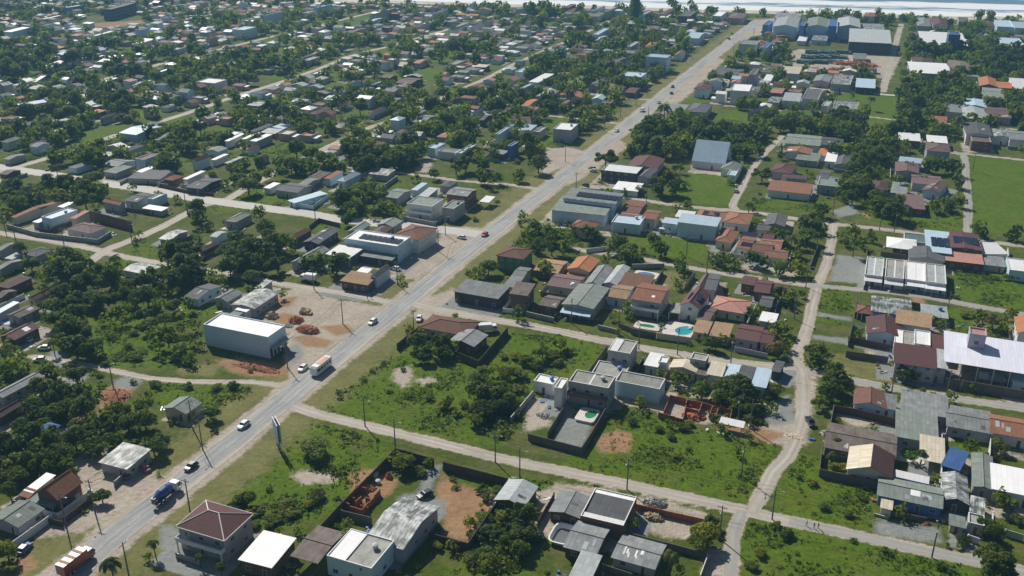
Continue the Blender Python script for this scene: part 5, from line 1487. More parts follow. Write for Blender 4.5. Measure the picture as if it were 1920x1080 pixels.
for a in (
 (359, 878, 'paint_black', 180, 'black car with bright bonnet driving behind the blue mixer truck'), (457, 800, 'paint_white', 180, 'white hatchback alone on the main road below the lone cream house'),
 (699, 606, 'paint_white', 180, 'white car on the main road beside the dirt lot'), (568, 693, 'paint_white', 186, 'white car on the shoulder next to the white warehouse'),
 (909, 442, 'paint_red', 180, 'small red car on the main road by the store with solar panels'), (271, 881, 'paint_pink', 70, 'faded red car parked before the low roadside shop'),
 (241, 893, 'paint_grey', 20, 'grey car parked at the low roadside shop wall'), (47, 1032, 'paint_blue', 10, 'blue-grey car parked on dry grass at lower left'),
 (797, 931, 'paint_black', 150, 'dark car parked in the walled soil yard'), (786, 600, 'paint_white', 200, 'white car half hidden beside the brown hip-roofed corner house'),
 (742, 506, 'paint_white', 80, 'white car parked at the brown roadside house'), (1110, 317, 'paint_silver', 85, 'silver car parked before the white flat-roofed store'),
 (1112, 322, 'paint_white', 85, 'white car parked nearest the white flat-roofed store wall'), (1098, 349, 'paint_black', 60, 'black car at the corner below the white flat-roofed store'),
 (1060, 421, 'paint_white', 10, 'white car beside the pale blue roadside store'), (1156, 247, 'paint_white', 180, 'white car on the main road below the round forest clump'),
 (1235, 194, 'paint_silver', 180, 'silver car on the main road near the filling-station canopy'), (1259, 176, 'paint_black', 0, 'black car on the far main road, lower of two'),
 (1261, 164, 'paint_black', 180, 'black car on the far main road, upper of two'), (75, 677, 'paint_white', 120, 'white car on the grey yard in the left woods'),
 (50, 640, 'paint_white', 100, 'white car under trees at the maroon roof, left'), (115, 646, 'paint_silver', 90, 'silver car in deep shade in the left woods'),
 (83, 655, 'paint_white', 110, 'small white car before the left woods lane'), (1380, 360, 'paint_silver', 0, 'silver car on the sandy path by the lawn'),
 (1302, 620, 'paint_silver', 90, 'pale car under the white carport by the turquoise pool'), (865, 447, 'paint_white', 80, 'white car parked before the shop-house with brown-orange roof'),
 (1310, 205, 'paint_black', 0, 'dark car at the filling-station canopy'), (1350, 82, 'paint_silver', 20, 'first silver car in the far roadside car park'), (1362, 72, 'paint_white', 20, 'white car in the far roadside car park'),
 (1372, 64, 'paint_blue', 20, 'blue car in the far roadside car park'), (1650, 95, 'paint_black', 0, 'dark vehicle in the sandy material yard'), (1367, 74, 'paint_black', 20, 'black car in the far roadside car park')):
    add_car(*a)
add_car(1519, 795, 'paint_black', -155, 'black pickup parked on the dirt crossroads lane', 'pickup')
add_car(1246, 437, 'paint_white', -85, 'white van on the lawn before the long blue warehouse', 'van')
add_car(1204, 209, 'paint_white', 180, 'white van on the main road before the grey roadside canopy', 'van')
add_car(1850, 712, 'paint_white', -90, 'white van behind the dark wall of the lavender hall', 'van')
add_car(1868, 716, 'paint_silver', -90, 'silver van behind the dark wall of the lavender hall', 'van')
def truck_base(name, px, py, head):
    p = gp(px, py); return empty(name, (p.x, p.y, .06), math.pi / 2 - GRID + R(head))
def cab(root, x, paint, zc=2.6):
    B = MB(); loft(B, [(x - .9, .7, zc, 1.15), (x + .5, .7, zc, 1.15), (x + .85, .7, zc - .5, 1.12), (x + 1.0, .7, 1.4, 1.08)]); o = B.build('cab', [paint], root)
    G = MB(); G.face([(x + .60, -.95, zc - .18), (x + .60, .95, zc - .18), (x + 1.0, .95, 1.55), (x + 1.0, -.95, 1.55)][::-1])
    for s in (-1, 1): G.box(x - .5, s * 1.16 - .012, 1.6, x + .5, s * 1.16 + .012, zc - .3)
    G.build('windows', ['glass'], root)
    for s in (-1, 1):
        m_ = MB(); m_.box(x + .7, s * 1.3 - .12, 1.7, x + .8, s * 1.3 + .12, 2.2); m_.build('mirror', ['rubber'], root)
def wheels(root, xs_, z=.5):
    for x in xs_:
        for s in (-1, 1): put('wheel', WHT, root, (x, s * 1.0, z))
def chassis(root, x0, x1): c = MB(); c.box(x0, -.45, .6, x1, .45, .95); c.build('chassis', ['rubber'], root)
t_ = truck_base('box_truck', 147, 1062, 0); chassis(t_, -4.4, 3.2); cab(t_, 3.1, 'paint_brick'); wheels(t_, (-3.2, -2.1, 3.0))
b_ = MB(); b_.box(-4.6, -1.25, 1.0, 2.1, 1.25, 3.5); b_.build('cargo_box', ['paint_brick'], t_)
for i in range(7): r_ = MB(); r_.box(-4.55 + i * .95, -1.22, 3.503, -4.45 + i * .95 + .68, 1.22, 3.54); r_.build('roof_panel', ['pink' if i % 2 else 'paint_brick'], t_)
tag(t_, 'brick-red box truck with ribbed pale roof on the main road, lower left', 'truck')
t_ = truck_base('mixer_truck', 315, 932, 0); chassis(t_, -4.0, 3.2); cab(t_, 3.0, 'paint_white', 2.8); wheels(t_, (-3.0, -1.8, 2.9))
d_ = MB(); lathe_x(d_, [(-4.2, .45), (-3.6, .7), (-2.4, 1.2), (-.6, 1.35), (.8, 1.05), (1.5, .6)], 16, 0, 2.3); o = d_.build('mixer_drum', ['drum_blue'], t_)
d_ = MB(); d_.box(-4.9, -.5, 1.0, -4.3, .5, 2.6); d_.tube([(-4.4, 0, 2.7), (-5.0, 0, 1.6)], .28, 8); d_.build('discharge_chute', ['paint_grey'], t_)
tag(t_, 'blue-drummed concrete mixer truck with white cab on the main road', 'truck')
t_ = truck_base('bus', 603, 695, 180)
b_ = MB(); loft(b_, [(-4.3, .5, 2.9, 1.1), (-4.1, .4, 3.15, 1.22), (3.6, .4, 3.15, 1.22), (4.2, .45, 2.6, 1.2), (4.4, .5, 1.5, 1.1)]); b_.build('body', ['paint_white'], t_)
b_ = MB(); b_.box(-3.2, -.7, 3.155, 1.8, .7, 3.26); b_.build('roof_panel', ['paint_orange'], t_)
for s in (-1, 1):
    for i in range(5): b_ = MB(); b_.box(-3.6 + i * 1.45, s * 1.225 - .01, 1.5, -2.4 + i * 1.45, s * 1.225 + .01, 2.4); b_.build('window', ['glass'], t_)
b_ = MB(); b_.face([(3.75, -1.0, 2.95), (3.75, 1.0, 2.95), (4.33, 1.0, 1.75), (4.33, -1.0, 1.75)][::-1]); b_.build('windscreen', ['glass'], t_)
for s in (-1, 1): b_ = MB(); b_.box(3.9, s * 1.42 - .13, 1.8, 4.05, s * 1.42 + .13, 2.5); b_.build('mirror', ['rubber'], t_)
wheels(t_, (-2.8, 2.8)); tag(t_, 'white bus with orange roof panel passing the white warehouse', 'bus')
for px, py, hd, lb in ((915, 622, -60, 'white lorry parked inside the fenced corner lot'), (579, 527, 95, 'small white box truck on the lower left dirt street')):
    t_ = truck_base('box_truck', px, py, hd); chassis(t_, -3.0, 2.2); cab(t_, 2.2, 'paint_white', 2.5); wheels(t_, (-2.0, 2.0))
    b_ = MB(); b_.box(-3.2, -1.1, 1.0, 1.2, 1.1, 3.0); b_.build('cargo_box', ['paint_white'], t_); tag(t_, lb, 'truck')

# ------------------------------------------------------------------ building sites, heaps, pools
def bricksite(name, c3, walls, h, label, mat='wall_br'):
    c = gp(*c3); mb_root = empty(name, c, 0)
    for (x0, y0, x1, y1) in walls:
        a, b = gp(x0, y0, h), gp(x1, y1, h); a.z = b.z = 0; a -= c; b -= c
        d = (b - a).normalized(); n = Vector((-d.y, d.x, 0)) * .1; m_ = MB()
        k = max(1, int((b - a).length / 2.2)); e = (b - a) / k
        for j in range(k):
            p, q = a + e * j, a + e * (j + 1); hh = h * rng.uniform(.8, 1.04)
            lo = [p - n, q - n, q + n, p + n]; hi = [v + Vector((0, 0, hh)) for v in lo]
            for s in range(4): m_.face([lo[s], lo[(s + 1) % 4], hi[(s + 1) % 4], hi[s]])
            m_.face(hi)
        m_.build('wall', [mat], mb_root)
    tag(mb_root, label, 'building site')
T = lambda t, *q: tuple(v for i in range(0, len(q), 2) for v in tp(t, q[i], q[i + 1]))
bricksite('unfinished_house', tp((2, 2), 1400, 900), [T((2, 2), 1185, 800, 1650, 905), T((2, 2), 1185, 805, 1140, 918), T((2, 2), 1312, 832, 1285, 965), T((2, 2), 1425, 862, 1400, 930), T((2, 2), 1505, 882, 1482, 940), T((2, 2), 1548, 892, 1530, 950),
    T((2, 2), 1300, 895, 1405, 920), T((2, 2), 1480, 935, 1640, 975), T((2, 2), 1650, 908, 1636, 972), T((2, 2), 1098, 930, 1285, 975)], 2.0, 'roofless orange-brick house under construction on the grass')
bricksite('unfinished_house', tp((1, 3), 790, 520), [T((1, 3), 640, 505, 700, 540), T((1, 3), 700, 545, 800, 575), T((1, 3), 800, 575, 930, 425), T((1, 3), 690, 470, 740, 490), T((1, 3), 745, 520, 790, 480), T((1, 3), 780, 540, 840, 560), T((1, 3), 820, 480, 870, 500), T((1, 3), 760, 400, 830, 420)], 1.8, 'low brick rooms being built inside the walled soil yard')
parse_houses((2, 2), '1568 1003 1724 1042 1735 1018 2.3 s .3 wht w n=canopy posts | long white canopy at the brick building site', 1)
parse_houses((3, 3), '1150 200 1300 225 1310 60 3.0 s .4 beige wd n=roof_frame posts | open timber roof frame behind the bright blue house', 1)
def heap(name, px, py, rx, ry, h, mat, label, lumps=60, seed=1, size=.5, cat='pile'):
    r_ = random.Random(seed); c = gp(px, py); m_ = MB()
    n = 14; rings = []
    for j, f in enumerate((1, .75, .45, .15)):
        rings.append([(rx * f * math.cos(2 * math.pi * i / n) * r_.uniform(.85, 1.1), ry * f * math.sin(2 * math.pi * i / n) * r_.uniform(.85, 1.1), h * (0, .45, .8, 1)[j] * r_.uniform(.85, 1.1)) for i in range(n)])
    for a, b in zip(rings, rings[1:]):
        for i in range(n): m_.face([a[i], a[(i + 1) % n], b[(i + 1) % n], b[i]])
    m_.face(rings[-1])
    for k in range(lumps):
        a, q = r_.uniform(0, 6.28), math.sqrt(r_.random()); x, y = rx * q * math.cos(a), ry * q * math.sin(a); z = h * (1 - q * q) * .9
        s = size * r_.uniform(.4, 1); M = Matrix.Rotation(r_.uniform(0, 3), 3, Vector((r_.random(), r_.random(), r_.random() + .01)).normalized())
        sx_, sy_, sz_ = s * r_.uniform(.5, 1.3), s * r_.uniform(.4, 1), s * r_.uniform(.3, .7)
        V = [M @ Vector((i * sx_ / 2, j * sy_ / 2, l * sz_ / 2)) + Vector((x, y, z)) for i in (-1, 1) for j in (-1, 1) for l in (-1, 1)]
        for q4 in ((0, 1, 3, 2), (4, 6, 7, 5), (0, 4, 5, 1), (2, 3, 7, 6), (0, 2, 6, 4), (1, 5, 7, 3)): m_.face([V[i] for i in q4])
    tag(m_.build(name, [mat], None, (c.x, c.y, .01), -GRID), label, cat)
heap('brick_pile', 577, 620, 4.6, 2.6, 1.9, 'brickpile', 'large orange brick heap on the dirt lot', 120, 3, .8)
heap('brick_pile', 555, 602, 2.8, 2.4, 1.9, 'brickpile', 'smaller orange brick stack left on the dirt lot', 70, 4, .8)
heap('lumber_pile', 510, 594, 2.4, 2.0, 1.2, 'wood', 'heap of timber pallets at the workshop end of the dirt lot', 50, 5, 1.6)
heap('lumber_pile', 573, 587, 1.6, 1.0, .9, 'wood', 'crossed timber logs on the dirt lot beside the pole', 24, 15, 2.2)
heap('rubble_pile', 541, 612, 1.6, 1.2, .8, 'rubble', 'grey rubble heap at the warehouse forecourt', 40, 6, .7)
heap('brick_pile', 1301, 782, 3.4, 2.2, 1.4, 'brickpile', 'orange brick stack before the roofless brick house', 110, 7, .7)
heap('brick_pile', 1296, 761, 1.4, 1.0, .9, 'brickpile', 'small brick stack inside the roofless brick house', 40, 8, .6)
heap('brick_pile', 686, 915, 2.8, 1.6, 1.1, 'brickpile', 'brick heap among the low brick rooms', 70, 9, .6)
heap('brick_pile', 729, 895, 1.0, .9, 1.6, 'brickpile', 'upright brick stack in the weedy part of the soil yard', 30, 10, .5)
heap('rubble_pile', 1228, 944, 3.0, 1.8, 1.5, 'rubble', 'white and grey rubble heap on the dirt street verge', 140, 11, .7)
heap('lumber_pile', 1226, 971, 2.2, 1.2, .7, 'wood', 'heap of pale planks behind the garden wall', 60, 12, 1.5)
heap('soil_heap', 481, 690, 9, 2.0, .9, 'soil', 'long red soil bank below the white warehouse', 60, 13, .6)
heap('soil_heap', 216, 742, 5, 3.5, .9, 'soil', 'orange soil patch heaped beside the grey drive in the left woods', 60, 14, .6)
heap('sand_heap', 1737, 982, 1.1, .9, .7, 'soil', 'small brown soil heap at the bright blue house', 20, 16, .3)
heap('rubble_pile', 1490, 818, 3.2, 1.6, .35, 'sandheap', 'low pinkish rubble spread beside the black pickup', 50, 17, .4)
heap('rubble_pile', 1548, 815, 1.6, 1.5, 1.2, 'rubble', 'pale heap of barrels and rubble at the brown house corner', 40, 18, .9)
heap('rubble_pile', 1020, 780, 2.4, 1.6, .7, 'rubble', 'builders rubble in the small white house yard', 60, 19, .7)
heap('sand_heap', 1455, 104, 9, 6, 4.5, 'sandheap', 'large sand heap in the material yard near the factory', 10, 20, 1)
heap('brick_pile', 1602, 122, 20, 6, 3.0, 'brickpile', 'long red brick stacks in the material yard', 120, 21, 2.2)
for i, x in enumerate((1508, 1536, 1566)):
    for j in range(3):
        c = gp(x + j * 8, 118 - j * 9); m_ = MB(); r_ = random.Random(i * 9 + j)
        for u in range(4):
            for v in range(3): m_.box(-6 + u * 3.1, -4 + v * 3.0, 0, -6 + u * 3.1 + 2.7, -4 + v * 3.0 + 2.5, r_.uniform(1.6, 3.0))
        o = m_.build('block_stack', ['teal'], None, c, -GRID); tag_near(o, 'dark green-grey stack of concrete blocks', 'block stack', 'block stacks in the material yard')
def pool(px, py, rx, ry, mat, label, deck=(2.0, 1.6), kidney=False, lift=0.0, dx=0.0, dy=0.0):
    c = gp(px, py); n = 28; root = empty('swimming_pool', c, -GRID)
    rad = lambda a: 1 - (.28 * max(0, math.cos(a - 2.2)) ** 2 if kidney else 0)
    E = [(rx * rad(a) * math.cos(a), ry * rad(a) * math.sin(a)) for a in (2 * math.pi * i / n for i in range(n))]
    D = MB(); x, y, z = rx + deck[0], ry + deck[1], .22 + lift
    Q = []
    for i in range(n):
        a = 2 * math.pi * i / n; s = 1 / max(abs(math.cos(a)) , abs(math.sin(a))); Q.append((x * math.cos(a) * s + dx, y * math.sin(a) * s + dy))
    for i in range(n):
        j = (i + 1) % n
        D.face([(*Q[i], z), (*Q[j], z), (*E[j], z), (*E[i], z)]); D.face([(*Q[i], 0), (*Q[j], 0), (*Q[j], z), (*Q[i], z)]); D.face([(*E[j], z), (*E[j], z - .2), (*E[i], z - .2), (*E[i], z)])
    D.build('pool_deck', ['deck'], root)
    Wt = MB(); Wt.face([(*e, z - .12) for e in E]); Wt.build('pool_water', [mat], root)
    tag(root, label, 'pool')
pool(1282, 622, 2.9, 3.9, 'pool_turq', 'turquoise oval swimming pool on a white deck by the street', (2.0, 1.4), True, .4, -1.6)
pool(1108, 780, 1.6, 2.6, 'pool_green', 'green-watered pool in the garage house yard', (1.2, 1.0), True, .5, -.8, -.8)
pool(1214, 612, 2.6, 1.2, 'pool_green', 'narrow green pool before the bright terracotta house', (1.8, 1.6))
pool(1048, 549, 3.6, 1.8, 'pool_turq', 'turquoise pool behind the brown porch house', (1.0, .8))
pool(1211, 516, 3.4, 2.4, 'pool_blue', 'blue covered pool beside the upper dirt street', (1.2, 1.0))
pool(1706, 852, 2.4, 3.2, 'pool_green', 'green pool in the courtyard behind the bright blue house', (1.2, 1.0))
pool(922, 213, 5, 3, 'pool_turq', 'pale turquoise pool of a far left house', (2, 1.5))
pool(12, 598, 3.4, 2.6, 'pool_blue', 'blue pool on a white deck at the left edge', (1.6, 1.2))
# an empty glass-fibre pool shell lying on the grass
c = gp(1055, 1008); m_ = MB(); n = 24
def sup(a, x, y): ca_, sa = math.cos(a), math.sin(a); return (x * math.copysign(abs(ca_) ** .5, ca_), y * math.copysign(abs(sa) ** .5, sa))
rings = [[(*sup(2 * math.pi * i / n, x, y), z) for i in range(n)] for x, y, z in ((2.0, 3.0, 0), (2.5, 3.6, 1.15), (2.75, 3.85, 1.2), (2.75, 3.85, 1.27), (2.4, 3.5, 1.27), (2.0, 3.0, .25))]
for a, b in zip(rings, rings[1:]):
    for i in range(n): m_.face([a[i], a[(i + 1) % n], b[(i + 1) % n], b[i]])
m_.face(rings[-1], 1)
o = m_.build('pool_shell', ['paint_white', 'paint_grey'], None, c, -GRID); tag(o, 'white rounded empty pool shell lying on the grass', 'pool shell')
# billboard
p = gp(523, 841); root = empty('billboard', p, math.atan2(-.9, .45))
for s in (-1, 1):
    m_ = MB(); m_.box(-2.6, s * .4 - .06, 2.4, 2.6, s * .4 + .06, 8.4); m_.build('panel', ['lblu'], root)
    m_ = MB(); m_.box(-2.7, s * .4 - .1, 8.4, 2.7, s * .4 + .1, 8.55); m_.build('top_rail', ['trim'], root)
for x in (-1.8, 0, 1.8): m_ = MB(); m_.tube([(x, 0, 0), (x, 0, 8.2)], .14, 8); m_.box(x - .06, -.33, 3.4, x + .06, .33, 3.55); m_.box(x - .06, -.33, 7.6, x + .06, .33, 7.75); m_.build('post', ['pole'], root)
tag(root, 'tall grey-blue double-sided billboard seen nearly edge-on beside the main road', 'billboard')
for px, py, lb, mt, r0 in ((703, 895, 'white round water tank lying in the soil yard weeds', 'trim', 1.0), (709, 906, 'small white tank beside the round one in the soil yard', 'trim', .7)):
    o = put('water_tank', TANK['tank_grey'], None, gp(px, py)); o.scale = (r0 * 1.3,) * 3; tag(o, lb, 'water tank')

# ------------------------------------------------------------------ people and a horse
def skinned(name, V, E, rad, mats, pick, loc, rz):
    me = bpy.data.meshes.new(name); me.from_pydata(V, E, []); o = bpy.data.objects.new(name, me); COL.objects.link(o)
    md = o.modifiers.new('skin', 'SKIN'); md.use_smooth_shade = True
    for i, r in enumerate(rad): me.skin_vertices[0].data[i].radius = (r, r) if not isinstance(r, tuple) else r
    me.skin_vertices[0].data[0].use_root = True
    o.modifiers.new('sub', 'SUBSURF').levels = 2
    dg = bpy.context.evaluated_depsgraph_get(); dg.update()
    m2 = bpy.data.meshes.new_from_object(o.evaluated_get(dg)); m2.name = name
    bpy.data.objects.remove(o)
    m2.materials.clear()
    for m in mats: m2.materials.append(MATS[m])
    for p_ in m2.polygons: p_.material_index = pick(p_.center); p_.use_smooth = True
    return put(name, m2, None, loc, rz)
def person(px, py, rz, shirt, trousers, label, stride=.16):
    V = [(0, 0, .95), (0, 0, 1.15), (0, 0, 1.38), (0, .0, 1.50), (0, .02, 1.60), (0, .03, 1.70)]
    rad = [(.15, .11), (.14, .10), (.17, .11), (.055, .055), (.085, .10), (.075, .09)]
    E = [(0, 1), (1, 2), (2, 3), (3, 4), (4, 5)]
    for s in (-1, 1):
        k = len(V); f = stride * s
        V += [(s * .10, 0, .88), (s * .10, f * .5 + .03, .50), (s * .10, f, .09), (s * .10, f + .17, .04)]
        rad += [.085, .06, .042, .035]; E += [(0, k), (k, k + 1), (k + 1, k + 2), (k + 2, k + 3)]
        k = len(V)
        V += [(s * .21, 0, 1.40), (s * .25, -f * .3, 1.13), (s * .25, -f * .9 + .05, .90), (s * .25, -f * .9 + .07, .82)]
        rad += [.055, .04, .028, .034]; E += [(2, k), (k, k + 1), (k + 1, k + 2), (k + 2, k + 3)]
        w = k + 3
        for q in range(4):
            k = len(V); V += [(s * (.25), -f * .9 + .035 + q * .022, .775), (s * .245, -f * .9 + .04 + q * .024, .735 - (.012 if q in (1, 2) else 0))]; rad += [.009, .008]; E += [(w, k), (k, k + 1)]
        k = len(V); V += [(s * .235, -f * .9 + .12, .80), (s * .23, -f * .9 + .135, .765)]; rad += [.010, .009]; E += [(w, k), (k, k + 1)]
    k = len(V); V += [(0, .125, 1.635)]; rad += [.014]; E += [(4, k)]
    def pick(c):
        if c.z > 1.66 or (c.z > 1.56 and c.y < 0): return 3
        if c.z > 1.47 or c.z < .08 or (abs(c.x) > .2 and c.z < 1.2): return 0
        return 1 if c.z > .93 else 2
    o = skinned('person', V, E, rad, ['skin', shirt, trousers, 'hair'], pick, gp(px, py), rz); tag(o, label, 'person', 'people walking on the streets')
person(1512, 986, 1.9, 'cloth_white', 'cloth_blue', 'person in a pale shirt walking left of two others on the dirt street')
person(1526, 991, 1.7, 'cloth_dark', 'cloth_dark', 'person in dark clothes in the middle of three on the dirt street', -.15)
person(1534, 991, 1.8, 'cloth_dark', 'cloth_blue', 'person in dark clothes rightmost of three on the dirt street')
person(689, 561, .5, 'cloth_dark', 'cloth_dark', 'person in black standing left of another by the dirt lot street')
person(696, 560, .4, 'cloth_dark', 'cloth_blue', 'person in black standing right of another by the dirt lot street')
V = [(-.55, 0, 1.15), (0, 0, 1.10), (.5, 0, 1.15), (.8, 0, 1.2), (1.05, 0, .85), (1.2, 0, .5), (1.33, 0, .22), (-.8, 0, 1.1), (-.95, 0, .7)]
rad = [.27, .29, .26, .17, .12, .12, .075, .07, .05]; E = [(0, 1), (1, 2), (2, 3), (3, 4), (4, 5), (5, 6), (0, 7), (7, 8)]
for s in (-1, 1):
    k = len(V); V += [(.5, s * .17, .85), (.53, s * .17, .48), (.52, s * .17, .08)]; rad += [.11, .06, .05]; E += [(2, k), (k, k + 1), (k + 1, k + 2)]
    k = len(V); V += [(-.5, s * .17, .85), (-.68, s * .17, .52), (-.6, s * .17, .08)]; rad += [.14, .065, .05]; E += [(0, k), (k, k + 1), (k + 1, k + 2)]
    k = len(V); V += [(1.12, s * .07, .66)]; rad += [.025]; E += [(5, k)]
o = skinned('horse', V, E, rad, ['horsehair'], lambda c: 0, gp(648, 829), .15); tag(o, 'dark horse grazing on the grass near the round bush', 'horse')

# ------------------------------------------------------------------ trees
def crown_mesh(name, seed, leafmat, n=900, lumps=11, flat=.8, leaf=.17, rag=False):
    r_ = np.random.RandomState(seed)
    L = []
    for i in range(lumps):
        d = r_.normal(size=3); d /= np.linalg.norm(d); d[2] = abs(d[2]) * .9 - .18
        q = r_.uniform(.40, .78) if not rag else r_.uniform(.45, 1.0); L.append((d * q * np.array([1, 1, flat]), r_.uniform(.30, .50) if not rag else r_.uniform(.2, .36)))
    L.append((np.array([0, 0, 0.0]), .36 if rag else .5))
    wts = np.array([l[1] ** 2 for l in L]); wts /= wts.sum()
    V, F = [], []
    for i in range(n):
        c, rad = L[r_.choice(len(L), p=wts)]
        d = r_.normal(size=3); d /= np.linalg.norm(d)
        if d[2] < -.35 and r_.rand() < .6: d[2] *= -1
        p = c + d * rad * r_.uniform(.72, 1.1) * np.array([1, 1, flat])
        nn = d + r_.normal(size=3) * .38; nn /= np.linalg.norm(nn)
        a = np.cross(nn, r_.normal(size=3)); a /= np.linalg.norm(a); b = np.cross(nn, a)
        s = leaf * r_.uniform(.55, 1.25); k = len(V)
        V += [p - a * s * .6 - b * s * .12, p - b * s * .5, p + a * s * .6 + b * s * .1, p + b * s * .5]
        F.append((k, k + 1, k + 2, k + 3))
    me = bpy.data.meshes.new(name); me.from_pydata([tuple(v) for v in V], [], F); me.materials.append(MATS[leafmat]); me.update(); return me
CROWNS = {}
for kind, mat in (('r', 'leaf'), ('d', 'leaf_dark'), ('y', 'leaf_lime'), ('w', 'leaf_dry')):
    CROWNS[kind] = [crown_mesh('crown', 10 + 7 * i + ord(kind), mat, 1700, 9 + 2 * i, (.95, .85, .75, 1.05, 1.25, .7)[i], .165, i in (1, 4)) for i in range(6)]
def trunk_mesh(seed):
    r_ = random.Random(seed); m_ = MB()
    m_.tube([(0, 0, -.02), (.03, .02, .35), (.0, .04, .8)], [.075, .055, .045], 7)
    for i in range(4):
        a = i * 1.6 + r_.random(); m_.tube([(0, .03, .6 + .06 * i), (.16 * math.cos(a), .16 * math.sin(a), .85 + .05 * i), (.36 * math.cos(a), .36 * math.sin(a), 1.12 + .06 * i)], [.035, .025, .01], 5)
    return m_.mesh('trunk', ['bark'])
TRUNKS = [trunk_mesh(i) for i in range(3)]
def palm_meshes(seed):
    r_ = random.Random(seed); t_ = MB(); f_ = MB()
    bend = r_.uniform(-.06, .06)
    t_.tube([(0, 0, -.02), (bend * .3, 0, .4), (bend, 0, 1.0)], [.034, .022, .02], 8)
    for i in range(17):
        a = i * 2.4 + r_.uniform(-.2, .2); up = r_.uniform(-.1, .9); L_ = r_.uniform(.30, .40); pts = []
        for k in range(6):
            q = k / 5; x = L_ * q * (1 - .15 * q); z = L_ * (up * q - (.75 + .4 * up) * q * q)
            pts.append(Vector((bend + x * math.cos(a), x * math.sin(a), 1 + z)))
        sd = Vector((-math.sin(a), math.cos(a), 0))
        for k in range(5):
            for j in range(2):
                p0 = pts[k].lerp(pts[k + 1], j * .5); p1 = pts[k].lerp(pts[k + 1], j * .5 + .42)
                w = .10 * (1 - abs((k + j * .5) / 5 - .4) * .9)
                for s in (-1, 1):
                    f_.face([p0, p1, p1 + sd * s * w * .9 + Vector((0, 0, -.045)) + (p1 - p0) * .5, p0 + sd * s * w + Vector((0, 0, -.05)) + (p1 - p0) * .6])
    return t_.mesh('trunk', ['bark']), f_.mesh('crown', ['frond'])
PALMS = [palm_meshes(i) for i in range(3)]
def conifer_mesh():
    r_ = random.Random(5); f_ = MB()
    for j in range(15):
        z = .12 + .86 * j / 14; L_ = .24 * (1 - z) + .03
        for i in range(7):
            a = i * .9 + j * .5 + r_.uniform(-.2, .2); d = Vector((math.cos(a), math.sin(a), 0)); sd = Vector((-d.y, d.x, 0))
            for k in range(3):
                b0 = d * L_ * k / 3; b1 = d * L_ * (k + 1) / 3; w = .035
                f_.face([b0 - sd * w + Vector((0, 0, z)), b1 - sd * w * .8 + Vector((0, 0, z + .015 * k)), b1 + sd * w * .8 + Vector((0, 0, z + .015 * k)), b0 + sd * w + Vector((0, 0, z))])
                f_.face([b0 + Vector((0, 0, z - .03)), b1 + Vector((0, 0, z - .02)), b1 + Vector((0, 0, z + .03)), b0 + Vector((0, 0, z + .03))])
    t_ = MB(); t_.tube([(0, 0, 0), (0, 0, 1)], [.02, .004], 6)
    return t_.mesh('trunk', ['bark']), f_.mesh('crown', ['leaf_dark'])
CONIF = conifer_mesh()
TREES = []
def T_(tile, text, kind0='r'):
    for item in text.replace('\n', ' ').split(','):
        k = item.split()
        if len(k) < 3: continue
        x, y, r = float(k[0]), float(k[1]), float(k[2]); kd = k[3] if len(k) > 3 else kind0
        px, py = tp(tile, x, y); z = 3.0
        for _ in range(3):
            g = gp(px, py, z); s = proj(g)[2]; R_ = r / 4 / s
            z = {'p': R_ * 2.2, 'c': R_ * 2.0, 'b': R_ * .55}.get(kd, R_ * 1.0)
        TREES.append([g.x, g.y, R_ * {'p': 1.1, 'c': 1.1, 'b': 1.1}.get(kd, 1.0 if tile == (0, 2) else 1.16), kd, 1, px, py, 0])
T_((0, 3), '''60 120 120 d,200 60 100 d,380 60 120 d,430 170 100 d,560 60 90 d,650 20 80 d,700 100 70,250 200 100 d,120 240 90 y,330 260 80,470 260 70,60 400 80 p,840 50 60,1150 110 80,1210 60 60,760 480 60 d,640 590 30 b,
1150 830 62 p,830 980 95 p,1490 930 50 p,1650 1000 55 p,1095 900 36 p,1780 560 70 b,1840 500 70,1890 610 55 b,50 900 80 y,70 1000 70 b,20 250 80 d,140 330 70 y,30 330 60,1900 690 50 b,560 300 30,690 500 40 d,720 150 60 d,100 160 90 d,300 120 90 d''')
T_((1, 3), '''440 120 115 b,200 540 65 b,455 470 60 b,95 430 30 b,165 640 65 b,20 600 40 b,320 740 40,600 490 30 b,1095 215 80,1010 210 55,1190 280 55 b,1480 350 28 b,1740 480 50 b,1820 440 55 b,1710 640 70 b,1780 740 80 b,1860 650 70 y,1820 590 60 b,1690 720 55 b,1860 760 60 b,
1480 860 45,1600 960 60 b,1750 1000 80 y,1350 850 50 b,820 1010 65 p,585 290 24 d,1500 410 30 b,1680 420 40 b,1890 840 70 d,1640 780 50 b,280 610 40 b,220 580 50 b,100 700 40 b,400 540 40 b,1300 240 40,1240 310 40 b,1680 920 60 b,1600 930 50 b''')
T_((2, 3), '''60 640 100 d,80 760 90 d,60 880 70,905 700 50 y,1440 770 100 y,1400 830 80 y,1500 690 60 y,1190 920 85 p,1240 1040 50,640 410 24,1190 20 40 b,1330 120 30 b,1690 150 35,1230 180 36 b,20 700 70,150 600 50 b,1800 1000 50 b,1860 900 50 b''')
T_((3, 3), '''520 60 45 p,480 170 55 p,1080 180 45,1160 150 50 p,1260 360 50,1530 110 55,1740 100 60,1640 690 62,1700 755 66 d,1780 530 75 y,1755 470 55,1690 990 130 d,60 690 36 b,1870 650 50 b,140 770 50 b,600 610 40 b,640 810 30 b,1780 1060 80 d,330 380 40 b,230 330 30 b,420 560 40 b,700 480 36 b,880 880 30 b,1300 1000 40 b,
1830 560 45,1200 380 35,1690 180 40 b''')
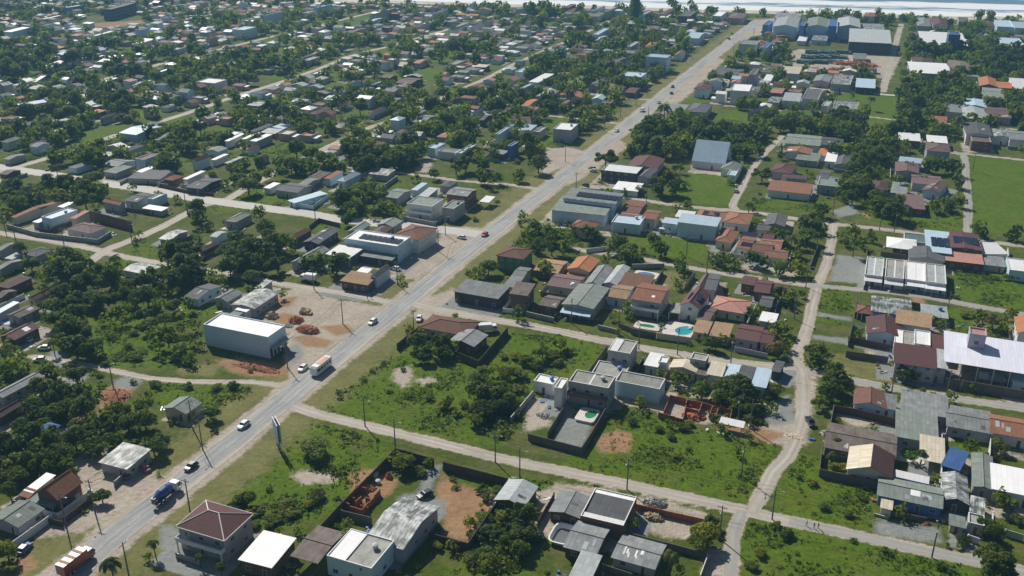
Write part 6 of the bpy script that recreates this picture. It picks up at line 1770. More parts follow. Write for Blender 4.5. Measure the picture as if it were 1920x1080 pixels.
T_((0, 2), '''450 50 85 d,560 80 90 d,680 60 90 d,740 110 80 d,380 120 80,400 220 85,560 200 100 d,520 300 110 d,640 330 100 d,700 420 90 d,560 420 110 d,480 380 80 d,640 480 80 d,720 480 60,390 400 50 p,860 80 75 d,940 60 75 d,1020 90 75 d,1100 60 85 d,1080 200 75 d,1110 270 75,
1230 230 70,1350 200 55,1260 380 85,1380 380 75,1180 430 65,1400 460 65,1440 280 55 d,1440 520 60,860 270 45 y,940 230 55 y,1330 300 55,1200 130 60,1000 150 50,60 470 75,150 510 65,100 570 65 y,30 610 75,200 600 60,350 610 70,570 650 95 d,300 740 105 d,450 800 105 d,560 790 85 d,650 760 65,420 650 55,
240 880 105 d,380 920 95 d,620 900 95 d,500 880 85 d,900 900 85,1060 870 85,1080 980 85,950 1000 95,850 960 75 y,740 990 85 d,700 1040 65 d,580 1010 75 d,1100 800 45,150 1020 75 d,320 1020 75 d,1580 930 70 d,1590 1000 50 d,1500 860 45,830 340 40,790 560 35 b,960 430 36 b,1010 520 40 b,
1000 330 35 b,1280 520 50 b,40 430 50,300 140 50 d,340 40 50 d,30 330 40,780 230 50 y,1160 340 60,1330 470 60,1500 420 40,1300 130 70 d,1420 130 60 d,900 160 60,1400 560 35 b,1000 700 30 b,1160 720 40 b,1400 730 40 b,1620 740 40 b,1750 730 40 b''')
T_((1, 2), '''1210 410 70 d,1250 480 70 d,1370 430 72 d,1400 490 60,1480 455 50,1130 320 24,1660 660 80 p,1680 760 95 d,1740 820 95 d,1700 900 85 d,1830 760 85,1880 640 65 y,1400 890 55 b,1450 860 50,1780 620 45 y,1860 510 36 b,620 790 28 d,1560 870 45 b,1300 820 35 b,1500 930 40 b,1240 350 40,1800 880 80 d,1890 860 70 d,1640 980 60,
880 620 30 b,800 680 30 b,1000 770 30 b,1150 800 30 b,950 560 24 b,1700 600 40 b,1110 610 24 b,200 60 30,20 30 40''')
T_((2, 2), '''330 430 55 y,230 480 60 y,300 500 55 b,100 540 60 b,60 190 55 d,870 135 46,860 185 40 d,800 330 24,1220 680 56,1275 690 54,1600 750 95 d,1700 720 92 d,1740 800 92 d,1560 830 65,1640 880 55,1430 780 65 y,1110 650 36,1460 400 55 d,1530 420 58 d,1600 390 46,1780 195 55 d,1780 900 62,1860 870 46,
1120 255 26 p,1170 975 30 p,1205 1000 30 p,400 420 50 y,60 640 60 b,180 580 50 b,350 560 40 b,20 500 50 b,420 480 40 b,1330 1010 40 b,1100 1050 40 b,750 210 36 y,1400 770 50,1790 990 40,1380 260 30,1330 420 24 b,1040 360 24 b,60 760 50 b,480 900 24 b,1860 170 40,1290 1040 45 b,900 1000 40 b,1000 930 36 b''')
T_((3, 2), '''60 40 55 d,130 90 55,180 60 45 d,60 300 55,140 310 50,60 450 70 w,130 420 55,350 470 70,330 545 55 d,400 440 45 y,480 600 55 d,540 730 80 d,450 780 75,390 850 60 y,580 690 50,680 310 32 p,1030 640 60 d,1090 665 46,880 740 36,1155 765 40 p,920 580 36 y,1610 170 55 c,1575 225 50,1690 250 65 w,1760 290 55 w,
1300 290 46,530 960 26 p,200 400 45,30 370 45 y,370 530 55 d,510 640 60,1880 320 40,1840 210 50 w,1640 330 40 y,60 760 60,30 900 45,1250 250 36,250 50 30 d,470 700 70,1660 400 50 w,700 340 30,1420 60 30 b,1480 200 36 b''')
T_((0, 1), '''200 330 55 p,60 400 75,130 440 75 d,220 380 75 d,350 240 55 p,420 170 50 p,460 250 62 p,540 300 75,620 310 75 d,700 260 85 d,760 220 56 d,640 420 75,760 360 55,420 400 65 y,300 420 55,845 260 34 p,985 290 32 p,1230 400 34,1330 410 36,1480 490 74 d,1480 560 56 d,1560 610 40 d,1860 310 75,1900 250 56,1420 20 62 d,1110 10 30 d,
1300 100 46,1840 150 46 d,1760 190 46,130 750 58 p,180 780 42 p,1040 640 32 p,1010 690 30 p,860 850 58 p,880 900 42 p,500 880 95 d,580 840 75 d,450 950 95 d,560 960 95 d,640 900 56,770 960 75 d,840 1000 75 d,700 1040 65 d,620 1040 85 d,350 960 46 y,230 900 62,1330 830 105 d,1400 900 105 d,1430 820 85 d,1300 760 65,1350 1000 95 d,
1150 990 75 d,1080 1030 75 d,1440 980 75 d,1800 720 95,1720 800 85,1860 800 85 d,1720 930 75,1850 900 85 d,1780 870 75 d,1650 900 60,1580 970 50,1650 1030 50,1480 700 36,500 330 60 d,380 310 60 d,320 330 50 p,580 230 50 d,30 320 40,90 330 60 d,180 420 60,500 420 60 y,560 380 50,700 350 50 d,1180 380 26,60 520 40 y,
1900 900 70,1880 990 60 d,1500 1000 50,1250 1060 60 d,960 1050 60 d,300 1010 50 y,400 860 50 y,1700 300 40 d,1580 250 40,1760 260 40 d''')
T_((1, 1), '''30 540 55,70 640 65 d,120 700 75,60 790 85 d,170 750 75,250 770 55,90 850 56 y,260 820 38 y,160 900 75 d,400 900 56 d,460 880 55,600 900 80 d,640 860 62 d,580 960 50,700 480 66 d,640 430 75 d,720 380 85,800 330 75,850 300 56 d,880 420 75,760 460 56,980 470 60,1040 500 52,700 560 56 d,780 540 46,930 380 55,600 440 50,
300 40 65,420 80 65 d,520 100 65,620 120 56,700 60 75 d,760 100 75 d,850 80 85 d,850 160 65 d,950 60 75 d,1030 100 85 d,1080 60 75,1150 100 65 d,1100 150 46 d,180 140 56,260 160 65,340 170 56 d,430 160 56,40 210 55,100 230 45,1340 230 40 d,1500 170 62 d,1570 150 65,1660 130 56,1720 160 56 d,1680 250 56 d,1740 230 48 p,1800 260 46 d,
1200 250 36,1640 990 52 y,1740 920 66 d,1590 990 34,1680 960 45,250 360 24,560 140 50,650 180 45 d,780 190 60 d,960 160 60 d,20 130 40 d,200 220 40,1640 80 40,1780 80 40 d,1350 30 30,1480 240 36,860 520 40,950 430 40,680 380 50 d''')
T_((2, 1), '''200 160 62 d,50 240 46 d,80 60 30 b,705 100 72 d,1230 170 42 p,1270 150 36 p,1130 280 95 d,1080 330 50 d,1200 270 55 d,1310 310 28,1680 60 55 d,1740 50 55,1880 220 62 d,1720 40 45,85 490 38 p,60 560 26 p,1310 460 42 d,1780 450 46 p,1800 480 36,180 630 55 d,120 690 55,270 660 46,340 700 55 d,420 720 55,500 720 55 d,
560 680 52 d,300 780 62,210 770 52 d,390 790 55,800 740 62 y,760 770 52,870 790 62,910 830 46,1050 710 50 d,1100 790 56 d,1150 810 46 d,980 790 32,700 870 40,1260 890 55,1280 950 42 d,1540 870 52 d,1620 880 46,1780 860 52 d,1850 880 52 d,1900 900 46 d,230 930 56 y,260 970 52,1840 610 42,1600 830 36 y,840 370 28 d,960 350 36 d,
680 350 30 b,740 345 30 b,1210 360 30,1820 120 50 d,1860 50 50 d,1690 130 40,1640 280 26 y,640 690 40 d,450 660 40,150 760 40 d,940 850 45 d,850 840 50 d,1500 850 36,1700 900 40 y,1230 480 30,30 130 30 b''')
T_((3, 1), '''640 180 72 d,700 150 75,800 80 80 d,860 60 75 d,900 110 56,720 220 65 d,620 260 65,680 300 85,600 330 56,640 390 65 d,730 340 65,820 390 65 d,850 450 75 d,800 480 56 d,930 500 75 d,980 450 55 d,1000 520 46,1200 160 55,1260 170 55 d,1350 170 55 d,1420 200 46,1440 290 46 d,1330 440 46,1380 470 46 d,1440 430 46,1250 470 46,
1000 250 52 p,950 270 36,340 560 70 d,400 500 52 d,370 610 56 d,270 600 55 d,300 680 65 d,180 700 60 p,250 740 55 d,380 680 52 p,110 710 55 d,230 830 36,100 930 55,200 940 55 y,280 950 45,560 680 45 w,650 740 52 p,700 740 46,620 660 50 y,800 700 46,1600 650 55 d,1680 690 55,1560 640 36,1850 680 55 d,1900 720 46 d,1430 980 26 y,
730 60 60 d,560 400 40,530 370 40 d,1150 270 40,1060 180 40 d,60 680 50 d,150 820 36,580 730 40 w,1480 940 30 b,1800 990 40 b,1850 1000 36 b,1700 1000 30 b,10 700 40 d''')
T_((2, 0), '''1000 980 85 d,1080 960 85 d,1150 990 75,960 1030 65 d,1280 960 75 d,1350 990 75,1430 960 75 d,1500 990 75,1580 980 66 d,1660 1000 66 d,1740 980 66,1820 960 60 d,1430 345 66 d,870 260 55 d,920 290 46 d,520 150 50 d,210 180 55 d,140 80 55 d,270 80 55,320 90 46 d,1350 50 36,1510 80 32,1210 40 42 d,925 40 60 c,500 300 55 d,430 320 55 d,
560 290 46,770 350 46 d,300 450 55 d,220 480 55 d,680 500 46 d,620 830 62 y,540 860 56,500 800 46 d,720 830 46 y,350 420 50 d,600 430 40,130 560 40,1130 440 40 d,1290 340 40,1090 370 50 d,1000 400 40,850 310 40 d,700 430 36,1580 630 36 d,1720 780 40 d,1660 480 30 p,1760 470 30 p,1890 440 34,1050 570 40 d''')
T_((3, 0), '''1150 370 56 d,1230 380 56 d,1330 380 56 d,1420 370 56 d,1080 420 36,1520 380 56 d,1600 420 66 d,1700 400 66 d,1800 420 75 d,1880 400 75,1620 500 56 d,1720 490 66 d,1840 520 56 d,1060 680 66 d,1140 680 56 d,1200 720 56 d,1290 680 66,1380 690 46 d,1080 780 66 d,1160 800 46 d,1060 860 66 d,960 960 66 d,1050 960 56 d,1140 940 56 d,1250 990 46,
100 920 70 y,200 900 85,300 930 85,360 960 66,480 930 56 d,590 980 46 d,560 1040 46 d,640 1050 36 d,450 980 56 d,900 150 36 d,575 60 42 c,440 90 22 d,1860 880 46 d,1020 720 56 d,1020 820 56 d,980 900 50 d,660 900 40 d,670 960 40,640 700 24 p,770 740 40 p,520 700 40 p,440 690 40 p,1900 520 60 d,1550 480 50,1450 440 40 d,1660 560 40,1090 170 36,
20 860 60 y,1500 270 40 d,1600 300 40,1700 280 40 d,1790 160 30,1420 640 40 d,1480 600 36,330 790 30,200 820 36''')
T_((0, 0), '''20 330 60 d,340 400 60 d,300 420 50 d,720 320 50 d,800 320 50 d,880 320 46 d,1030 380 42 d,1150 400 50 d,1230 390 46 d,600 420 60 d,680 430 50 d,540 440 60 d,100 420 60 d,200 440 60,60 520 70 d,160 540 70 d,260 500 50 d,920 540 70 d,1000 520 60 d,860 560 50 d,1280 240 50 d,1700 600 40 d,1680 530 50 d,1780 520 60 d,1850 580 60 d,1740 430 50 d,
340 700 60 d,430 740 60 d,500 700 60 d,560 760 60 d,400 830 70,300 830 70,200 850 70 d,100 860 70,500 850 70,600 830 60 d,640 900 50,560 930 50,450 940 60 d,340 940 60,230 960 60 d,120 980 60,60 930 60 d,760 720 60 d,840 760 60 d,920 820 60 d,780 650 50,1380 800 60 d,1740 720 40,1400 950 50,1500 960 60 d,1120 1010 56 d,1020 870 40 y,700 560 40,40 1000 50 d''')
T_((1, 0), '''30 440 50 d,120 470 60 d,200 470 60 d,230 520 50 d,760 370 44 d,560 200 40 d,200 210 40 d,1100 330 50 y,1130 370 40,1220 390 50 d,1400 420 46 d,1480 360 60 d,1560 350 60 d,1620 370 50 d,1520 420 40,1330 400 36 d,820 500 50 d,880 530 46,720 540 40,980 640 40 d,700 720 50 d,780 800 60 d,120 800 60 d,420 720 50 d,320 900 60 d,280 870 50 d,360 960 50,560 960 50 d,
680 980 60 y,720 1000 50,840 1030 50,1100 890 50 y,1040 910 40,940 740 46 y,1000 760 50,860 720 50,1180 760 50,1060 830 50,1400 700 60 d,1460 720 56,1550 700 60 d,1640 690 60 d,1730 700 60 d,1820 690 60 d,1890 720 60 d,1750 780 50 d,1850 800 50 d,1380 630 36,1540 960 50,950 990 46 y,220 820 50,200 740 40,540 440 40,1100 800 40 y''')
far_rng = np.random.RandomState(11)
# the rest of the town towards the sea: houses and trees on the free ground between the surveyed ones
def free_for(x, y, r):
    return not blocked(x, y, r) and not on_road(x, y, r) and mask_at('lush', x, y) < .5 and mask_at('gravel', x, y) < .5
RF = ['fib', 'fibd', 'fibg', 'fibl', 'sil', 'fib', 'fibl', 'wht', 'clay', 'mar', 'clayb', 'mauve', 'lblu', 'pink', 'fibg', 'clay', 'wht', 'beige', 'clayo', 'sil']
WF = ['w', 'lb', 'g', 'cr', 'bn', 'w', 'lb', 'lv', 'pk', 'g']
tree_xy = np.array([(t[0], t[1], t[2]) for t in TREES])
RD = [(pl[::3], hw) for pl, hw, mt in ROADS]
def road_gap(x, y):
    g = [np.hypot(pl[:, 0] - x, pl[:, 1] - y).min() - hw for pl, hw in RD]
    return g[0], min(g[1:])
def tree_clear(x, y, r): return (np.hypot(tree_xy[:, 0] - x, tree_xy[:, 1] - y) > tree_xy[:, 2] * .8 + r).all()
def clus(x, y): return math.sin(x * .021 + 1.2 * math.sin(y * .013)) + math.sin(y * .026 + 1.5 * math.sin(x * .017)) + .5 * math.sin(x * .06 + y * .05)
for iu in range(-80, 64):
    for iv in range(23, 96):
        u, v = iu * 14 + far_rng.uniform(-3, 3), iv * 14.5 + far_rng.uniform(-3, 3)
        q = GU * u + GV * v
        if q.y < 300: continue
        px, py, s = proj(q)
        if not (-80 < px < 2000 and -60 < py < 560): continue
        main_x = np.interp(py, [p[1] for p in MAIN[::-1]], [p[0] for p in MAIN[::-1]])
        if py > 300 and px > 330: continue
        if py > 420: continue
        if 1660 < px and 85 < py < 135: continue
        if 1690 < px < 1800 and 150 < py < 270: continue
        if 880 < px and 230 < py: continue
        if (q - S0).dot(sn_) > -45: continue
        if far_rng.rand() > (.30 if clus(q.x, q.y) > .75 else .84): continue
        w, d = far_rng.uniform(6, 10.5), far_rng.uniform(5, 8.5)
        if 150 < px < 275 and 28 < py < 54: continue
        if 1465 < px < 1668 and 86 < py < 136: continue
        if 1225 < px < 1345 and 185 < py < 225: continue
        g0, g1 = road_gap(q.x, q.y)
        if g0 < 17 or g1 < 8: continue
        if not free_for(q.x, q.y, max(w, d) * .55) or not tree_clear(q.x, q.y, 1.5): continue
        typ = far_rng.choice(['u', 'v', 'h', 's', 'f'], p=[.27, .27, .18, .12, .16])
        house('house', q, -GRID + (math.pi / 2 if far_rng.rand() < .3 else 0), w, d, far_rng.choice([3.0, 3.4, 3.8, 6.2], p=[.35, .3, .2, .15]), typ, 0 if typ == 'f' else far_rng.uniform(.8, 1.6) if typ != 's' else .5,
              RF[far_rng.randint(len(RF))], WF[far_rng.randint(len(WF))], {'ell': int(far_rng.choice([-1, 1]))} if far_rng.rand() < .5 else {}, 0)
for _ in range(14000):
    py = 4 + 330 * far_rng.rand() ** 1.6; px = far_rng.uniform(-40, 1960)
    q = gp(px, py)
    if (q - S0).dot(sn_) > -32: continue
    if py > 300 and px > 330: continue
    cl = clus(q.x, q.y)
    if cl < .1 and far_rng.rand() < .55: continue
    r = far_rng.choice([1.8, 2.8, 3.8, 4.8, 6.0], p=[.2, .28, .27, .17, .08])
    if 150 < px < 275 and 28 < py < 54: continue
    g0, g1 = road_gap(q.x, q.y)
    if g0 < r + 12 or g1 < r * 1.1 + 4.0: continue
    if not free_for(q.x, q.y, r * .45): continue
    if 1480 < px < 1660 and 55 < py < 135: continue
    if 1215 < px < 1345 and 190 < py < 232: continue
    if 1440 < px < 1600 and 45 < py < 70: continue
    TREES.append([q.x, q.y, r, far_rng.choice(['r', 'd', 'd', 'y', 'b']) if far_rng.rand() > .12 else 'p', 0, px, py, 0])
    if len(TREES) > 4400: break
# small garden shrubs between the nearer houses
for _ in range(900):
    py = far_rng.uniform(300, 1075); px = far_rng.uniform(0, 1920); q = gp(px, py)
    if mask_at('dirt', q.x, q.y) > .4 or not free_for(q.x, q.y, .7): continue
    if not any(math.hypot(f[0] - q.x, f[1] - q.y) < max(f[4], f[5]) + 7 for f in FOOT): continue
    TREES.append([q.x, q.y, far_rng.choice([.7, 1.0, 1.4, 1.9]), far_rng.choice(['b', 'b', 'r', 'y']), 0, px, py, 0])
def keep(t):
    g0, g1 = road_gap(t[0], t[1])
    return (g0 > t[2] * 1.05 + 3.5 or t[6] > 640 or t[3] in 'pb') and g1 > min(t[2] * .45, 2.2)
TREES = [t for t in TREES if keep(t)]
def pxsize(t): return t[2] * proj((t[0], t[1], 2))[2] + (3 if t[4] else 0)
TREES.sort(key=lambda t: -pxsize(t))
quota = {'tree': 300, 'palm': 60, 'bush': 160}
cls = lambda k: {'p': 'palm', 'b': 'bush'}.get(k, 'tree')
WORD = {'r': 'leafy mid-green tree', 'd': 'dense dark green tree', 'y': 'yellow-green leafy tree', 'w': 'dry brownish tree', 'c': 'tall slender conifer', 'p': 'palm tree with drooping fronds', 'b': 'low bushy green shrub'}
NM = {'r': 'broadleaf_tree', 'd': 'broadleaf_tree', 'y': 'broadleaf_tree', 'w': 'dry_tree', 'c': 'conifer_tree', 'p': 'palm_tree', 'b': 'shrub'}
rest = []
tr = random.Random(3)
for t in TREES:
    x, y, r, kd = t[:4]
    if quota[cls(kd)] <= 0 or (kd == 'b' and t[4] == 0 and pxsize(t) < 4) or not (-60 < t[5] < 1980 and t[6] < 1150): rest.append(t); continue
    quota[cls(kd)] -= 1
    rz = tr.uniform(0, 6.28); root = empty(NM[kd], (x, y, 0), rz); hz = 2
    sp = min(1.0, 9.0 / (r * 1.9))
    if kd == 'p':
        H = r * 2.2; a, b = PALMS[tr.randrange(3)]
        o1, o2 = put('trunk', a, root), put('crown', b, root); o1.scale = o2.scale = (H, H, H); o2.scale = (H * 1.1, H * 1.1, H); hz = H * .8
    elif kd == 'c':
        H = r * 4.2; o1, o2 = put('trunk', CONIF[0], root), put('crown', CONIF[1], root); o1.scale = o2.scale = (H, H, H); hz = H * .5
    elif kd == 'b':
        o2 = put('crown', CROWNS[tr.choice('rryyd')][tr.randrange(6)], root, (0, 0, r * .5)); kx = tr.uniform(.8, 1.5); o2.scale = (r * kx, r / kx ** .4, r * tr.uniform(.42, .7))
        o1 = put('stem', TRUNKS[tr.randrange(3)], root); o1.scale = (r * .5, r * .5, r * .5)
    else:
        o2 = put('crown', CROWNS[kd][tr.randrange(6)], root, (0, 0, r * .92)); o2.scale = (r, r * tr.uniform(.85, 1.1), r * tr.uniform(.85, 1.05))
        o1 = put('trunk', TRUNKS[tr.randrange(3)], root); o1.scale = (r * 1.1, r * 1.1, r * .75); hz = r
    tag_near(root, WORD[kd], {'p': 'palm tree', 'b': 'shrub'}.get(kd, 'tree'), {'p': 'palms about the town', 'b': 'shrubs on lots and in gardens'}.get(kd, 'trees about the town'), hz)
# everything smaller and farther reads as one mass of greenery
def mass(name, items, mat, per, leaf, up=0.0):
    r_ = np.random.RandomState(len(items)); C = []
    for t in items:
        x, y, r, kd = t[:4]; n = int(per * (1.6 if r > 3 else 1))
        d = r_.normal(size=(n, 3)); d /= np.linalg.norm(d, axis=1)[:, None]
        lump = np.zeros((n, 3)); ll = r_.uniform(-.5, .5, size=(5, 3)); lump = ll[r_.randint(5, size=n)]
        low = kd == 'b'
        p = (lump + d * r_.uniform(.45, .7, size=(n, 1))) * r * np.array([1, 1, .6 if low else .95]) + np.array([x, y, r * (.4 if low else 1.1)])
        p[:, 2] = np.maximum(p[:, 2], .1)
        nn = d + r_.normal(size=(n, 3)) * .5 + np.array([0, 0, up]); nn /= np.linalg.norm(nn, axis=1)[:, None]
        a = np.cross(nn, r_.normal(size=(n, 3))); a /= np.linalg.norm(a, axis=1)[:, None]; b = np.cross(nn, a)
        s = (leaf * r * r_.uniform(.6, 1.2, size=n))[:, None]
        C.append(np.stack([p - a * s, p - b * s * .8, p + a * s, p + b * s * .8], 1).reshape(-1, 3))
    V = np.concatenate(C); nq = len(V) // 4
    me = bpy.data.meshes.new(name); me.vertices.add(len(V)); me.vertices.foreach_set('co', V.ravel())
    me.loops.add(len(V)); me.loops.foreach_set('vertex_index', np.arange(len(V), dtype=np.int32)); me.polygons.add(nq); me.polygons.foreach_set('loop_start', np.arange(0, len(V), 4, dtype=np.int32))
    me.update(calc_edges=True); me.materials.append(MATS[mat]); o = put(name, me); o['kind'] = 'stuff'; return o
dk = [t for t in rest if t[3] in 'dc']; lt = [t for t in rest if t[3] in 'rpbw']; ym = [t for t in rest if t[3] == 'y']
for nm, it, mt in (('distant_dark_trees', dk, 'leaf_dark'), ('distant_green_trees', lt, 'leaf'), ('distant_light_trees', ym, 'leaf_lime')):
    o = mass(nm, it, mt, 70, .26)
    tag(o, {'leaf_dark': 'mass of dark tree crowns between the far houses', 'leaf': 'mass of green tree crowns between the far houses', 'leaf_lime': 'scattered yellow-green crowns between the far houses'}[mt], 'trees')
# rank grass and weeds standing on the empty lots
W = []
wr = np.random.RandomState(5)
for P in PATCH['lush']:
    A = np.array([(gp(*p).x, gp(*p).y) for p in P]); x0, y0 = A.min(0); x1, y1 = A.max(0)
    if y1 > 560: continue
    mow = (1270 < P[0][0] < 1280) or (1810 < P[0][0] < 1820) or (P[0][0] == 1140 and P[0][1] == 432)
    area = (x1 - x0) * (y1 - y0); n = int(area * (.012 if mow else 1.7)); X, Y = wr.uniform(x0, x1, n), wr.uniform(y0, y1, n)
    sd = poly_sd(X, Y, A)
    clump = np.sin(X * .23 + 1.3 * np.sin(Y * .11)) + np.sin(Y * .31 + 1.7 * np.sin(X * .13))
    for x, y, s, c in zip(X, Y, sd, clump):
        if s < .8 or blocked(x, y, .3) or on_road(x, y, .8) or mask_at('dirt', x, y) > .45: continue
        if wr.rand() > (1.0 if c > .55 else (.45 if c > -.1 else .12)): continue
        W.append([x, y, (wr.choice([.2, .32, .5, .8], p=[.38, .32, .2, .1]) + (.15 if c > 1.3 else 0)) * (.5 if mow else 1), 'b'])
o = mass('weeds', W, 'weed', 10, .36, .8); tag(o, 'rank bright green weeds and grass on the empty lots', 'weeds')

# shaded undergrowth between the trunks of the left woods and other thickets
U = []
for P, k in (([(70, 560), (110, 480), (240, 500), (320, 480), (400, 520), (400, 560), (330, 570), (250, 560), (170, 580), (150, 640), (100, 650)], .10), ([(0, 690), (130, 680), (190, 700), (200, 760), (260, 760), (290, 830), (200, 860), (120, 880), (0, 890)], .09),
             ([(880, 720), (960, 690), (990, 760), (950, 830), (880, 800)], .2), ([(0, 360), (100, 340), (200, 350), (190, 390), (60, 400), (0, 420)], .12), ([(640, 310), (700, 280), (800, 280), (790, 320), (680, 320)], .1), ([(960, 470), (1080, 470), (1100, 440), (1080, 420), (990, 420)], .12),
             ([(920, 970), (970, 950), (1010, 1010), (960, 1080), (880, 1080)], .2), ([(1310, 760), (1440, 730), (1430, 800), (1340, 800)], .2), ([(1590, 330), (1680, 280), (1700, 340), (1700, 400), (1600, 380)], .1), ([(1180, 240), (1420, 240), (1430, 275), (1200, 285)], .09), ([(1690, 160), (1800, 160), (1790, 270), (1690, 260)], .08), ([(1720, 90), (1920, 95), (1920, 140), (1720, 120)], .06)):
    A = np.array([(gp(*p).x, gp(*p).y) for p in P]); x0, y0 = A.min(0); x1, y1 = A.max(0); n = int((x1 - x0) * (y1 - y0) * k)
    X, Y = wr.uniform(x0, x1, n), wr.uniform(y0, y1, n)
    for x, y, s in zip(X, Y, poly_sd(X, Y, A)):
        if s > 0 and not blocked(x, y, .8) and not on_road(x, y, 1): U.append([x, y, wr.uniform(.8, 2.2), 'b'])
o = mass('undergrowth', U, 'under', 26, .28, .4); tag(o, 'tangled green undergrowth beneath the dark trees', 'undergrowth')

# odds and ends lying about the yards
D_ = {k: [] for k in ('trim', 'wood', 'rubble', 'tank_blue', 'brickpile', 'metal')}
dm_ = MB(); dmats = list(D_); dr = random.Random(77)
for f in FOOT:
    p = proj((f[0], f[1], 0))
    if not (-20 < p[0] < 1940 and 330 < p[1] < 1100): continue
    for _ in range(dr.randint(2, 7)):
        a, e = dr.uniform(0, 6.28), dr.uniform(1, 5); x, y = f[0] + math.cos(a) * (f[4] + e), f[1] + math.sin(a) * (f[5] + e)
        if blocked(x, y, .5) or on_road(x, y, .5): continue
        L_, W2, H2 = dr.choice(((1.6, .25, .15), (.6, .5, .5), (.9, .7, .35), (2.4, .3, .12), (.4, .4, .6), (1.3, 1.0, .25))); c_, s_ = math.cos(a * 3), math.sin(a * 3); mi_ = dr.randrange(len(dmats))
        for k in range(dr.choice((1, 1, 2, 3))):
            ox, oy = dr.uniform(-.8, .8), dr.uniform(-.8, .8)
            V = [(x + ox + (i * L_ * c_ - j * W2 * s_) / 2, y + oy + (i * L_ * s_ + j * W2 * c_) / 2, l) for l in (0.01, H2) for i, j in ((-1, -1), (1, -1), (1, 1), (-1, 1))]
            for q4 in ((4, 5, 6, 7), (0, 1, 5, 4), (1, 2, 6, 5), (2, 3, 7, 6), (3, 0, 4, 7)): dm_.face([V[i] for i in q4], mi_)
o = dm_.build('debris', dmats); o['kind'] = 'stuff'; tag(o, 'boards, buckets and odd boxes lying about the yards', 'debris')

# ------------------------------------------------------------------ raise the houses: the 300 that show largest as things, the rest as one far mass
HOUSES.sort(key=lambda q: -q['area'])
def visible(q):
    p = proj((q['c'].x, q['c'].y, q['h'] / 2)); return -60 < p[0] < 1980 and -20 < p[1] < 1130
HV = [q for q in HOUSES if visible(q)]
KW = {'shop': 'shop', 'shed': 'shed', 'warehouse': 'warehouse', 'canopy': 'canopy', 'carport': 'carport', 'pavilion': 'pavilion', 'church': 'hall', 'hall': 'hall', 'villa': 'house', 'factory': 'factory', 'factory_tower': 'factory tower',
      'tower': 'tower', 'apartment_block': 'apartment block', 'row_house': 'row house', 'office_block': 'office block', 'roof_frame': 'roof frame', 'house': 'house'}
for i, q in enumerate(HV[:300]):
    root = empty(q['name'], (q['c'].x, q['c'].y, 0), q['a'])
    big = q['area'] > 900
    house_parts(root, q['w'], q['d'], q['h'], q['typ'], q['rise'], q['roof'], q['wall'], q['opt'], q['det'] if big else min(q['det'], 0), i)
    cat = KW[q['name']]; grp = 'houses of the town' if cat == 'house' else None
    if q['label']: tag(root, q['label'], cat, grp)
    else:
        if cat == 'house': desc = '%s-walled house with %s %s roof' % (WALLW[q['wall']], ROOFW[q['roof']], TYPEW[q['typ']])
        else: desc = '%s %s roof %s' % (ROOFW[q['roof']], TYPEW[q['typ']], cat)
        tag_near(root, desc, cat, grp, q['h'])
far = {}
for q in HV[300:]:
    W_, R_ = far.setdefault(q['wall'], MB()), far.setdefault('r' + q['roof'], MB())
    root = empty('x', (q['c'].x, q['c'].y, 0), q['a']); M = Matrix.Translation((q['c'].x, q['c'].y, 0)) @ Matrix.Rotation(q['a'], 4, 'Z')
    bpy.data.objects.remove(root)
    q['M'] = M
if HV[300:]:
    FM = MB(); mats = []
    def mi(n):
        if n not in mats: mats.append(n)
        return mats.index(n)
    for q in HV[300:]:
        tmp = empty('tmp', (0, 0, 0)); before = set(COL.objects)
        house_parts(tmp, q['w'], q['d'], q['h'], q['typ'], q['rise'], q['roof'], q['wall'], {k: v for k, v in q['opt'].items() if k in ('posts', 'ell')}, 0, 1)
        for ch in list(tmp.children):
            me = ch.data; names = [m.name for m in me.materials]; uvl = me.uv_layers[0].data
            for p in me.polygons:
                nm = [k for k, v in MATS.items() if v.name == names[p.material_index]][0]
                FM.face([q['M'] @ me.vertices[v].co for v in p.vertices], mi(nm), [tuple(uvl[l].uv) for l in p.loop_indices])
            bpy.data.objects.remove(ch); bpy.data.meshes.remove(me)
        bpy.data.objects.remove(tmp)
    o = FM.build('distant_houses', mats); o['kind'] = 'stuff'
    tag(o, 'crowded small roofs of the far town towards the sea', 'houses')


# ------------------------------------------------------------------ bare, swept or paved yards round the houses, then hand the covers to the ground
yr = random.Random(21)
for cx, cy, ux, uy, hw, hd in FOOT:
    q = yr.random()
    if q > .55: continue
    k = 'gravel' if q < .28 else 'dirt'
    ex, ey = hw + yr.uniform(1, 4), hd + yr.uniform(1.5, 6); ox, oy = yr.uniform(-2, 2), yr.uniform(-4, 1)
    R_ = ex + ey + 3
    iy = slice(*np.searchsorted(ys, (cy - R_, cy + R_))); ix = slice(*np.searchsorted(xs, (cx - R_, cx + R_)))
    if GX[iy, ix].size == 0: continue
    dx, dy = GX[iy, ix] - cx, GY[iy, ix] - cy
    a = np.abs(dx * ux + dy * uy - ox) - ex; b_ = np.abs(-dx * uy + dy * ux - oy) - ey
    masks[k][iy, ix] = np.maximum(masks[k][iy, ix], np.clip(.5 - np.maximum(a, b_) / 2.5, 0, .62 if k == 'dirt' else .75) * (masks['lush'][iy, ix] < .6))
for nm, ks in (('cover_a', ('dirt', 'red', 'gravel')), ('cover_b', ('lush', 'dry', None))):
    at = ground_mesh.attributes.new(nm, 'FLOAT_COLOR', 'POINT')
    c = np.ones((nx * ny, 4), np.float32)
    for i, k in enumerate(ks): c[:, i] = masks[k].ravel() if k else 0
    at.data.foreach_set('color', c.ravel())

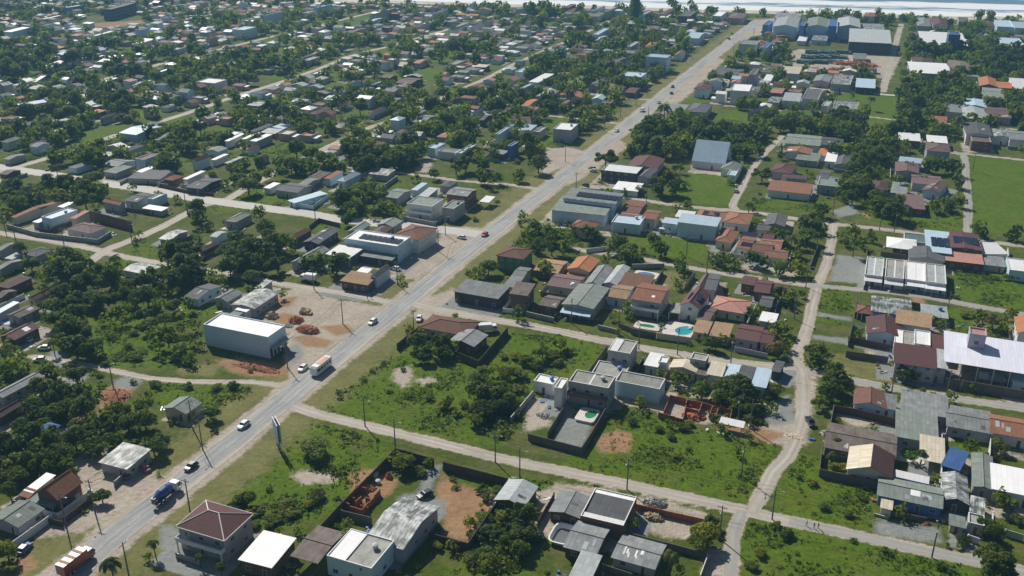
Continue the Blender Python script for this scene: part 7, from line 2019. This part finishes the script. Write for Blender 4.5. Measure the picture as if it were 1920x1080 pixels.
# ------------------------------------------------------------------ finish the labels of things told apart by what they stand beside
MARKS = [('the white warehouse', 460, 625), ('the maroon hip-roofed villa', 402, 985), ('the low roadside shop', 232, 862), ('the steep terracotta house', 110, 915), ('the walled soil yard', 860, 955), ('the billboard', 515, 818),
 ('the lone cream house', 342, 765), ('the parapet house', 675, 1030), ('the pool shell', 1050, 1005), ('the rubble heap', 1228, 944), ('the bright blue house', 1705, 935), ('the tall gabled beige house', 1625, 860), ('the black pickup', 1519, 795),
 ('the lavender hall', 1845, 665), ('the deep maroon gable', 1655, 615), ('the steep brown gable', 1627, 745), ('the turquoise oval pool', 1283, 622), ('the garage house', 1105, 735), ('the small white house', 1030, 715), ('the roofless brick house', 1300, 768),
 ('the brown corner house', 840, 605), ('the corner workshop', 900, 550), ('the grey duplex', 1090, 565), ('the bright terracotta house', 1222, 560), ('the pink hip roof', 1373, 570), ('the dirt lot', 600, 590), ('the store with solar panels', 705, 462),
 ('the white apartments', 790, 395), ('the bright orange house', 1098, 493), ('the roadside store', 1090, 390), ('the long blue warehouse', 1322, 425), ('the steep grey hall', 1333, 285), ('the white townhouses', 1700, 515), ('the white pavilion', 1690, 457),
 ('the left compound', 95, 405), ('the pale lanes crossing', 190, 470), ('the blue two-storey house', 275, 300), ('the terracotta pyramid roof', 325, 335), ('the isolated dark hipped house', 248, 278), ('the white-blue hip roof', 655, 335), ('the mown right field', 1870, 365),
 ('the wooded right block', 1660, 370), ('the bright white slope', 1555, 295), ('the violet house', 1757, 275), ('the grey canopy', 1265, 205), ('the grey-violet cube house', 1060, 238), ('the tall blue block', 1233, 118), ('the blue factory', 1530, 48),
 ('the dark-walled warehouse', 1628, 75), ('the white-roofed depot', 1765, 75), ('the white-roofed grey house', 1740, 135), ('the orange gabled house', 1855, 155), ('the white three-storey house', 1385, 168), ('the far white long house', 395, 158), ('the dark office block', 220, 20),
 ('the pale far-left warehouse', 30, 60), ('the broad grey house', 810, 225), ('the bright lane bend', 720, 232), ('the far lane junction', 690, 95), ('the round lawn tree', 1136, 295), ('the beach end', 1420, 35), ('the far apartment row', 455, 58), ('the left woods', 140, 560), ('the junction shrubbery', 1580, 720)]
ORD = ['nearest', 'second', 'third', 'fourth', 'fifth', 'sixth', 'seventh', 'eighth', 'ninth', 'tenth', 'eleventh', 'twelfth', 'thirteenth', 'fourteenth', 'fifteenth']
bins = {}
for o, desc, px, py in PENDING:
    nm, mx, my = min(MARKS, key=lambda m: (m[1] - px) ** 2 + ((m[2] - py) * 1.7) ** 2)
    dx, dy = px - mx, (py - my) * 1.7
    rel = ('right of' if dx > 0 else 'left of') if abs(dx) > abs(dy) else ('in front of' if dy > 0 else 'behind')
    bins.setdefault((desc, rel, nm), []).append((math.hypot(dx, dy), o))
for (desc, rel, nm), L in bins.items():
    L.sort(key=lambda q: q[0])
    for i, (_, o) in enumerate(L):
        o['label'] = '%s %s %s' % (desc, rel, nm) if len(L) == 1 else '%s, %s %s %s' % (desc, ORD[i] if i < len(ORD) else 'farthest', rel, nm)

# ------------------------------------------------------------------ the hazy air
hb = MB(); hb.box(-1690, -60, -1.0, 1690, 2480, 175)
m = bpy.data.materials.new('haze'); m.use_nodes = True; t = m.node_tree
t.nodes.remove(t.nodes['Principled BSDF'])
pv = t.nodes.new('ShaderNodeVolumePrincipled'); pv.inputs['Color'].default_value = (.32, .68, 1.0, 1); pv.inputs['Density'].default_value = .00017; pv.inputs['Anisotropy'].default_value = .1
t.links.new(pv.outputs[0], t.nodes['Material Output'].inputs['Volume'])
MATS['haze'] = m
o = hb.build('haze', 'haze'); o['kind'] = 'stuff'; o['label'] = 'thin blue sea haze over the far town'; o['category'] = 'haze'
